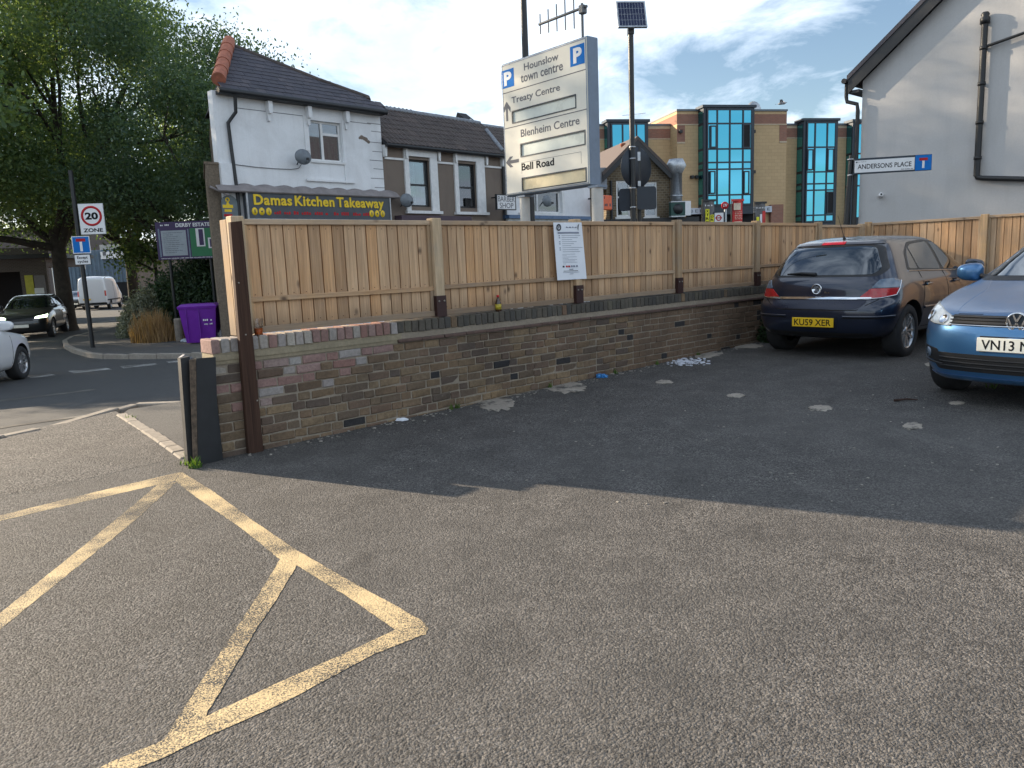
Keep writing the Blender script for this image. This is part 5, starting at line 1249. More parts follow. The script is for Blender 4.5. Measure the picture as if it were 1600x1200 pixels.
# speed zone and dead end signs across the street
p = on_z(143, 540, -.42); p.z = gz(p.x, p.y); ZF = Frame(p, 83)
zs = thing('zone_sign_pole', 'dark pole with 20 zone sign and blue dead end sign on far pavement', 'road sign', (p.x, p.y, 0), ZF.rot)
MB().tube([(0, .06, p.z - .1), (0, .06, ZF.pix(114, 284)[1] + .3)], .058, 12).build('pole', m_pole, zs)
MB().tube([(0, .06, p.z + .05), (0, .06, p.z + .055)], .07, 12).build('base_collar', m_pole, zs)
a, b, c_, d = rect(ZF, 124.5, 318.6, 162.8, 365.6, .02)
box('zone_plate', m_ltblue, zs, a, b, -.03, -.018, c_, d); box('plate_edge', m_galv, zs, a - .01, b + .01, -.0175, -.005, c_ - .01, d + .01)
cx, cz = (a + b) / 2, c_ + (d - c_) * .60; R_ = (b - a) * .43
MB().lathe([(R_ * .78, 0), (R_ * .78, .004), (R_, .004), (R_, 0)], 32, Tr(cx, -.0305, cz, 0, rad(90))).build('red_ring', m_red_l, zs)
lettering(zs, '20', m_blackl, cx - R_ * .62, cx + R_ * .62, cz - R_ * .36, cz + R_ * .36, -.031, bold=.04, ext=.003); lettering(zs, 'ZONE', m_blackl, a + (b - a) * .1, b - (b - a) * .1, c_ + (d - c_) * .06, c_ + (d - c_) * .19, -.031, bold=.03, ext=.003)
a, b, c_, d = rect(ZF, 113, 369, 141, 396, .02); box('dead_end_plate', m_pblue, zs, a + .02, b - .02, -.034, -.019, c_ + .02, d - .02); MB().box(a, a + .019, -.033, -.019, c_, d).box(b - .019, b, -.033, -.019, c_, d).box(a + .02, b - .02, -.033, -.019, c_, c_ + .019).box(a + .02, b - .02, -.033, -.019, d - .019, d).build('plate_border', m_ltblue, zs)
w_, h_ = b - a, d - c_; box('dead_end_stem', m_ltblue, zs, a + w_ * .43, a + w_ * .57, -.038, -.0345, c_ + h_ * .12, c_ + h_ * .68); box('dead_end_bar', m_red_l, zs, a + w_ * .24, a + w_ * .76, -.039, -.0345, c_ + h_ * .69, c_ + h_ * .86)
a, b, c_, d = rect(ZF, 116.8, 397.5, 142, 413.8, .02); box('cycles_plate', m_ltblue, zs, a + .012, b - .012, -.032, -.019, c_ + .012, d - .012); box('plate_border', m_blackl, zs, a, b, -.0185, -.008, c_, d)
lettering(zs, 'Except', m_blackl, a + .07, b - .07, c_ + (d - c_) * .50, c_ + (d - c_) * .84, -.0325, ext=.002, bold=.02); lettering(zs, 'cycles', m_blackl, a + .07, b - .07, c_ + (d - c_) * .12, c_ + (d - c_) * .46, -.0325, ext=.002, bold=.02)

# estate name board
EF = Frame(at_depth(246, 400, 25.5), 88)
eb = fthing('estate_board', 'purple and green DERBY ESTATE notice board above the hedge', 'notice board', EF)
m_purp = simple('dark_purple_board', (.045, .022, .085), .5, var=.1); m_green = simple('map_green', (.02, .17, .065), .5, var=.08)
a, b, c_, d = rect(EF, 245, 345.5, 356, 404.5)
box('board', m_purp, eb, a, b, -.03, .03, c_, d)
def ebox(n, px0, py0, px1, py1, m_, y=.03): q = rect(EF, px0, py0, px1, py1, .03); return box(n, m_, eb, q[0], q[1], -y - .004, -y - .0005, q[2], q[3])
q = rect(EF, 274, 348, 328, 354, .03); lettering(eb, 'DERBY ESTATE', m_ltblue, *q, -.031, bold=.03, ext=.004)
ebox('list_panel', 253, 360, 292, 399.5, simple('pale_blue_grey_panel', (.33, .37, .40), .5)); ebox('map_panel', 298, 356, 344, 400, m_green)
f = [ebox('panel_edge', 248.5, 357.5, 251, 402, m_signs), ebox('panel_edge', 294.5, 357.5, 296.5, 402, m_signs)]
ebox('map_block', 306.5, 356.5, 320, 385, m_ltblue, .035); ebox('map_block', 311, 358, 318, 383, m_purp, .040); ebox('map_block', 325.5, 371, 336.5, 387.5, m_ltblue, .035); ebox('map_block', 328, 373, 334.5, 385.5, m_purp, .040)
for k in range(11): z = EF.pix(272, 364 + k * 3.1, .03)[1]; x = EF.pix(256, 380, .03)[0]; scribble(eb, x, x + .3 + .35 * random.random(), z, z + .02, -.0346, m_greyl, .12, seed=k)
z = EF.pix(290, 402.8, .03)[1]; scribble(eb, a + .1, b - .2, z - .012, z + .014, -.031, m_ltblue, .2, seed=40); q = rect(EF, 250, 350, 266, 353, .03); scribble(eb, *q, -.031, m_ltblue, .12, seed=41)
for px_ in (266, 330): x = EF.pix(px_, 420)[0]; MB().tube([(x, .05, -1.2), (x, .05, d - .05)], .05, 8).build('post', m_pole, eb)

# banners and bus stop in front of the yellow block
VF = Frame(at_depth(1130, 330, 44), 80)
m_bang = simple('grey_banner_cloth', (.15, .145, .145), .8); m_banr = simple('red_banner_cloth', (.55, .05, .045), .8, var=.25, scale=2.5); m_bany = simple('yellow_banner_cloth', (.75, .70, .04), .8); m_banc = simple('cream_banner_print', (.68, .55, .42), .8, var=.35, scale=3)
def banner(px0, py0, px1, label, base, bands):
    a, b, c_, d = rect(VF, px0, py0, px1, 356, 0); t = fthing('banner_flag', label, 'banner', VF, 'tall banner flags by the far shop')
    n = 8; vs = []
    for k in range(n + 1):
        x = a + (b - a) * k / n; y = .05 * math.sin(k * .9)
        vs += [(x, y, c_), (x, y, d - .12), (x, y + .012, c_), (x, y + .012, d - .12)]
    MB().add(vs, [f for k in range(n) for f in ((4 * k, 4 * k + 4, 4 * k + 5, 4 * k + 1), (4 * k + 2, 4 * k + 3, 4 * k + 7, 4 * k + 6))]).build('cloth', base, t)
    MB().box(a - .04, b + .06, -.04, .05, d - .118, d).build('top_bar', m_black if base is m_bang else m_banr, t)
    MB().tube([(a - .05, .02, c_ - 3), (a - .05, .02, d + .02)], .03, 8).build('pole', m_pole, t)
    for (f0, f1, g0, g1, m_) in bands: box('banner_band', m_, t, a + (b - a) * f0, a + (b - a) * f1, -.062, -.052, c_ + (d - c_) * g0, c_ + (d - c_) * g1)
    return t, a, b, c_, d
t, a, b, c_, d = banner(1099, 311.5, 1116.5, 'grey banner with yellow vertical letters, left of the bus stop', m_bang, [(.15, .5, 0, .66, m_bany), (.58, .9, 0, .46, m_bany)])
def vtext(t, s, x0, x1, z0, z1, y):
    n = len(s)
    for k, ch in enumerate(s): h = (z1 - z0) / n; lettering(t, ch, m_blackl, x0, x1, z1 - h * (k + .85), z1 - h * (k + .15), y, ext=.004, bold=.03)
vtext(t, 'XTREE', a + (b - a) * .2, a + (b - a) * .45, c_, c_ + (d - c_) * .65, -.063); vtext(t, 'ORKS', a + (b - a) * .62, a + (b - a) * .86, c_, c_ + (d - c_) * .45, -.063); scribble(t, a + .08, b - .05, c_ + (d - c_) * .76, c_ + (d - c_) * .82, -.053, m_ltblue, .12)
t, a, b, c_, d = banner(1144.5, 311, 1160.5, 'red banner with pale printed lines, right of the bus stop', m_banr, [(.08, .75, .62, .86, m_banc), (.12, .9, .10, .22, m_banc)])
for k in range(5): scribble(t, a + .12, b - .06, c_ + (d - c_) * (.30 + .06 * k), c_ + (d - c_) * (.33 + .06 * k), -.0625, m_banc, .14, seed=k)
t, a, b, c_, d = banner(1180, 315, 1196, 'grey banner with yellow, white and red bands, rightmost of three', m_bang, [(.08, .35, 0, .42, m_bany), (.42, .62, 0, .52, m_ltblue), (.66, .95, 0, .64, m_banr)])
scribble(t, a + .05, b - .04, c_ + (d - c_) * .74, c_ + (d - c_) * .79, -.053, m_ltblue, .12)
bsx = VF.pix(1133.5, 330)[0]
bt = fthing('bus_stop', 'bus stop post with round red letter plate and framed roundel panel', 'bus stop', VF)
MB().tube([(bsx, .0, -1.5), (bsx, .0, VF.pix(1133, 327)[1])], .075, 10).build('post', m_galv, bt)
x, z = VF.pix(1132.7, 321); MB().lathe([(0, -.03), (.205, -.03), (.21, 0), (.205, .03), (0, .03)], 24, Tr(x, 0, z, 0, rad(90))).build('letter_plate', m_red_l, bt); lettering(bt, 'LW', m_ltblue, x - .12, x + .12, z - .07, z + .09, -.031, bold=.02)
a, b, c_, d = rect(VF, 1115, 331, 1131.5, 356, .02); box('stop_panel', m_ltblue, bt, a + .05, b - .04, -.03, .01, c_, d - .05); MB().box(a, a + .049, -.04, .02, c_, d).box(b - .039, b, -.04, .02, c_, d).box(a + .05, b - .04, -.04, .02, d - .049, d).build('panel_frame', m_navy, bt)
x, z = VF.pix(1122.5, 340.5); MB().lathe([(.105, 0), (.105, .006), (.165, .006), (.165, 0)], 24, Tr(x, -.031, z, 0, rad(90))).box(x - .2, x + .2, -.039, -.0312, z - .028, z + .028).build('roundel', m_red_l, bt); q = VF.pix(1122, 348)[1]; scribble(bt, x - .18, x + .18, q - .02, q + .02, -.031, m_red_l, .3)

# ------------------------------------------------------------------ notice, cup, bottle
nt_ = fthing('paper_notice', 'white printed paper notice pinned over a fence post and top rail', 'notice', WF)
P4 = [WF.pix(x, y, -.004) for x, y in ((864.5, 347.5), (909, 347.5), (916.5, 435.5), (871, 438))]
def nmap(u, v): 
    a = [P4[0][i] + (P4[1][i] - P4[0][i]) * u for i in (0, 1)]; b = [P4[3][i] + (P4[2][i] - P4[3][i]) * u for i in (0, 1)]
    return (a[0] + (b[0] - a[0]) * v, a[1] + (b[1] - a[1]) * v)
m_paper = simple('white_paper', (.78, .80, .84), .7, var=.04)
n = 10; vs = []
for i in range(n + 1):
    for j in range(n + 1): x, z = nmap(i / n, j / n); y = .0045 + .0025 * math.sin(i * .8 + j * .35); vs += [(x, y, z)]
k0 = len(vs); vs += [(x, y + .0012, z) for x, y, z in vs]
fs = [(i * (n + 1) + j, i * (n + 1) + j + 1, (i + 1) * (n + 1) + j + 1, (i + 1) * (n + 1) + j) for i in range(n) for j in range(n)]
MB().add(vs, fs + [tuple(q + k0 for q in f[::-1]) for f in fs], True).build('paper', m_paper, nt_)
def nline(u0, u1, v0, v1, m_, name='printed_line'):
    pts = [nmap(u0, v0), nmap(u1, v0), nmap(u1, v1), nmap(u0, v1)]; MB().add([(x, .0012, z) for x, z in pts], [(0, 1, 2, 3)]).build(name, m_, nt_)
m_prn = simple('grey_blue_print', (.25, .27, .33), .8)
nline(.12, .86, .165, .195, m_prn, 'heading_bar'); 
for k in range(9):
    v = .225 + .035 * k; w_ = (.9, .8, .6, .75, .65, .55, .95, .8, .85)[k]; nline(.24, w_, v, v + .007, m_prn); 
    if k in (0, 1, 3, 4, 6, 7): nline(.14, .19, v - .004, v + .012, m_prn, 'printed_mark')
for k in range(8): nline(.22, .22 + (.45, .15, .5, .2, .5, .42, .5, .1)[k], .55 + .024 * k, .555 + .024 * k, m_prn)
for k, (u, m_) in enumerate(((.2, m_navy), (.31, m_red_l), (.39, m_red_l), (.48, m_prn), (.56, m_prn), (.66, m_prn))): nline(u, u + .065, .75, .782, m_, 'printed_logo')
nline(.22, .72, .842, .85, m_blackl); nline(.2, .76, .868, .875, m_prn); nline(.42, .56, .81, .826, m_prn); nline(.42, .55, .895, .903, m_prn)
x, z = nmap(.17, .085); MB().lathe([(.022, 0), (.022, .001), (.036, .001), (.036, 0)], 20, Tr(x, .0015, z, 0, rad(90))).build('round_logo', m_navy, nt_); lettering(nt_, 'P', m_navy, x - .010, x + .012, z - .018, z + .016, .001, ext=.0006)
x, z = nmap(.86, .085); MB().prism([(x + .012, z + .04), (x - .012, z + .02), (x - .016, z - .01), (x - .004, z - .04), (x - .002, z - .005), (x + .004, z + .018)], .0004, .0014).build('bird_logo', m_navy, nt_); scribble(nt_, x - .2, x - .03, z - .006, z + .008, .0012, m_prn, .05)
x, z = WF.pix(411, 532, .03)
p = WF.w(x, .035, .9065)
cu = thing('plastic_cup', 'clear plastic cup half full of amber drink on the wall', 'cup', p)
m_clear = glass_mat('clear_plastic', (1, 1, 1), .02, .15, True, (.93, .93, .93))
MB().lathe([(.031, .001), (.043, .125), (.0445, .128), (.0425, .1285)], 20, None, True, False).build('cup', m_clear, cu); MB().lathe([(0, .004), (.0285, .004), (.0335, .052), (0, .052)], 20).build('drink', simple('amber_drink', (.62, .15, .03), .3, spec=.4), cu)
x, z = WF.pix(785, 490, .03); p = WF.w(x, .028, .906)
bo = thing('glass_bottle', 'small dark bottle with red cap and yellow label on the wall', 'bottle', p)
MB().lathe([(0, 0), (.029, 0), (.031, .006), (.031, .085), (.026, .105), (.012, .13), (.011, .158), (0, .158)], 18).build('glass', simple('dark_brown_glass', (.05, .022, .008), .08, spec=.7), bo); MB().lathe([(.0315, .022), (.0318, .022), (.0318, .075), (.0315, .075)], 18).build('label', simple('yellow_green_label', (.42, .33, .03), .5, var=.5, scale=40), bo); MB().lathe([(.0125, .142), (.0135, .142), (.0135, .165), (0, .165)], 14).build('cap', m_red_l, bo)

# ------------------------------------------------------------------ wheelie bin, bollards, litter
p = on_z(318, 533, -.40); p.z = gz(p.x, p.y) + .056
bn = thing('wheelie_bin', 'bright purple wheelie bin standing by the hedge', 'bin', p, rad(8))
m_bin = simple('purple_plastic', (.14, .012, .30), .4, var=.1)
def frustum(mb, w0, d0, w1, d1, z0, z1, oy=0): 
    vs = [(-w0, -d0, z0), (w0, -d0, z0), (w0, d0, z0), (-w0, d0, z0), (-w1, -d1 + oy, z1), (w1, -d1 + oy, z1), (w1, d1 + oy, z1), (-w1, d1 + oy, z1)]; return mb.add(vs, [(0, 3, 2, 1), (4, 5, 6, 7), (0, 1, 5, 4), (1, 2, 6, 5), (2, 3, 7, 6), (3, 0, 4, 7)])
frustum(MB(), .37, .24, .47, .33, .03, .93).build('body', m_bin, bn)
mb = MB(); frustum(mb, .49, .35, .50, .36, .931, .99); frustum(mb, .50, .36, .42, .28, .9905, 1.05); mb.v = mb.v; mb.build('lid', m_bin, bn)
MB().tube([(-.48, .42, .95), (.48, .42, .95)], .02, 8).build('handle', m_bin, bn)
for x in (-.40, .36): MB().lathe([(0, -.025), (.1, -.025), (.1, .025), (0, .025)], 18, Tr(x, .2, .1, 0, 0, rad(90))).build('wheel', m_black, bn)
MB().box(-.30, -.28, -.345, -.30, .06, .92).box(.02, .04, -.345, -.30, .06, .92).build('moulded_rib', m_bin, bn)
scribble(bn, .12, .36, .60, .66, -.318, m_ltblue, .2, seed=3); scribble(bn, .14, .38, .50, .54, -.308, m_ltblue, .15, seed=4)
m_woodp = simple('weathered_bollard_timber', (.20, .17, .14), .9, var=.35, scale=8)
for px_, py_, h_, lab in ((281, 528, .62, 'short weathered timber bollard left of the purple bin'), (262, 505, .55, 'short grey timber bollard half hidden by dry grass')):
    p = on_z(px_, py_, -.38); p.z = gz(p.x, p.y) + .05; t = thing('timber_bollard', lab, 'bollard', p, 0, 'timber bollards along the hedge'); MB().lathe([(.115, 0), (.115, h_), (.09, h_ + .03), (0, h_ + .035)], 12, None, False).build('post', m_woodp, t)
def crumple(name, p, r, mat, label, cat, flat=.6, seed=0, group=None):
    rr = random.Random(seed); bm = bmesh.new(); bmesh.ops.create_icosphere(bm, subdivisions=3, radius=1)
    for v in bm.verts: f = rr.uniform(.72, 1.12); v.co = Vector((v.co.x * r * f, v.co.y * r * f * .8, max(-.2, v.co.z) * r * f * flat + r * flat * .2))
    me = bpy.data.meshes.new(name); bm.to_mesh(me); bm.free(); me.materials.append(mat); o = bpy.data.objects.new(name, me); o.location = p; link(o); tag(o, label, cat, group); return o
p = on_z(349, 531, -.40); p.z = gz(p.x, p.y) + .06; crumple('rubbish_bag', p, .26, simple('white_plastic_bag', (.6, .6, .6), .4, var=.3), 'white plastic rubbish bag beside the purple bin', 'rubbish bag', 1.0, 3)
p = on_z(289, 531, -.40); p.z = gz(p.x, p.y) + .06; crumple('litter', p, .12, simple('blue_white_litter', (.4, .45, .5), .5, var=.5, scale=20), 'small pale litter on the pavement left of the bin', 'litter', .6, 5)
p = gpix(940, 590); p.z += .004; crumple('crisp_packet', p, .075, simple('bright_blue_foil', (.05, .22, .50), .3, .3, var=.5, scale=30), 'crumpled bright blue wrapper on the asphalt by the wall', 'litter', .5, 8)
p = gpix(628, 657); p.z += .003; crumple('paper_scrap', p, .06, m_paper, 'small white paper scrap at the foot of the wall', 'litter', .3, 9)
p = gpix(470, 680); p.z += .0; crumple('rubble_lump', p, .075, m_patch, 'grey lump of rubble against the foot of the wall', 'rubble', .8, 11)
# pale crumbs and grit scattered on the asphalt
mb = MB(); rr = random.Random(4)
def bit(px_, py_, s):
    p = gpix(px_, py_); M = Tr(p.x, p.y, p.z + s * .25, rr.uniform(0, 6), rr.uniform(-.3, .3)); mb.cbox(-s, s, -s * rr.uniform(.4, .9), s * .6, -s * .25, s * .25, s * .15, M)
for k in range(150): bit(1072 + rr.gauss(0, 14), 566 + rr.gauss(0, 2.6), rr.uniform(.008, .026))
mb.build('white_crumbs', simple('white_crumbs', (.58, .60, .66), .8, var=.2), None, kind='stuff', label='scatter of white crumbs on the asphalt by the wall', cat='crumbs')
mb = MB()
for k in range(110): bit(rr.uniform(420, 1190), 0, .001) if False else bit(rr.uniform(520, 1560), rr.uniform(585, 790), rr.uniform(.004, .010))
for k in range(260):
    u = rr.uniform(-.2, 8); p = WF.w(u, -abs(rr.gauss(0, .09)) - .01, 0); s = rr.uniform(.004, .016); M = Tr(p.x, p.y, gz(p.x, p.y) + s * .2, rr.uniform(0, 6)); mb.cbox(-s, s, -s * .7, s * .7, -s * .3, s * .35, s * .2, M)
mb.build('grit', simple('pale_grit', (.26, .235, .20), .9, var=.4, scale=3), None, kind='stuff', label='loose pale grit scattered along the wall and over the asphalt', cat='grit')
p = gpix(1415, 627); st_k = MB().tube([(-.10, 0, .012), (.02, .02, .016), (.10, -.01, .012)], [.012, .009, .005], 6).build('twig', m_dpost, None, label='dark twig lying on the open asphalt', cat='twig'); st_k.location = p

# gull in the sky
p = at_depth(1222, 162, 38); gu = thing('gull', 'small gull flying above the yellow brick building', 'bird', p, rad(-30))
vs = [(-.22, 0, .0), (-.12, .05, .02), (-.12, -.05, .02), (-.12, 0, .06), (-.12, 0, -.04), (.1, .05, .02), (.1, -.05, .02), (.1, 0, .07), (.1, 0, -.05), (.24, 0, .03), (.05, .24, .16), (-.05, .22, .14), (-.10, .46, .10), (.05, -.24, .16), (-.05, -.22, .14), (-.10, -.46, .10), (-.32, .06, .01), (-.32, -.06, .01)]
fs = [(0, 1, 3), (0, 3, 2), (0, 2, 4), (0, 4, 1), (1, 5, 7, 3), (3, 7, 6, 2), (2, 6, 8, 4), (4, 8, 5, 1), (5, 9, 7), (7, 9, 6), (6, 9, 8), (8, 9, 5), (5, 10, 11, 1), (10, 12, 11), (6, 2, 14, 13), (13, 14, 15), (0, 16, 17)]
MB().add(vs, fs, True).build('body', simple('grey_white_feathers', (.35, .36, .38), .8, var=.3), gu)
# ------------------------------------------------------------------ vehicles
def car_paint(name, col, metal=.35, rough=.32, dust=.35, dustc=(.26, .24, .21)):
    M = Mat(name); p = M.obj(); nrm = M.n('ShaderNodeNewGeometry').outputs['Normal']; sp = M.n('ShaderNodeSeparateXYZ'); M.L(nrm, sp.inputs[0])
    upf = M.ramp(sp.outputs[2], (.55, 0), (.98, 1)); d = M.noise(p, 5, 6, .7); grime = M.math('MULTIPLY', M.math('MULTIPLY', upf, M.ramp(d, (.25, .5), (.7, 1))), dust)
    M.set(col=M.mix(grime, col, dustc), rough=M.math('ADD', M.math('MULTIPLY', grime, .5), rough), metal=metal, coat=1.0, coatr=M.math('MULTIPLY', grime, .45))
    return M.m
m_tyre = simple('tyre_rubber', (.022, .022, .023), .85, var=.3, scale=12)
m_alloy = simple('alloy_wheel', (.50, .51, .52), .3, .85, var=.15)
m_chrome = simple('chrome', (.72, .73, .75), .10, 1.0, var=.03)
m_carglass = glass_mat('tinted_car_glass', (.92, .95, 1), .10, .02, False)
m_trimb = simple('black_car_trim', (.016, .016, .017), .5, var=.2)
m_well = simple('black_wheel_well', (.006, .006, .006), .95)
m_rlamp = simple('red_lamp_lens', (.42, .012, .015), .12, var=.25, scale=18, spec=.8)
m_clamp = simple('clear_lamp_lens', (.13, .17, .22), .10, var=.25, scale=10, spec=.8)
m_hlamp = simple('headlamp_lens', (.70, .70, .66), .10, .2, var=.25, scale=9, spec=.9)
m_yplate = simple('yellow_number_plate', (.80, .50, .015), .4, var=.05); m_wplate = simple('white_number_plate', (.82, .80, .70), .4, var=.05)
RY = [0, .36, .70, .90, 1.0]; RX = [0, .025, .13, .40, 1.0]
def loop_pts(lv):
    zr, zmr, zmf, zf, xr_, xf, w, cr, cf = lv; P = []
    for i in range(5): P.append((xr_ + cr * RX[i], w * RY[i], (zr, zr, zr, .5 * (zr + zmr), zmr)[i]))
    a, b = xr_ + cr, xf - cf
    for t in (.2, .4, .6, .8): P.append((a + (b - a) * t, w * (1 + .012 * math.sin(t * math.pi)), zmr + (zmf - zmr) * t))
    for i in range(4, -1, -1): P.append((xf - cf * RX[i], w * RY[i], (zf, zf, zf, .5 * (zf + zmf), zmf)[i]))
    return P
class Car:
    def __init__(s, name, label, levels, paint, pos, heading, wheels, sub=2, arch=.365):
        s.o = thing(name, label, 'van' if 'van' in name else 'car', pos, rad(90 - heading)); s.paint = paint
        L = [loop_pts(l) for l in levels]; n = len(L[0]); vs = []; idx = {}
        def vid(k, i, sd):
            x, y, z = L[k][i]
            if abs(y) < 1e-6: sd = 0
            if (k, i, sd) not in idx: idx[k, i, sd] = len(vs); vs.append((x, -y * (sd or 1), z))
            return idx[k, i, sd]
        fs = []
        for sd in (1, -1):
            for k in range(len(L) - 1):
                for i in range(n - 1):
                    q = [vid(k, i, sd), vid(k, i + 1, sd), vid(k + 1, i + 1, sd), vid(k + 1, i, sd)]
                    if sd == -1: q = q[::-1]
                    r = []
                    for a in q:
                        if a not in r: r.append(a)
                    if len(r) > 2: fs.append(tuple(r))
        for i in range(n - 1):
            q = [vid(0, i, -1), vid(0, i + 1, -1), vid(0, i + 1, 1), vid(0, i, 1)]; r = []
            for a in q:
                if a not in r: r.append(a)
            fs.append(tuple(r))
        me = bpy.data.meshes.new('body'); me.from_pydata(vs, [], fs); me.materials.append(paint); me.materials.append(m_well)
        bm = bmesh.new(); bm.from_mesh(me); bmesh.ops.recalc_face_normals(bm, faces=bm.faces[:]); bm.to_mesh(me); bm.free()
        tmp = bpy.data.objects.new('body_tmp', me); COL.objects.link(tmp)
        md_ = tmp.modifiers.new('s', 'SUBSURF'); md_.levels = sub; md_.render_levels = sub
        dg = bpy.context.evaluated_depsgraph_get(); dg.update(); me1 = bpy.data.meshes.new_from_object(tmp.evaluated_get(dg))
        bm = bmesh.new(); bm.from_mesh(me1); s.bvh = BVHTree.FromBMesh(bm); bm.free()
        cut = MB()
        for wx, wy, wr_, ww_ in wheels:
            sg = 1 if wy > 0 else -1
            cut.lathe([(0, -.27), (wr_ + .045, -.27), (wr_ + .045, .6), (0, .6)], 28, Tr(wx, wy, wr_ + .012, 0, -rad(90) * sg), False)
        cm = cut.mesh('cut', m_well); bmc = bmesh.new(); bmc.from_mesh(cm); bmesh.ops.remove_doubles(bmc, verts=bmc.verts[:], dist=1e-5); bmesh.ops.recalc_face_normals(bmc, faces=bmc.faces[:]); bmc.to_mesh(cm); bmc.free()
        co = bpy.data.objects.new('cut', cm); COL.objects.link(co)
        b = tmp.modifiers.new('b', 'BOOLEAN'); b.object = co; b.operation = 'DIFFERENCE'; b.solver = 'EXACT'; b.material_mode = 'TRANSFER'
        dg.update(); bpy.context.view_layer.update(); me2 = bpy.data.meshes.new_from_object(tmp.evaluated_get(bpy.context.evaluated_depsgraph_get()))
        if len(me2.polygons) < 200: me2 = me1
        for p in me2.polygons: p.use_smooth = True
        try: me2.set_sharp_from_angle(angle=rad(42))
        except Exception: pass
        bpy.data.objects.remove(tmp); bpy.data.objects.remove(co)
        me2.name = 'body'; s.body = bpy.data.objects.new('body', me2); link(s.body, s.o)
        if hasattr(s.body, 'visible_shadow'): pass
    def hit(s, h, z, d, dist=6):
        d = Vector((d[0], d[1], 0)).normalized(); hv = Vector((-d.y, d.x, 0)); o = hv * h + Vector((0, 0, z)) - d * dist
        r = s.bvh.ray_cast(o, d)
        return (r[0], r[1]) if r[0] is not None else (None, None)
    def patch(s, name, poly, d, mat, off=.004, res=.045, parent=None, skirt=.012, smooth=True, label=None):
        d3 = Vector((d[0], d[1], 0)).normalized(); xs = [p[0] for p in poly]; zs = [p[1] for p in poly]
        x0, x1, z0, z1 = min(xs), max(xs), min(zs), max(zs); nx = max(2, int((x1 - x0) / res)); nz = max(2, int((z1 - z0) / res)); bm = bmesh.new()
        g = [[bm.verts.new((x0 + (x1 - x0) * i / nx, z0 + (z1 - z0) * j / nz, 0)) for i in range(nx + 1)] for j in range(nz + 1)]
        for j in range(nz):
            for i in range(nx): bm.faces.new((g[j][i], g[j][i + 1], g[j + 1][i + 1], g[j + 1][i]))
        ar = sum(poly[i][0] * poly[(i + 1) % len(poly)][1] - poly[(i + 1) % len(poly)][0] * poly[i][1] for i in range(len(poly)))
        if ar < 0: poly = poly[::-1]
        for i in range(len(poly)):
            a = Vector((*poly[i], 0)); e = Vector((*poly[(i + 1) % len(poly)], 0)) - a
            if e.length < 1e-6: continue
            bmesh.ops.bisect_plane(bm, geom=bm.verts[:] + bm.edges[:] + bm.faces[:], plane_co=a, plane_no=Vector((e.y, -e.x, 0)), clear_outer=True)
        bad = []
        for v in bm.verts:
            p, nn = s.hit(v.co.x, v.co.y, d)
            if p is None: bad.append(v)
            else: v.co = p + (nn if nn.dot(d3) < 0 else -nn) * off
        bmesh.ops.delete(bm, geom=bad, context='VERTS')
        be = [e for e in bm.edges if e.is_boundary]
        for v in bmesh.ops.extrude_edge_only(bm, edges=be)['geom']:
            if isinstance(v, bmesh.types.BMVert): v.co += d3 * skirt
        bmesh.ops.recalc_face_normals(bm, faces=bm.faces[:])
        me = bpy.data.meshes.new(name); bm.to_mesh(me); bm.free(); me.materials.append(mat)
        if smooth:
            for p in me.polygons: p.use_smooth = True
            try: me.set_sharp_from_angle(angle=rad(50))
            except Exception: pass
        o = bpy.data.objects.new(name, me); link(o, parent or s.o)
        if label: o['label'] = label
        return o
    def line(s, name, pts, d, r, mat, parent=None, off=0.0, step=.06, flat=None):
        P = []
        for a, b in zip(pts[:-1], pts[1:]):
            n = max(1, int(math.dist(a, b) / step))
            for k in range(n + (b == pts[-1])):
                t = k / n; p, nn = s.hit(a[0] + (b[0] - a[0]) * t, a[1] + (b[1] - a[1]) * t, d)
                if p is not None: P.append(p + nn * off)
        if len(P) < 2: return None
        return MB().tube(P, r, 6).build(name, mat, parent or s.o)
    def wheel(s, x, y, r, w, spokes=10, mat=None, twin=False):
        sg = 1 if y > 0 else -1; M = Tr(x, y, r, 0, -rad(90) * sg)
        o = MB().lathe([(r * .60, -w * .5), (r * .80, -w * .52), (r * .95, -w * .48), (r, -w * .36), (r, w * .36), (r * .95, w * .48), (r * .80, w * .53), (r * .655, w * .50), (r * .64, w * .40), (r * .60, w * .3)], 40, M, True, False).build('wheel', m_tyre, s.o)
        rm = MB().lathe([(r * .655, w * .46), (r * .63, w * .46), (r * .60, w * .30), (r * .60, -w * .3)], 40, M, True, False)
        for k in range(spokes):
            a = 2 * math.pi * (k + (.22 if twin and k % 2 else 0)) / spokes; rw = r * .034
            T = M @ Matrix.Rotation(a, 4, 'Z')
            rm.add([T @ Vector(v) for v in ((r * .12, -rw * 1.2, w * .36), (r * .62, -rw, w * .43), (r * .62, rw, w * .43), (r * .12, rw * 1.2, w * .36), (r * .12, -rw * 1.6, w * .2), (r * .62, -rw * 1.3, w * .28), (r * .62, rw * 1.3, w * .28), (r * .12, rw * 1.6, w * .2))], [(0, 1, 2, 3), (0, 4, 5, 1), (3, 2, 6, 7), (1, 5, 6, 2)])
        rm.lathe([(r * .16, w * .22), (r * .16, w * .37), (r * .10, w * .40), (0, w * .40)], 20, M); rm.build('rim', mat or m_alloy, o)
        MB().lathe([(0, w * .08), (r * .6, w * .08)], 30, M, False).build('brake_disc', m_well, o)
        return o
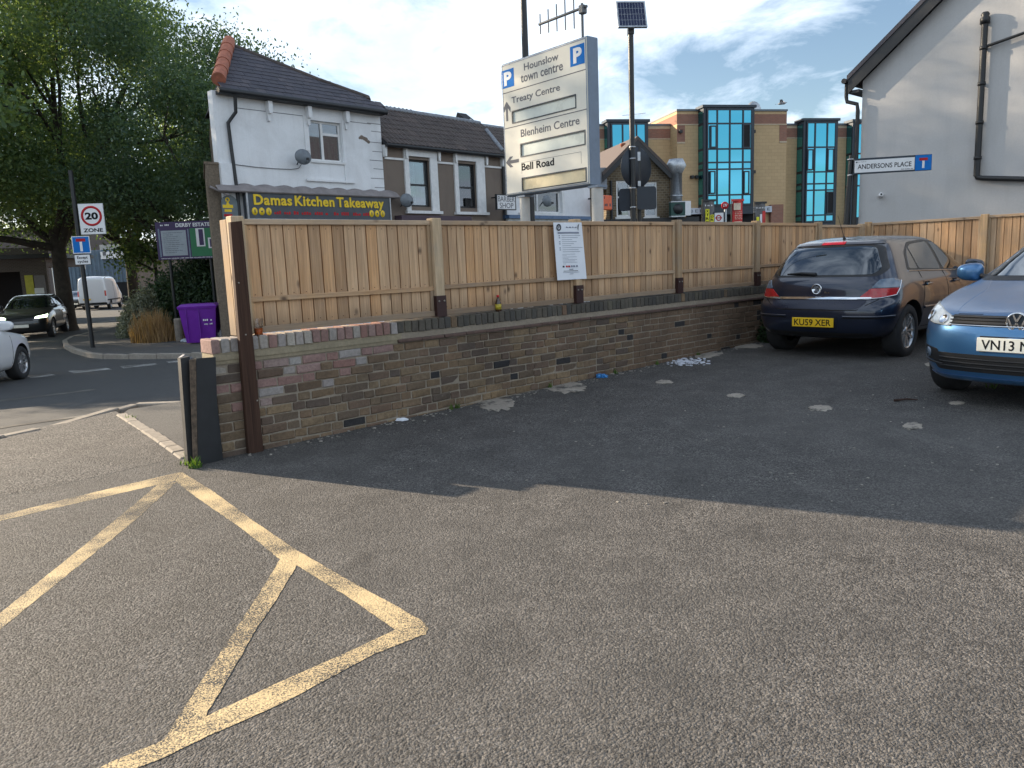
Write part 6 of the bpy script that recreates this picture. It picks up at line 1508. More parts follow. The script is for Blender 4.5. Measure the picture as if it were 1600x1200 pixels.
def mirror_shell(mb, x, y, z, sy, sc=1.0):
    n, m_ = 14, 9; vs = []; e = .62
    pw = lambda v, q: math.copysign(abs(v) ** q, v)
    for j in range(m_ + 1):
        t = -math.pi / 2 + math.pi * j / m_
        for k in range(n):
            a = 2 * math.pi * k / n; vx = pw(math.cos(t), e) * pw(math.cos(a), .8); vy = pw(math.cos(t), e) * pw(math.sin(a), e); vz = pw(math.sin(t), .7)
            vs.append((x + sc * (.075 * vx if vx > 0 else .045 * vx) - .02 * abs(vy), y + sc * sy * .115 * vy, z + sc * (.080 * vz * (1 - .18 * vy * 1.0))))
    return mb.add(vs, [(j * n + k, j * n + (k + 1) % n, (j + 1) * n + (k + 1) % n, (j + 1) * n + k) for j in range(m_) for k in range(n)], True)
def rounded(pts, r=.03, n=3):
    out = []; m_ = len(pts)
    for i in range(m_):
        p = Vector(pts[i]); a = Vector(pts[i - 1]); b = Vector(pts[(i + 1) % m_]); u = (a - p); v = (b - p); q = min(r, u.length * .45, v.length * .45); A = p + u.normalized() * q; B = p + v.normalized() * q
        for k in range(n + 1): t = k / n; out.append(tuple((1 - t) ** 2 * A + 2 * t * (1 - t) * p + t * t * B))
    return out
REAR, FRONT, RSIDE, LSIDE = (1, 0), (-1, 0), (0, 1), (0, -1)     # ray directions; h axis is y, -y, -x, x
def S_(x): return -x                                              # side view from the right: h = -x
def plate(car, txt, x, z, front, mat, tw=.46, tilt=0.0, zn=None, xrng=(-.23, .23)):
    """number plate with its characters, facing forwards or backwards"""
    R = Tr(x, 0, z, rad(90) if front else rad(-90), tilt)
    o = MB().cbox(-.26, .26, -.008, .008, -.0555, .0555, .004, R).build('number_plate', mat, car.o)
    me = lettering(o, txt, m_blackl, xrng[0], xrng[1], -.039, .039, -.0085, name='plate_lettering', bold=.012, ext=.001)
    me.data.transform(R); return o

# dark blue hatchback seen from behind
AZ_A = 48.0
fa = Vector((math.sin(rad(AZ_A)), math.cos(rad(AZ_A)), 0)); ra = Vector((fa.y, -fa.x, 0))
P = Vector((4.76, 9.12, 0)) + fa * 1.307 - ra * .85; P.z = .075
m_dblue = car_paint('dark_blue_car_paint', (.010, .016, .036), .3, .28, .45)
LV = [(.24, .24, .22, .22, -1.78, 2.00, .60, .30, .40), (.27, .26, .24, .24, -1.93, 2.14, .76, .25, .5), (.40, .38, .38, .40, -2.0, 2.22, .852, .30, .6), (.585, .58, .58, .58, -2.015, 2.235, .876, .33, .62), (.665, .665, .66, .66, -1.99, 2.21, .877, .33, .62),
      (.705, .72, .72, .70, -1.925, 2.17, .874, .34, .62), (.84, .84, .82, .79, -1.93, 2.06, .862, .38, .62), (.935, .925, .90, .85, -1.905, 1.82, .838, .40, .6), (.985, .985, .95, .965, -1.865, 1.14, .795, .38, .42), (1.19, 1.19, 1.18, 1.18, -1.715, .70, .700, .30, .40),
      (1.345, 1.37, 1.37, 1.37, -1.545, .33, .595, .25, .34), (1.405, 1.435, 1.435, 1.415, -1.47, .20, .52, .28, .3), (1.43, 1.462, 1.46, 1.44, -1.2, .0, .28, .3, .3), (1.435, 1.468, 1.465, 1.45, -1.1, -.1, 0.0, .3, .3)]
wa_ = [(x, y, .318, .205) for x in (-1.307, 1.307) for y in (.742, -.742)]
A = Car('parked_car', 'dark blue hatchback parked beside the wall with its tail to the camera', LV, m_dblue, P, AZ_A, wa_, sub=3)
for w_ in wa_: A.wheel(*w_, spokes=10, twin=True)
# glazing (from behind h = y, left positive)
A.patch('rear_window', rounded([(-.60, 1.005), (.60, 1.005), (.655, 1.07), (.52, 1.315), (.40, 1.335), (-.40, 1.335), (-.52, 1.315), (-.655, 1.07)], .05), REAR, m_carglass, .006)
A.patch('window_surround', rounded([(-.66, .985), (.66, .985), (.715, 1.06), (.575, 1.335), (.42, 1.352), (-.42, 1.352), (-.575, 1.335), (-.715, 1.06)], .05), REAR, m_trimb, .003)
# side glass both sides
for d, sg in ((RSIDE, -1), (LSIDE, 1)):
    H = lambda pts: [(x * sg, z) for x, z in pts]
    A.patch('window_surround', rounded(H([(-1.24, 1.03), (.98, .965), (.92, 1.02), (.30, 1.355), (-.30, 1.395), (-.85, 1.365), (-1.10, 1.25)]), .06), d, m_trimb, .003)
    A.patch('quarter_window', rounded(H([(-1.17, 1.05), (-.93, 1.04), (-.96, 1.30), (-1.06, 1.22)]), .03), d, m_carglass, .006)
    A.patch('rear_door_window', rounded(H([(-.89, 1.04), (-.21, 1.015), (-.24, 1.365), (-.80, 1.335), (-.92, 1.30)]), .04), d, m_carglass, .006)
    A.patch('front_door_window', rounded(H([(-.12, 1.01), (.84, .985), (.30, 1.32), (-.15, 1.362)]), .05), d, m_carglass, .006)
    A.line('window_trim', H([(-1.22, 1.025), (-.2, .998), (.9, .965)]), d, .007, m_chrome, off=.005)
    for a in ([(-.98, .42), (-.98, .62), (-.93, .80), (-.93, 1.02)], [(-.17, .34), (-.165, 1.0)], [(.92, .36), (1.0, .62), (.96, .95)], [(-.9, .34), (.95, .34)], [(-1.68, .66), (-1.62, .70), (-1.60, .63)]): A.line('panel_gap', H(a), d, .0045, m_well, off=-.001)
    A.line('side_moulding', H([(-.95, .58), (.95, .56)]), d, .018, m_dblue, off=.002)
    for x in (-.82, .10):
        p, nn = A.hit(x * sg, .855, d)
        if p is not None: MB().cbox(-.09, .09, -.014, .014, -.014, .014, .008, Tr(p.x, p.y + (-.022 if sg < 0 else .022), p.z)).build('door_handle', m_dblue, A.o); MB().cbox(-.06, .06, -.004, .004, -.03, .03, .003, Tr(p.x, p.y, p.z)).build('handle_recess', m_well, A.o)
    p, nn = A.hit(-1.42 * sg, .78, d)
    # door mirror
    q, _ = A.hit(.80 * sg, .99, d); ys = -1 if sg < 0 else 1
    mir = mirror_shell(MB(), .70, q.y + ys * .16, 1.03, ys)
    mo = mir.build('mirror', m_dblue, A.o); MB().tube([(q.x, q.y - ys * .03, .985), (.72, q.y + ys * .08, 1.0)], .022, 8).build('mirror_arm', m_trimb, mo); MB().lathe([(0, 0), (.07, 0)], 16, Tr(.645, q.y + ys * .15, 1.02, 0, 0, rad(-90)) @ Matrix.Scale(1.3, 4, (0, 1, 0)), False).build('mirror_glass', m_carglass, mo)
A.patch('windscreen', rounded([(-.66, 1.0), (.66, 1.0), (.52, 1.36), (-.52, 1.36)], .05), FRONT, m_carglass, .005)
# lamps wrap round the rear corners
for sg, dd in ((1, (1, -.62)), (-1, (1, .62))):
    d3 = Vector((dd[0], dd[1], 0)).normalized(); hv = Vector((-d3.y, d3.x, 0))
    def hz(x, y, z): return (hv.x * x + hv.y * y, z)
    lo = [hz(-1.93, .50 * sg, .725), hz(-1.86, .72 * sg, .735), hz(-1.70, .842 * sg, .765), hz(-1.63, .855 * sg, .845), hz(-1.78, .80 * sg, .845), hz(-1.90, .64 * sg, .845)]
    up_ = [hz(-1.90, .645 * sg, .852), hz(-1.78, .80 * sg, .852), hz(-1.625, .855 * sg, .852), hz(-1.57, .845 * sg, .925), hz(-1.68, .815 * sg, .955), hz(-1.84, .72 * sg, .945)]
    A.patch('tail_lamp', rounded(lo, .02), dd, m_rlamp, .010, .03); A.patch('upper_lamp', rounded(up_, .025), dd, m_clamp, .010, .03)
    A.line('lamp_edge', [lo[0], lo[1], lo[2], lo[3], up_[3]], dd, .007, m_chrome, off=.010, step=.03)
    A.line('bumper_strip', [hz(-2.0, .36 * sg, .525), hz(-1.92, .70 * sg, .525), hz(-1.75, .86 * sg, .53)], dd, .012, m_dblue, off=.004)
    A.line('bumper_strip_groove', [hz(-2.0, .35 * sg, .505), hz(-1.92, .70 * sg, .505), hz(-1.75, .86 * sg, .51)], dd, .006, m_well, off=.0)
A.patch('hatch_recess', rounded([(-.60, .718), (.60, .718), (.54, .63), (.46, .61), (-.46, .61), (-.54, .63)], .04), REAR, simple('hatch_shadow_blue', (.010, .014, .032), .3, .2), .004, .03)
A.patch('chrome_strip', rounded([(-.63, .722), (.63, .722), (.63, .747), (.05, .752), (-.05, .752), (-.63, .747)], .008), REAR, m_chrome, .014, .03, skirt=.02)
for a in ([(-.50, .60), (-.60, .66), (-.70, .72), (-.74, .96)], [(.50, .60), (.60, .66), (.70, .72), (.74, .96)], [(-.50, .60), (.50, .60)]): A.line('hatch_gap', a, REAR, .005, m_well, off=-.001)
p, nn = A.hit(0, .845, REAR); bx = p.x
bd = MB().lathe([(0, .004), (.052, .004), (.052, .010), (.062, .010), (.064, 0)], 28, Tr(bx - .006, 0, .845, rad(-90), rad(90))); bd.build('badge', m_chrome, A.o)
def badge_prism(pts, M, name, mat, parent): MB().prism(pts, -.004, 0, M).build(name, mat, parent)
R = Tr(bx - .0125, 0, .845, rad(-90))
badge_prism([(-.034, -.03), (-.012, -.004), (-.03, .012), (-.008, .034), (.018, .036), (.036, .012), (.014, .014), (.006, .002), (.03, -.012), (.018, -.036), (.004, -.014), (-.014, -.034)], R, 'badge_emblem', m_greyl, A.o)
plate(A, 'KU59 XER', A.hit(0, .45, REAR)[0].x - .020, .45, False, m_yplate)
A.patch('plate_recess', rounded([(-.285, .36), (.285, .36), (.32, .52), (-.32, .52)], .02), REAR, m_dblue, .005, .03, skirt=.004)
pw = A.hit(.05, 1.02, REAR)[0]; pw2 = A.hit(.44, 1.025, REAR)[0]; MB().tube([pw + Vector((-.02, 0, 0)), pw2.lerp(pw, .5) + Vector((-.028, 0, .012)), pw2 + Vector((-.012, 0, 0))], [.022, .016, .008], 8).build('rear_wiper', m_trimb, A.o)
A.patch('high_brake_lamp', rounded([(-.15, 1.358), (.15, 1.358), (.14, 1.392), (-.14, 1.392)], .01), REAR, m_rlamp, .012, .03, skirt=.03)
A.patch('spoiler_lip', rounded([(-.56, 1.355), (-.152, 1.357), (-.142, 1.396), (-.50, 1.385)], .01), REAR, m_dblue, .010, .03, skirt=.03); A.patch('spoiler_lip', rounded([(.56, 1.355), (.152, 1.357), (.142, 1.396), (.50, 1.385)], .01), REAR, m_dblue, .010, .03, skirt=.03)
MB().tube([(-1.22, 0, 1.43), (-1.24, 0, 1.47)], [.022, .010], 8).tube([(-1.24, 0, 1.47), (-1.42, 0, 1.72)], [.004, .0022], 6).build('roof_aerial', m_trimb, A.o)
A.patch('lower_valance', rounded([(-.62, .255), (.62, .255), (.66, .33), (-.66, .33)], .02), REAR, m_trimb, .004, .04)
x, nn = A.hit(.36, .845, REAR) 
scribble(A.o, 0, .09, 0, .025, 0, m_chrome, .05, 'model_lettering', 2).data.transform(Tr(A.hit(-.12, .80, REAR)[0].x - .006, -.10, .795, rad(-90)))

# light blue hatchback facing the camera
AZ_V = 232.0
fv = Vector((math.sin(rad(AZ_V)), math.cos(rad(AZ_V)), 0))
bp = on_z(1588, 509, .76); P = bp - fv * 2.165 + Vector((.05, .08, 0)); P.z = .06
m_lblue = car_paint('metallic_blue_car_paint', (.045, .155, .33), .5, .30, .6, (.22, .21, .24))
LG = [(.22, .22, .20, .20, -1.85, 2.0, .62, .3, .42), (.25, .24, .22, .21, -1.98, 2.12, .78, .28, .52), (.38, .36, .34, .32, -2.05, 2.175, .865, .3, .62), (.55, .54, .52, .48, -2.07, 2.185, .893, .3, .66), (.66, .66, .63, .62, -2.06, 2.175, .896, .3, .68),
      (.78, .78, .73, .70, -2.03, 2.15, .892, .3, .70), (.87, .87, .82, .765, -1.99, 2.11, .878, .32, .72), (.94, .935, .90, .80, -1.94, 2.02, .850, .34, .80), (.985, .985, .955, .90, -1.90, 1.62, .83, .36, .60), (1.01, 1.005, .985, 1.005, -1.86, 1.10, .805, .36, .44), (1.2, 1.2, 1.19, 1.20, -1.75, .66, .715, .3, .42),
      (1.36, 1.38, 1.375, 1.375, -1.60, .28, .61, .26, .36), (1.41, 1.435, 1.43, 1.415, -1.5, .15, .53, .28, .3), (1.43, 1.455, 1.45, 1.44, -1.3, -.05, .28, .3, .3), (1.435, 1.46, 1.455, 1.445, -1.2, -.15, 0.0, .3, .3)]
wg_ = [(x, y, .318, .205) for x in (-1.318, 1.318) for y in (.765, -.765)]
G = Car('parked_car', 'metallic light blue hatchback facing the camera at the right edge', LG, m_lblue, P, AZ_V, wg_, sub=3)
for w_ in wg_: G.wheel(*w_, spokes=10, twin=True)
# from the front h = -y
G.patch('windscreen_surround', rounded([(-.72, .995), (.72, .995), (.60, 1.385), (-.60, 1.385)], .05), FRONT, m_trimb, .002)
G.patch('windscreen', rounded([(-.68, 1.03), (.68, 1.03), (.565, 1.365), (-.565, 1.365)], .05), FRONT, m_carglass, .005)
G.patch('upper_grille', rounded([(-.52, .672), (.52, .672), (.50, .755), (-.50, .755)], .01), FRONT, m_trimb, .004, .03)
for z in (.690, .715, .738): G.line('grille_bar', [(-.51, z), (.51, z)], FRONT, .0055, m_trimb, off=.010)
G.line('chrome_strip', [(-.53, .676), (.53, .676)], FRONT, .006, m_chrome, off=.006)
for sg in (1, -1):
    dd = (-1, .55 * sg); d3 = Vector((*dd, 0)).normalized(); hv = Vector((-d3.y, d3.x, 0))
    def hz(x, y, z): return (hv.x * x + hv.y * y, z)
    hl = [hz(2.13, -.52 * sg, .665), hz(2.08, -.70 * sg, .675), hz(1.84, -.86 * sg, .72), hz(1.62, -.885 * sg, .80), hz(1.74, -.855 * sg, .835), hz(2.0, -.74 * sg, .80), hz(2.12, -.52 * sg, .735)]
    G.patch('headlamp', rounded(hl, .02), dd, m_hlamp, .008, .03)
    G.line('lamp_edge', hl + [hl[0]], dd, .005, m_trimb, off=.003, step=.03)
    for hx, hy, hzz, rr in ((2.09, -.60 * sg, .715, .045), (1.97, -.76 * sg, .735, .052)):
        h_, z_ = hz(hx, hy, hzz); p, nn = G.hit(h_, z_, dd)
        if p is not None: MB().lathe([(rr, 0), (rr, .004), (rr * .8, .006), (rr * .75, .002), (0, .002)], 18, Matrix.Translation(p + nn * .009) @ nn.to_track_quat('Z', 'Y').to_matrix().to_4x4()).build('lamp_reflector', m_chrome, G.o)
    G.patch('fog_recess', rounded([hz(2.13, -.58 * sg, .36), hz(2.02, -.80 * sg, .38), hz(1.93, -.86 * sg, .50), hz(2.10, -.62 * sg, .47)], .02), dd, m_trimb, .004, .03)
    G.line('fog_trim', [hz(2.13, -.57 * sg, .345), hz(2.0, -.80 * sg, .365), hz(1.9, -.87 * sg, .40)], dd, .009, m_trimb, off=.004)
    h_, z_ = hz(2.05, -.72 * sg, .43); p, nn = G.hit(h_, z_, dd); MB().lathe([(.042, 0), (.042, .004), (0, .006)], 16, Matrix.Translation(p + nn * .006) @ nn.to_track_quat('Z', 'Y').to_matrix().to_4x4()).build('fog_lamp', m_clamp, G.o)
    G.line('bonnet_crease', [hz(2.05, -.52 * sg, .78), hz(1.6, -.60 * sg, .93), hz(1.15, -.62 * sg, 1.0)], dd, .004, m_lblue, off=-.001)
    G.line('bumper_seam', [hz(2.13, -.30 * sg, .765), hz(2.10, -.50 * sg, .762)], dd, .004, m_well, off=-.001)
    d = (0, 1) if sg > 0 else (0, -1); s2 = -1 if sg > 0 else 1
    H = lambda pts: [(x * s2, z) for x, z in pts]
    G.patch('window_surround', rounded(H([(-1.35, 1.05), (.92, 1.0), (.88, 1.04), (.26, 1.36), (-.4, 1.395), (-1.0, 1.36)]), .05), d, m_trimb, .003)
    G.patch('front_door_window', rounded(H([(-.15, 1.035), (.80, 1.02), (.26, 1.33), (-.18, 1.365)]), .04), d, m_carglass, .006); G.patch('rear_door_window', rounded(H([(-1.0, 1.05), (-.24, 1.04), (-.26, 1.365), (-.90, 1.34)]), .04), d, m_carglass, .006)
    for a in ([(-.19, .34), (-.19, 1.0)], [(.90, .36), (.98, .62), (.95, .97)], [(1.66, .62), (1.62, .70)]): G.line('panel_gap', H(a), d, .0045, m_well, off=-.001)
    q, _ = G.hit(.80 * s2, 1.02, d); ys = -1 if sg > 0 else 1
    mo = mirror_shell(MB(), .72, q.y + ys * .17, 1.06, ys, 1.05).build('mirror', m_lblue, G.o); MB().tube([(q.x, q.y - ys * .03, 1.01), (.72, q.y + ys * .08, 1.03)], .024, 8).build('mirror_arm', m_trimb, mo)
G.patch('lower_grille', rounded([(-.60, .30), (.60, .30), (.66, .40), (.60, .445), (-.60, .445), (-.66, .40)], .03), FRONT, m_trimb, .004, .03)
for z in (.335, .37, .405): G.line('grille_bar', [(-.58, z), (.58, z)], FRONT, .007, m_trimb, off=.006)
G.patch('front_lip', rounded([(-.70, .225), (.70, .225), (.74, .262), (-.74, .262)], .01), FRONT, m_lblue, .012, .03, skirt=.03)
p, nn = G.hit(0, .715, FRONT); vx_ = p.x + .012
R = Tr(vx_, 0, .715, rad(90), rad(90)); bo_ = MB().lathe([(0, .0), (.066, .0), (.066, .010), (.074, .012), (.080, .006), (.080, -.012)], 32, R).build('badge', m_chrome, G.o)
MB().lathe([(0, .0015), (.066, .0015)], 32, R, False).build('badge_field', m_navy, bo_)
R = Tr(vx_ + .009, 0, .715, rad(90))
def strokes(segs, w, R, name, parent):
    mb = MB()
    for (a, b), (c, d) in segs:
        v = Vector((c - a, d - b)).normalized(); n_ = Vector((-v.y, v.x)) * w
        mb.prism([(a + n_.x, b + n_.y), (a - n_.x, b - n_.y), (c - n_.x, d - n_.y), (c + n_.x, d + n_.y)], -.004, .003, R)
    return mb.build(name, m_chrome, parent)
strokes([((-.026, .058), (0, .006)), ((0, .006), (.026, .058))], .0065, R, 'badge_letter', bo_)
strokes([((-.058, .026), (-.027, -.054)), ((-.027, -.054), (0, -.006)), ((0, -.006), (.027, -.054)), ((.027, -.054), (.058, .026))], .0065, Tr(vx_ + .0085, 0, .715, rad(90)), 'badge_letter', bo_)
plate(G, 'VN13 N', G.hit(0, .53, FRONT)[0].x + .016, .535, True, m_wplate, xrng=(-.225, .115))
MB().box(-.25, .25, 0, .02, -.065, .065, Tr(G.hit(0, .53, FRONT)[0].x - .006, 0, .535, rad(90))).build('plate_plinth', m_trimb, G.o)

# simpler cars in the street
def street_car(name, label, paint, pos, heading, L_, W, Hh, wb, kind='hatch', lamps=None, reg=None, wr=.325, clear=.2):
    r, f = -wb / 2 - (L_ - wb) * .48, wb / 2 + (L_ - wb) * .52; h = Hh; w = W / 2; b = h * .66
    lv = [(clear + .02, clear, clear, clear, r + .2, f - .2, w * .7, .3, .4), (clear + .06, clear + .04, clear + .03, clear + .03, r + .06, f - .08, w * .9, .3, .5), (h * .30, h * .28, h * .26, h * .25, r, f - .01, w * .985, .3, .6), (h * .42, h * .42, h * .40, h * .38, r - .01, f, w, .32, .65),
          (h * .52, h * .52, h * .50, h * .47, r + .03, f - .03, w * .995, .34, .68), (h * .60, h * .60, h * .57, h * .54, r + .06, f - .10, w * .975, .36, .70), (b, b, h * .63, h * .585, r + .12, f - .35, w * .94, .36, .72), (b + .03, b + .02, b, b, r + .16, wb / 2 - .22, w * .90, .36, .42), (h * .84, h * .84, h * .83, h * .83, r + .34, wb / 2 - .66, w * .80, .3, .4),
          (h * .94, h * .95, h * .945, h * .94, r + .55, wb / 2 - 1.02, w * .69, .26, .34), (h * .975, h * .985, h * .98, h * .97, r + .7, wb / 2 - 1.15, w * .58, .3, .3), (h * .985, h, h * .995, h * .985, r + .9, wb / 2 - 1.4, w * .3, .3, .3), (h * .985, h, h * .995, h * .985, r + 1.0, wb / 2 - 1.5, 0, .3, .3)]
    wl_ = [(x, y, wr, .22) for x in (-wb / 2, wb / 2) for y in (w - .13, -w + .13)]
    c = Car(name, label, lv, paint, pos, heading, wl_, sub=2)
    for q in wl_: c.wheel(*q, spokes=10)
    c.patch('windscreen', rounded([(-w * .80, b + .05), (w * .80, b + .05), (w * .63, h * .935), (-w * .63, h * .935)], .05), FRONT, m_carglass, .006, .08); c.patch('rear_window', rounded([(-w * .72, b + .06), (w * .72, b + .06), (w * .58, h * .925), (-w * .58, h * .925)], .05), REAR, m_carglass, .006, .08)
    for d, sg in ((RSIDE, -1), (LSIDE, 1)):
        H = lambda pts: [(x * sg, z) for x, z in pts]; xr0, xf0 = r + .75, wb / 2 - .42
        c.patch('window_surround', rounded(H([(xr0 - .2, b + .05), (xf0 + .12, b + .03), (xf0 - .55, h * .925), (xr0 + .25, h * .935), (xr0 - .05, h * .86)]), .05), d, m_trimb, .003, .08)
        mid = (xr0 + xf0) / 2 - .15
        c.patch('front_door_window', rounded(H([(mid + .05, b + .075), (xf0, b + .06), (xf0 - .55, h * .905), (mid + .02, h * .915)]), .04), d, m_carglass, .007, .08); c.patch('rear_door_window', rounded(H([(xr0, b + .08), (mid - .04, b + .075), (mid - .05, h * .915), (xr0 + .25, h * .905)]), .04), d, m_carglass, .007, .08)
        for a in ([(mid, h * .24), (mid, b)], [(xf0 + .02, h * .24), (xf0 + .06, b)], [(xr0 - .02, h * .4), (xr0, b)]): c.line('panel_gap', H(a), d, .006, m_well, off=-.001, step=.1)
        for x in (mid - .25, mid + .75 if False else xf0 - .95):
            p, nn = c.hit(x * sg, h * .585, d)
            if p is not None: MB().cbox(-.1, .1, -.02, .02, -.015, .015, .008, Tr(p.x, p.y, p.z)).build('door_handle', paint, c.o)
        q, _ = c.hit((xf0 - .05) * sg, b + .05, d); ys = -1 if sg < 0 else 1
        if q is not None: mirror_shell(MB(), xf0 - .02, q.y + ys * .16, b + .10, ys, 1.1).build('mirror', paint, c.o)
        dd = (-1, .45 * (1 if sg < 0 else -1)); d3 = Vector((*dd, 0)).normalized(); hv = Vector((-d3.y, d3.x, 0)); ys2 = -1 if sg < 0 else 1
        hz = lambda x, y, z: (hv.x * x + hv.y * y, z)
        c.patch('headlamp', rounded([hz(f - .08, w * .50 * ys2, h * .47), hz(f - .32, w * .90 * ys2, h * .485), hz(f - .42, w * .93 * ys2, h * .55), hz(f - .14, w * .52 * ys2, h * .51)], .02), dd, lamps or m_hlamp, .008, .04)
        dd = (1, .45 * (1 if sg < 0 else -1)); d3 = Vector((*dd, 0)).normalized(); hv = Vector((-d3.y, d3.x, 0))
        c.patch('tail_lamp', rounded([hz(r + .06, w * .55 * ys2, h * .50), hz(r + .25, w * .92 * ys2, h * .50), hz(r + .28, w * .90 * ys2, h * .62), hz(r + .10, w * .55 * ys2, h * .60)], .02), dd, m_rlamp, .008, .04)
    c.patch('lower_grille', rounded([(-w * .7, h * .15), (w * .7, h * .15), (w * .75, h * .25), (-w * .75, h * .25)], .03), FRONT, m_trimb, .005, .05); c.patch('upper_grille', rounded([(-w * .45, h * .42), (w * .45, h * .42), (w * .42, h * .475), (-w * .42, h * .475)], .01), FRONT, m_trimb, .005, .05)
    p, _ = c.hit(0, h * .31, FRONT); q = MB().cbox(-.26, .26, -.01, .01, -.056, .056, .004, Tr(p.x + .015, 0, h * .31, rad(90))).build('number_plate', m_wplate, c.o)
    p, _ = c.hit(0, h * .36, REAR); MB().cbox(-.26, .26, -.01, .01, -.056, .056, .004, Tr(p.x - .015, 0, h * .36, rad(-90))).build('number_plate', m_yplate, c.o)
    return c
def road_pt(px, py):
    z = -.4
    for _ in range(12): p = on_z(px, py, z); z = gz(p.x, p.y) - .055
    p.z = z; return p
def place(p, heading, lx, ly):
    """origin of a car whose local point (lx, ly) stands on p"""
    f = Vector((math.sin(rad(heading)), math.cos(rad(heading)), 0)); l = Vector((-f.y, f.x, 0)); q = p - f * lx - l * ly; q.z = p.z; return q
m_wcar = car_paint('white_car_paint', (.72, .73, .74), .0, .3, .15)
hW = -9; p = road_pt(38, 592); street_car('hatchback_car', 'white hatchback cut off by the left edge, driving away', m_wcar, place(p, hW, 1.30, -.85), hW, 4.25, 1.78, 1.46, 2.6, wr=.32)
m_bcar = car_paint('black_car_paint', (.012, .014, .015), .2, .28, .25)
m_drl = Mat('lit_running_lamp'); m_drl.set(col=(.6, .7, .5), emit=(.75, 1.0, .62), emits=2.2); m_drl = m_drl.m
hS = 160; p = road_pt(84, 526); sv = street_car('suv_car', 'black SUV coming towards the camera with greenish lit headlamp', m_bcar, place(p, hS, 1.35, .85), hS, 4.4, 1.86, 1.62, 2.7, lamps=m_drl, wr=.36, clear=.22)
hD = 163; p = road_pt(118, 484); street_car('dark_car', 'dark saloon car half hidden behind the black SUV and sign pole', m_bcar, place(p, hD, 2.1, 0), hD, 4.4, 1.8, 1.45, 2.65)
# white panel van
hV = -14; p = road_pt(174, 482.5)
van = [(.30, .30, .28, .28, -2.6, 2.4, .8, .08, .4), (.40, .38, .36, .36, -2.72, 2.62, .98, .08, .5), (.75, .75, .74, .70, -2.76, 2.68, 1.0, .10, .55), (1.10, 1.10, 1.08, 1.0, -2.76, 2.60, 1.0, .10, .6), (1.30, 1.30, 1.28, 1.22, -2.75, 2.15, .99, .10, .5), (1.75, 1.75, 1.72, 1.72, -2.73, 1.62, .95, .10, .45), (2.22, 2.24, 2.22, 2.2, -2.68, 1.15, .90, .12, .4), (2.40, 2.42, 2.42, 2.38, -2.62, .95, .80, .16, .4), (2.46, 2.48, 2.48, 2.44, -2.4, .7, .5, .2, .3), (2.47, 2.5, 2.5, 2.45, -2.3, .6, 0, .2, .3)]
wv_ = [(x, y, .34, .22) for x in (-1.65, 1.65) for y in (.86, -.86)]
V = Car('panel_van', 'white high-roofed panel van parked beyond the junction', van, m_wcar, place(p, hV, -1.65, -.95), hV, wv_, sub=2)
for w_ in wv_: V.wheel(*w_, spokes=8)
for sg in (1, -1):
    V.patch('tail_lamp', rounded([(.86 * sg, 1.02), (.96 * sg, 1.02), (.95 * sg, 1.42), (.86 * sg, 1.42)], .02), REAR, m_rlamp, .012, .04)
    V.patch('rear_door', rounded([(.01 * sg, .55), (.84 * sg, .55), (.80 * sg, 2.2), (.01 * sg, 2.25)], .04), REAR, m_wcar, .012, .08)
    d = RSIDE if sg < 0 else LSIDE
    V.patch('cab_window', rounded([(.95 * sg, 1.36), (1.75 * sg, 1.34), (1.45 * sg, 1.85), (.95 * sg, 1.9)], .05), d, m_carglass, .006, .06); V.line('door_seam', [(.88 * sg, .5), (.88 * sg, 2.1)], d, .012, m_greyl, off=0); V.line('door_seam', [(-.4 * sg, .5), (-.4 * sg, 2.1)], d, .012, m_greyl, off=0); V.line('side_moulding', [(-2.5 * sg, .72), (1.2 * sg, .72)], d, .05, m_trimb, off=0)
V.patch('windscreen', rounded([(-.8, 1.3), (.8, 1.3), (.7, 2.0), (-.7, 2.0)], .06), FRONT, m_carglass, .006, .08); V.patch('rear_bumper', rounded([(-.92, .40), (.92, .40), (.92, .55), (-.92, .55)], .03), REAR, m_trimb, .03, .08)
MB().cbox(-.26, .26, -.01, .01, -.056, .056, .004, Tr(-2.80, .35, .80, rad(-90))).build('number_plate', m_yplate, V.o)
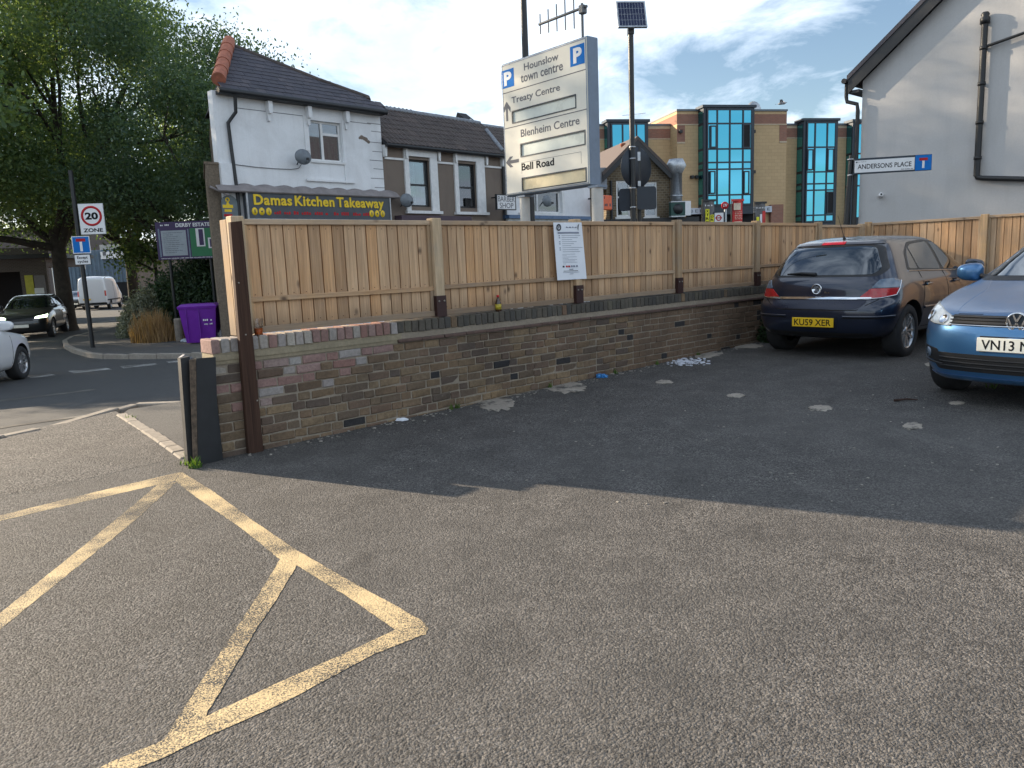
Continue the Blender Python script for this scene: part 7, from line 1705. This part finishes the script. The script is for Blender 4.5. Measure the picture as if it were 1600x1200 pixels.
# ------------------------------------------------------------------ vegetation
def leaf_mat(name, lo, hi, trans=.35):
    m_ = bpy.data.materials.new(name); m_.use_nodes = True; t = m_.node_tree; b = t.nodes['Principled BSDF']; o = t.nodes['Material Output']
    g = t.nodes.new('ShaderNodeNewGeometry'); r = t.nodes.new('ShaderNodeValToRGB'); t.links.new(g.outputs['Random Per Island'], r.inputs[0])
    r.color_ramp.elements[0].color = (*lo, 1); r.color_ramp.elements[1].color = (*hi, 1)
    n = t.nodes.new('ShaderNodeTexNoise'); n.inputs['Scale'].default_value = .6; n.inputs['Detail'].default_value = 3; t.links.new(g.outputs['Position'], n.inputs['Vector'])
    mx_ = t.nodes.new('ShaderNodeMix'); mx_.data_type = 'RGBA'; mx_.blend_type = 'MULTIPLY'; mx_.inputs['Factor'].default_value = .6; t.links.new(r.outputs[0], mx_.inputs['A'])
    r2 = t.nodes.new('ShaderNodeValToRGB'); r2.color_ramp.elements[0].position = .35; r2.color_ramp.elements[0].color = (.5, .55, .5, 1); r2.color_ramp.elements[1].position = .65; t.links.new(n.outputs[0], r2.inputs[0]); t.links.new(r2.outputs[0], mx_.inputs['B'])
    t.links.new(mx_.outputs['Result'], b.inputs['Base Color']); b.inputs['Roughness'].default_value = .55; b.inputs['Specular IOR Level'].default_value = .35
    tr = t.nodes.new('ShaderNodeBsdfTranslucent'); hv = t.nodes.new('ShaderNodeMix'); hv.data_type = 'RGBA'; hv.blend_type = 'MULTIPLY'; hv.inputs['Factor'].default_value = 1; t.links.new(mx_.outputs['Result'], hv.inputs['A']); hv.inputs['B'].default_value = (1.9, 1.8, .7, 1); t.links.new(hv.outputs['Result'], tr.inputs[0])
    ms = t.nodes.new('ShaderNodeMixShader'); ms.inputs[0].default_value = trans; t.links.new(b.outputs[0], ms.inputs[1]); t.links.new(tr.outputs[0], ms.inputs[2]); t.links.new(ms.outputs[0], o.inputs[0])
    return m_
m_leaf = leaf_mat('dark_green_leaves', (.055, .105, .075), (.15, .215, .125), .45)
m_leaf2 = leaf_mat('mid_green_leaves', (.065, .12, .065), (.175, .24, .105), .45)
m_hedge = leaf_mat('hedge_leaves', (.024, .050, .028), (.065, .105, .045), .2)
m_silver = leaf_mat('grey_green_leaves', (.11, .13, .09), (.30, .31, .23), .2)
m_dry = leaf_mat('dry_grass_stems', (.22, .13, .06), (.48, .31, .15), .2)
m_ivy = leaf_mat('ivy_leaves', (.012, .030, .012), (.035, .065, .02), .15)
m_weed = leaf_mat('weed_leaves', (.05, .11, .02), (.14, .22, .05), .3)
m_bark = simple('dark_bark', (.055, .045, .036), .95, var=.4, scale=6, bump=.5)
def leaves(name, C, size, mat, parent, aspect=.5, droop=.3, rng=RNG, kind=None):
    """one small folded leaf (two triangles pairs) at every point of C"""
    n = len(C); s = size * rng.uniform(.6, 1.35, n)
    a = rng.normal(size=(n, 3)); a[:, 2] -= droop; a /= np.linalg.norm(a, axis=1)[:, None]
    b = rng.normal(size=(n, 3)); b -= a * (a * b).sum(1)[:, None]; b /= np.linalg.norm(b, axis=1)[:, None]
    nrm = np.cross(a, b)
    w = (s * aspect * .5)[:, None]; l = s[:, None]
    v = np.stack([C - a * l * .5, C + b * w + nrm * w * .35, C + a * l * .5, C - b * w + nrm * w * .35], 1).reshape(-1, 3)
    me = bpy.data.meshes.new(name); me.vertices.add(n * 4); me.vertices.foreach_set('co', v.astype(np.float32).ravel())
    k = np.arange(n) * 4
    f = np.stack([k, k + 1, k + 2, k, k + 2, k + 3], 1).reshape(-1)
    me.loops.add(n * 6); me.loops.foreach_set('vertex_index', f.astype(np.int32)); me.polygons.add(n * 2)
    me.polygons.foreach_set('loop_start', (np.arange(n * 2) * 3).astype(np.int32)); me.polygons.foreach_set('loop_total', np.full(n * 2, 3, np.int32))
    me.update(calc_edges=True); me.materials.append(mat)
    o = bpy.data.objects.new(name, me); link(o, parent)
    if kind: o['kind'] = kind
    return o
def limb(mb, p, d, L, r, depth, ends, rr, spread=.55, up=.12):
    pts = [p]; rs = [r]; q = p.copy(); dd = d.normalized(); n = 5
    for k in range(n):
        dd = (dd + Vector((rr.gauss(0, .12), rr.gauss(0, .12), rr.gauss(0, .08) + up * .3))).normalized(); q = q + dd * L / n; pts.append(q.copy()); rs.append(r * (1 - .55 * (k + 1) / n))
    mb.tube(pts, rs, 7 if r > .05 else 5, cap=False); 
    if depth == 0: ends.append((q, dd)); ends.append((pts[3], dd)); return
    for k in range(rr.choice((3, 3, 4))):
        t = rr.uniform(.45, 1); j = min(n, max(1, round(t * n))); ax = Vector((rr.gauss(0, 1), rr.gauss(0, 1), rr.gauss(0, .6))); ax = (ax - dd * ax.dot(dd)).normalized()
        limb(mb, pts[j], dd + ax * rr.uniform(.6, 1.3) * spread * 1.4, L * rr.uniform(.58, .78), rs[j] * .7, depth - 1, ends, rr, spread, up)
def tree(name, label, base, H, trunk_h, R, nleaf, leaf, mat, seed, r=.28, depth=3, group='street trees around the junction', lean=(0, 0), clump=.55, low=0.0):
    rr = random.Random(seed); rng = np.random.default_rng(seed)
    t = thing(name, label, 'tree', base, 0, group); mb = MB(); ends = []
    d0 = Vector((lean[0], lean[1], 1)).normalized(); top = d0 * trunk_h
    mb.tube([(0, 0, -.2), d0 * trunk_h * .05, d0 * trunk_h * .5, top], [r * 1.35, r, r * .85, r * .75], 10)
    nb_l = 6
    for k in range(nb_l):
        a = 2 * math.pi * k / nb_l + rr.uniform(-.4, .4); e = rr.uniform(.25, 1.25); L = (H - trunk_h) * rr.uniform(.34, .46) * (1.0 if e > .6 else R / (H - trunk_h) * 1.3)
        limb(mb, top - d0 * rr.uniform(0, trunk_h * .25), Vector((math.cos(a) * math.cos(e), math.sin(a) * math.cos(e), math.sin(e))), L, r * .5, depth - 1, ends, rr)
    mb.build('trunk', m_bark, t)
    # crown: clusters round the twig ends and through an uneven set of lobes
    E = np.array([tuple(e[0]) for e in ends]); zc = trunk_h + (H - trunk_h) * .42; hz = (H - trunk_h) * .62
    lob = []
    nl = 34
    for k in range(nl):
        v = rng.normal(size=3); v /= np.linalg.norm(v); f = rng.uniform(.35, 1.0) ** .5
        lob.append((v[0] * R * f * .86, v[1] * R * f * .86, zc + v[2] * hz * f * (.9 if v[2] > 0 else .75 + low), rng.uniform(.16, .30) * R))
    P = []; tot = sum(l[3] ** 2 for l in lob); share = int(nleaf * .62)
    for x, y, z, q in lob:
        n = int(share * q * q / tot); v = rng.normal(size=(n, 3)); v /= np.linalg.norm(v, axis=1)[:, None]; f = rng.uniform(.0, 1, n) ** .45
        sub = rng.normal(size=(n // 40 + 1, 3)) * .55
        P.append(np.array([x, y, z]) + v * (q * f)[:, None] * np.array([1.15, 1.15, .8]) + np.repeat(sub, 41, 0)[:n] * q * .5)
    n2 = nleaf - share; idx = rng.integers(0, len(E), n2); P.append(E[idx] + rng.normal(size=(n2, 3)) * clump * np.array([1, 1, .75]))
    P = np.concatenate(P); leaves('crown', P, leaf, mat, t, rng=rng); return t
def tbase(px, depth): p = at_depth(px, 420, depth); return Vector((p.x, p.y, gz(p.x, p.y)))
tree('broadleaf_tree', 'large dark broadleaf tree rising behind the estate notice board', tbase(308, 30), 12.8, 3.4, 4.3, 62000, .135, m_leaf, 3, r=.30)
tree('broadleaf_tree', 'broad dense tree whose crown fills the upper left corner', tbase(95, 33), 21.5, 4.2, 7.0, 150000, .15, m_leaf2, 5, r=.36, low=.1)
tree('broadleaf_tree', 'tall tree standing between the two nearer trees and the far units', tbase(205, 40), 16.5, 4.0, 5.2, 46000, .18, m_leaf, 8, r=.32)
tree('slim_tree', 'small slim tree with low hanging leaves before the brown building', tbase(243, 33), 6.4, 2.9, 1.5, 5000, .17, m_leaf2, 12, r=.09, depth=2, clump=.5, low=.1)
tree('broadleaf_tree', 'wide tree beyond the left edge over the garage roof', tbase(-110, 37), 15.5, 4.0, 6.0, 56000, .18, m_leaf, 17, r=.36)
# trees on the street outside the left edge: they throw the dappled shade on the gable, sign and cars
tree('broadleaf_tree', 'street tree standing outside the left edge of the view', Vector((-21.2, 22.2, gz(-21.2, 22.2))), 15.2, 4.2, 4.6, 32000, .25, m_leaf2, 21, r=.30)
tree('broadleaf_tree', 'street tree outside the left edge nearer the garage', Vector((-27.5, 28.0, gz(-27.5, 28.0))), 16.5, 4.5, 4.6, 22000, .28, m_leaf, 23, r=.32)

def bush(name, label, pts, size, n, leaf, mat, seed, cat='shrub', group=None, aspect=.5):
    """leaves over a set of overlapping mounds, with a few stems inside"""
    rng = np.random.default_rng(seed); c = Vector((sum(p[0] for p in pts) / len(pts), sum(p[1] for p in pts) / len(pts), 0)); c.z = gz(c.x, c.y)
    t = thing(name, label, cat, c, 0, group); P = []; mb = MB(); rr = random.Random(seed)
    for x, y, h, q in pts:
        k = int(n * q * h / sum(p[2] * p[3] for p in pts)); v = rng.normal(size=(k, 3)); v /= np.linalg.norm(v, axis=1)[:, None]; v[:, 2] = np.abs(v[:, 2]); f = rng.uniform(.55, 1.08, k)
        lump = 1 + .16 * np.sin(v[:, 0] * 9 + x * 3) * np.cos(v[:, 1] * 8 + y * 5)
        P.append(np.array([x - c.x, y - c.y, gz(x, y) - c.z]) + v * (f * lump)[:, None] * np.array([q, q, h]))
        for j in range(4): a = rr.uniform(0, 6.28); mb.tube([(x - c.x, y - c.y, -.1), (x - c.x + math.cos(a) * q * .3, y - c.y + math.sin(a) * q * .3, h * .4), (x - c.x + math.cos(a) * q * .6, y - c.y + math.sin(a) * q * .6, h * .8)], [.03, .02, .008], 5)
    mb.build('stems', m_bark, t); leaves('foliage', np.concatenate(P), leaf, mat, t, aspect, 0, rng)
    return t
def gp(px, py): p = on_z(px, py, -.38); return (p.x, p.y)
hp_ = [(*gp(x, 508), h, q) for x, h, q in ((236, 1.5, .7), (258, 1.8, .8), (280, 2.1, .9), (303, 2.4, 1.0), (326, 2.6, 1.0), (346, 2.7, .9))]
bush('hedge', 'dark evergreen hedge behind the purple bin', hp_ + [(x + .6, y + 1.0, h + .15, q) for x, y, h, q in hp_], 1, 80000, .13, m_hedge, 31, 'hedge')
bush('flowering_shrub', 'pale grey-green shrub at the corner end of the hedge', [(*gp(216, 519), 1.25, .55), (*gp(208, 518), .85, .45), (*gp(230, 517), 1.5, .55)], 1, 16000, .09, m_silver, 33)
bush('wall_ivy', 'low dark ivy at the wall foot behind the dark hatchback', [(*WF.w(u, -.10, 0)[:2], h, q) for u, h, q in ((7.75, .30, .16), (8.1, .42, .20), (8.45, .35, .2), (8.9, .30, .2))], 1, 3600, .05, m_ivy, 35, 'ivy')
def grass_tuft(name, label, spots, H, n, mat, w=.012, seed=1, cat='grass', kind=None, lean=.25):
    rng = np.random.default_rng(seed); vs = []; fs = []
    for x, y, q in spots:
        for k in range(n):
            a, f = rng.uniform(0, 6.28), rng.uniform(0, 1) ** .6 * q; bx, by = x + math.cos(a) * f, y + math.sin(a) * f; h = H * rng.uniform(.35, 1.1) * (1 - .5 * (f / q) ** 2); la = rng.uniform(0, 6.28); lx, ly = math.cos(la) * h * lean * rng.uniform(.2, 1.4), math.sin(la) * h * lean * rng.uniform(.2, 1.4); z = gz(bx, by) + (.05 if name == 'dry_grass' else 0); s = rng.uniform(0, 6.28); wx, wy = math.cos(s) * w, math.sin(s) * w; i = len(vs)
            vs += [(bx - wx, by - wy, z), (bx + wx, by + wy, z), (bx + lx * .4 + wx * .7, by + ly * .4 + wy * .7, z + h * .6), (bx + lx * .4 - wx * .7, by + ly * .4 - wy * .7, z + h * .6), (bx + lx, by + ly, z + h)]
            fs += [(i, i + 1, i + 2, i + 3), (i + 3, i + 2, i + 4)]
    return MB().add(vs, fs).build(name, mat, None, label=label, cat=cat, kind=kind)
grass_tuft('dry_grass', 'tall dry straw-coloured grass in front of the hedge', [(*gp(x, y), q) for x, y, q in ((222, 529, .3), (233, 529, .4), (246, 529, .4), (255, 528, .3), (243, 524, .4))], 1.0, 330, m_dry, .011, 2, kind='stuff')
grass_tuft('dry_grass', 'short straw-coloured grass along the bottom of the hedge by the bin', [(*gp(x, y), q) for x, y, q in ((264, 525, .35), (274, 526, .3), (287, 527, .25), (262, 518, .4), (278, 517, .4))], .42, 260, m_dry, .010, 9, kind='stuff')
sg_ = gpix(296, 724); sg2 = gpix(305, 728)
grass_tuft('weeds', 'small green weeds at the foot of the black steel posts', [(sg_.x, sg_.y, .07), (sg2.x + .02, sg2.y - .05, .05)], .10, 40, m_weed, .006, 4, 'weeds', 'stuff', .6)
wsp = [(*WF.w(u, -.03, 0)[:2], .025) for u in (1.95, 2.02, 3.3, 4.4, 5.2, 6.1)] + [(gpix(1555, 606).x, gpix(1555, 606).y, .10), (gpix(203, 655).x, gpix(203, 655).y, .06)]
grass_tuft('weeds', 'thin green weeds growing in the joint along the wall', wsp, .07, 18, m_weed, .005, 6, 'weeds', 'stuff', .6)
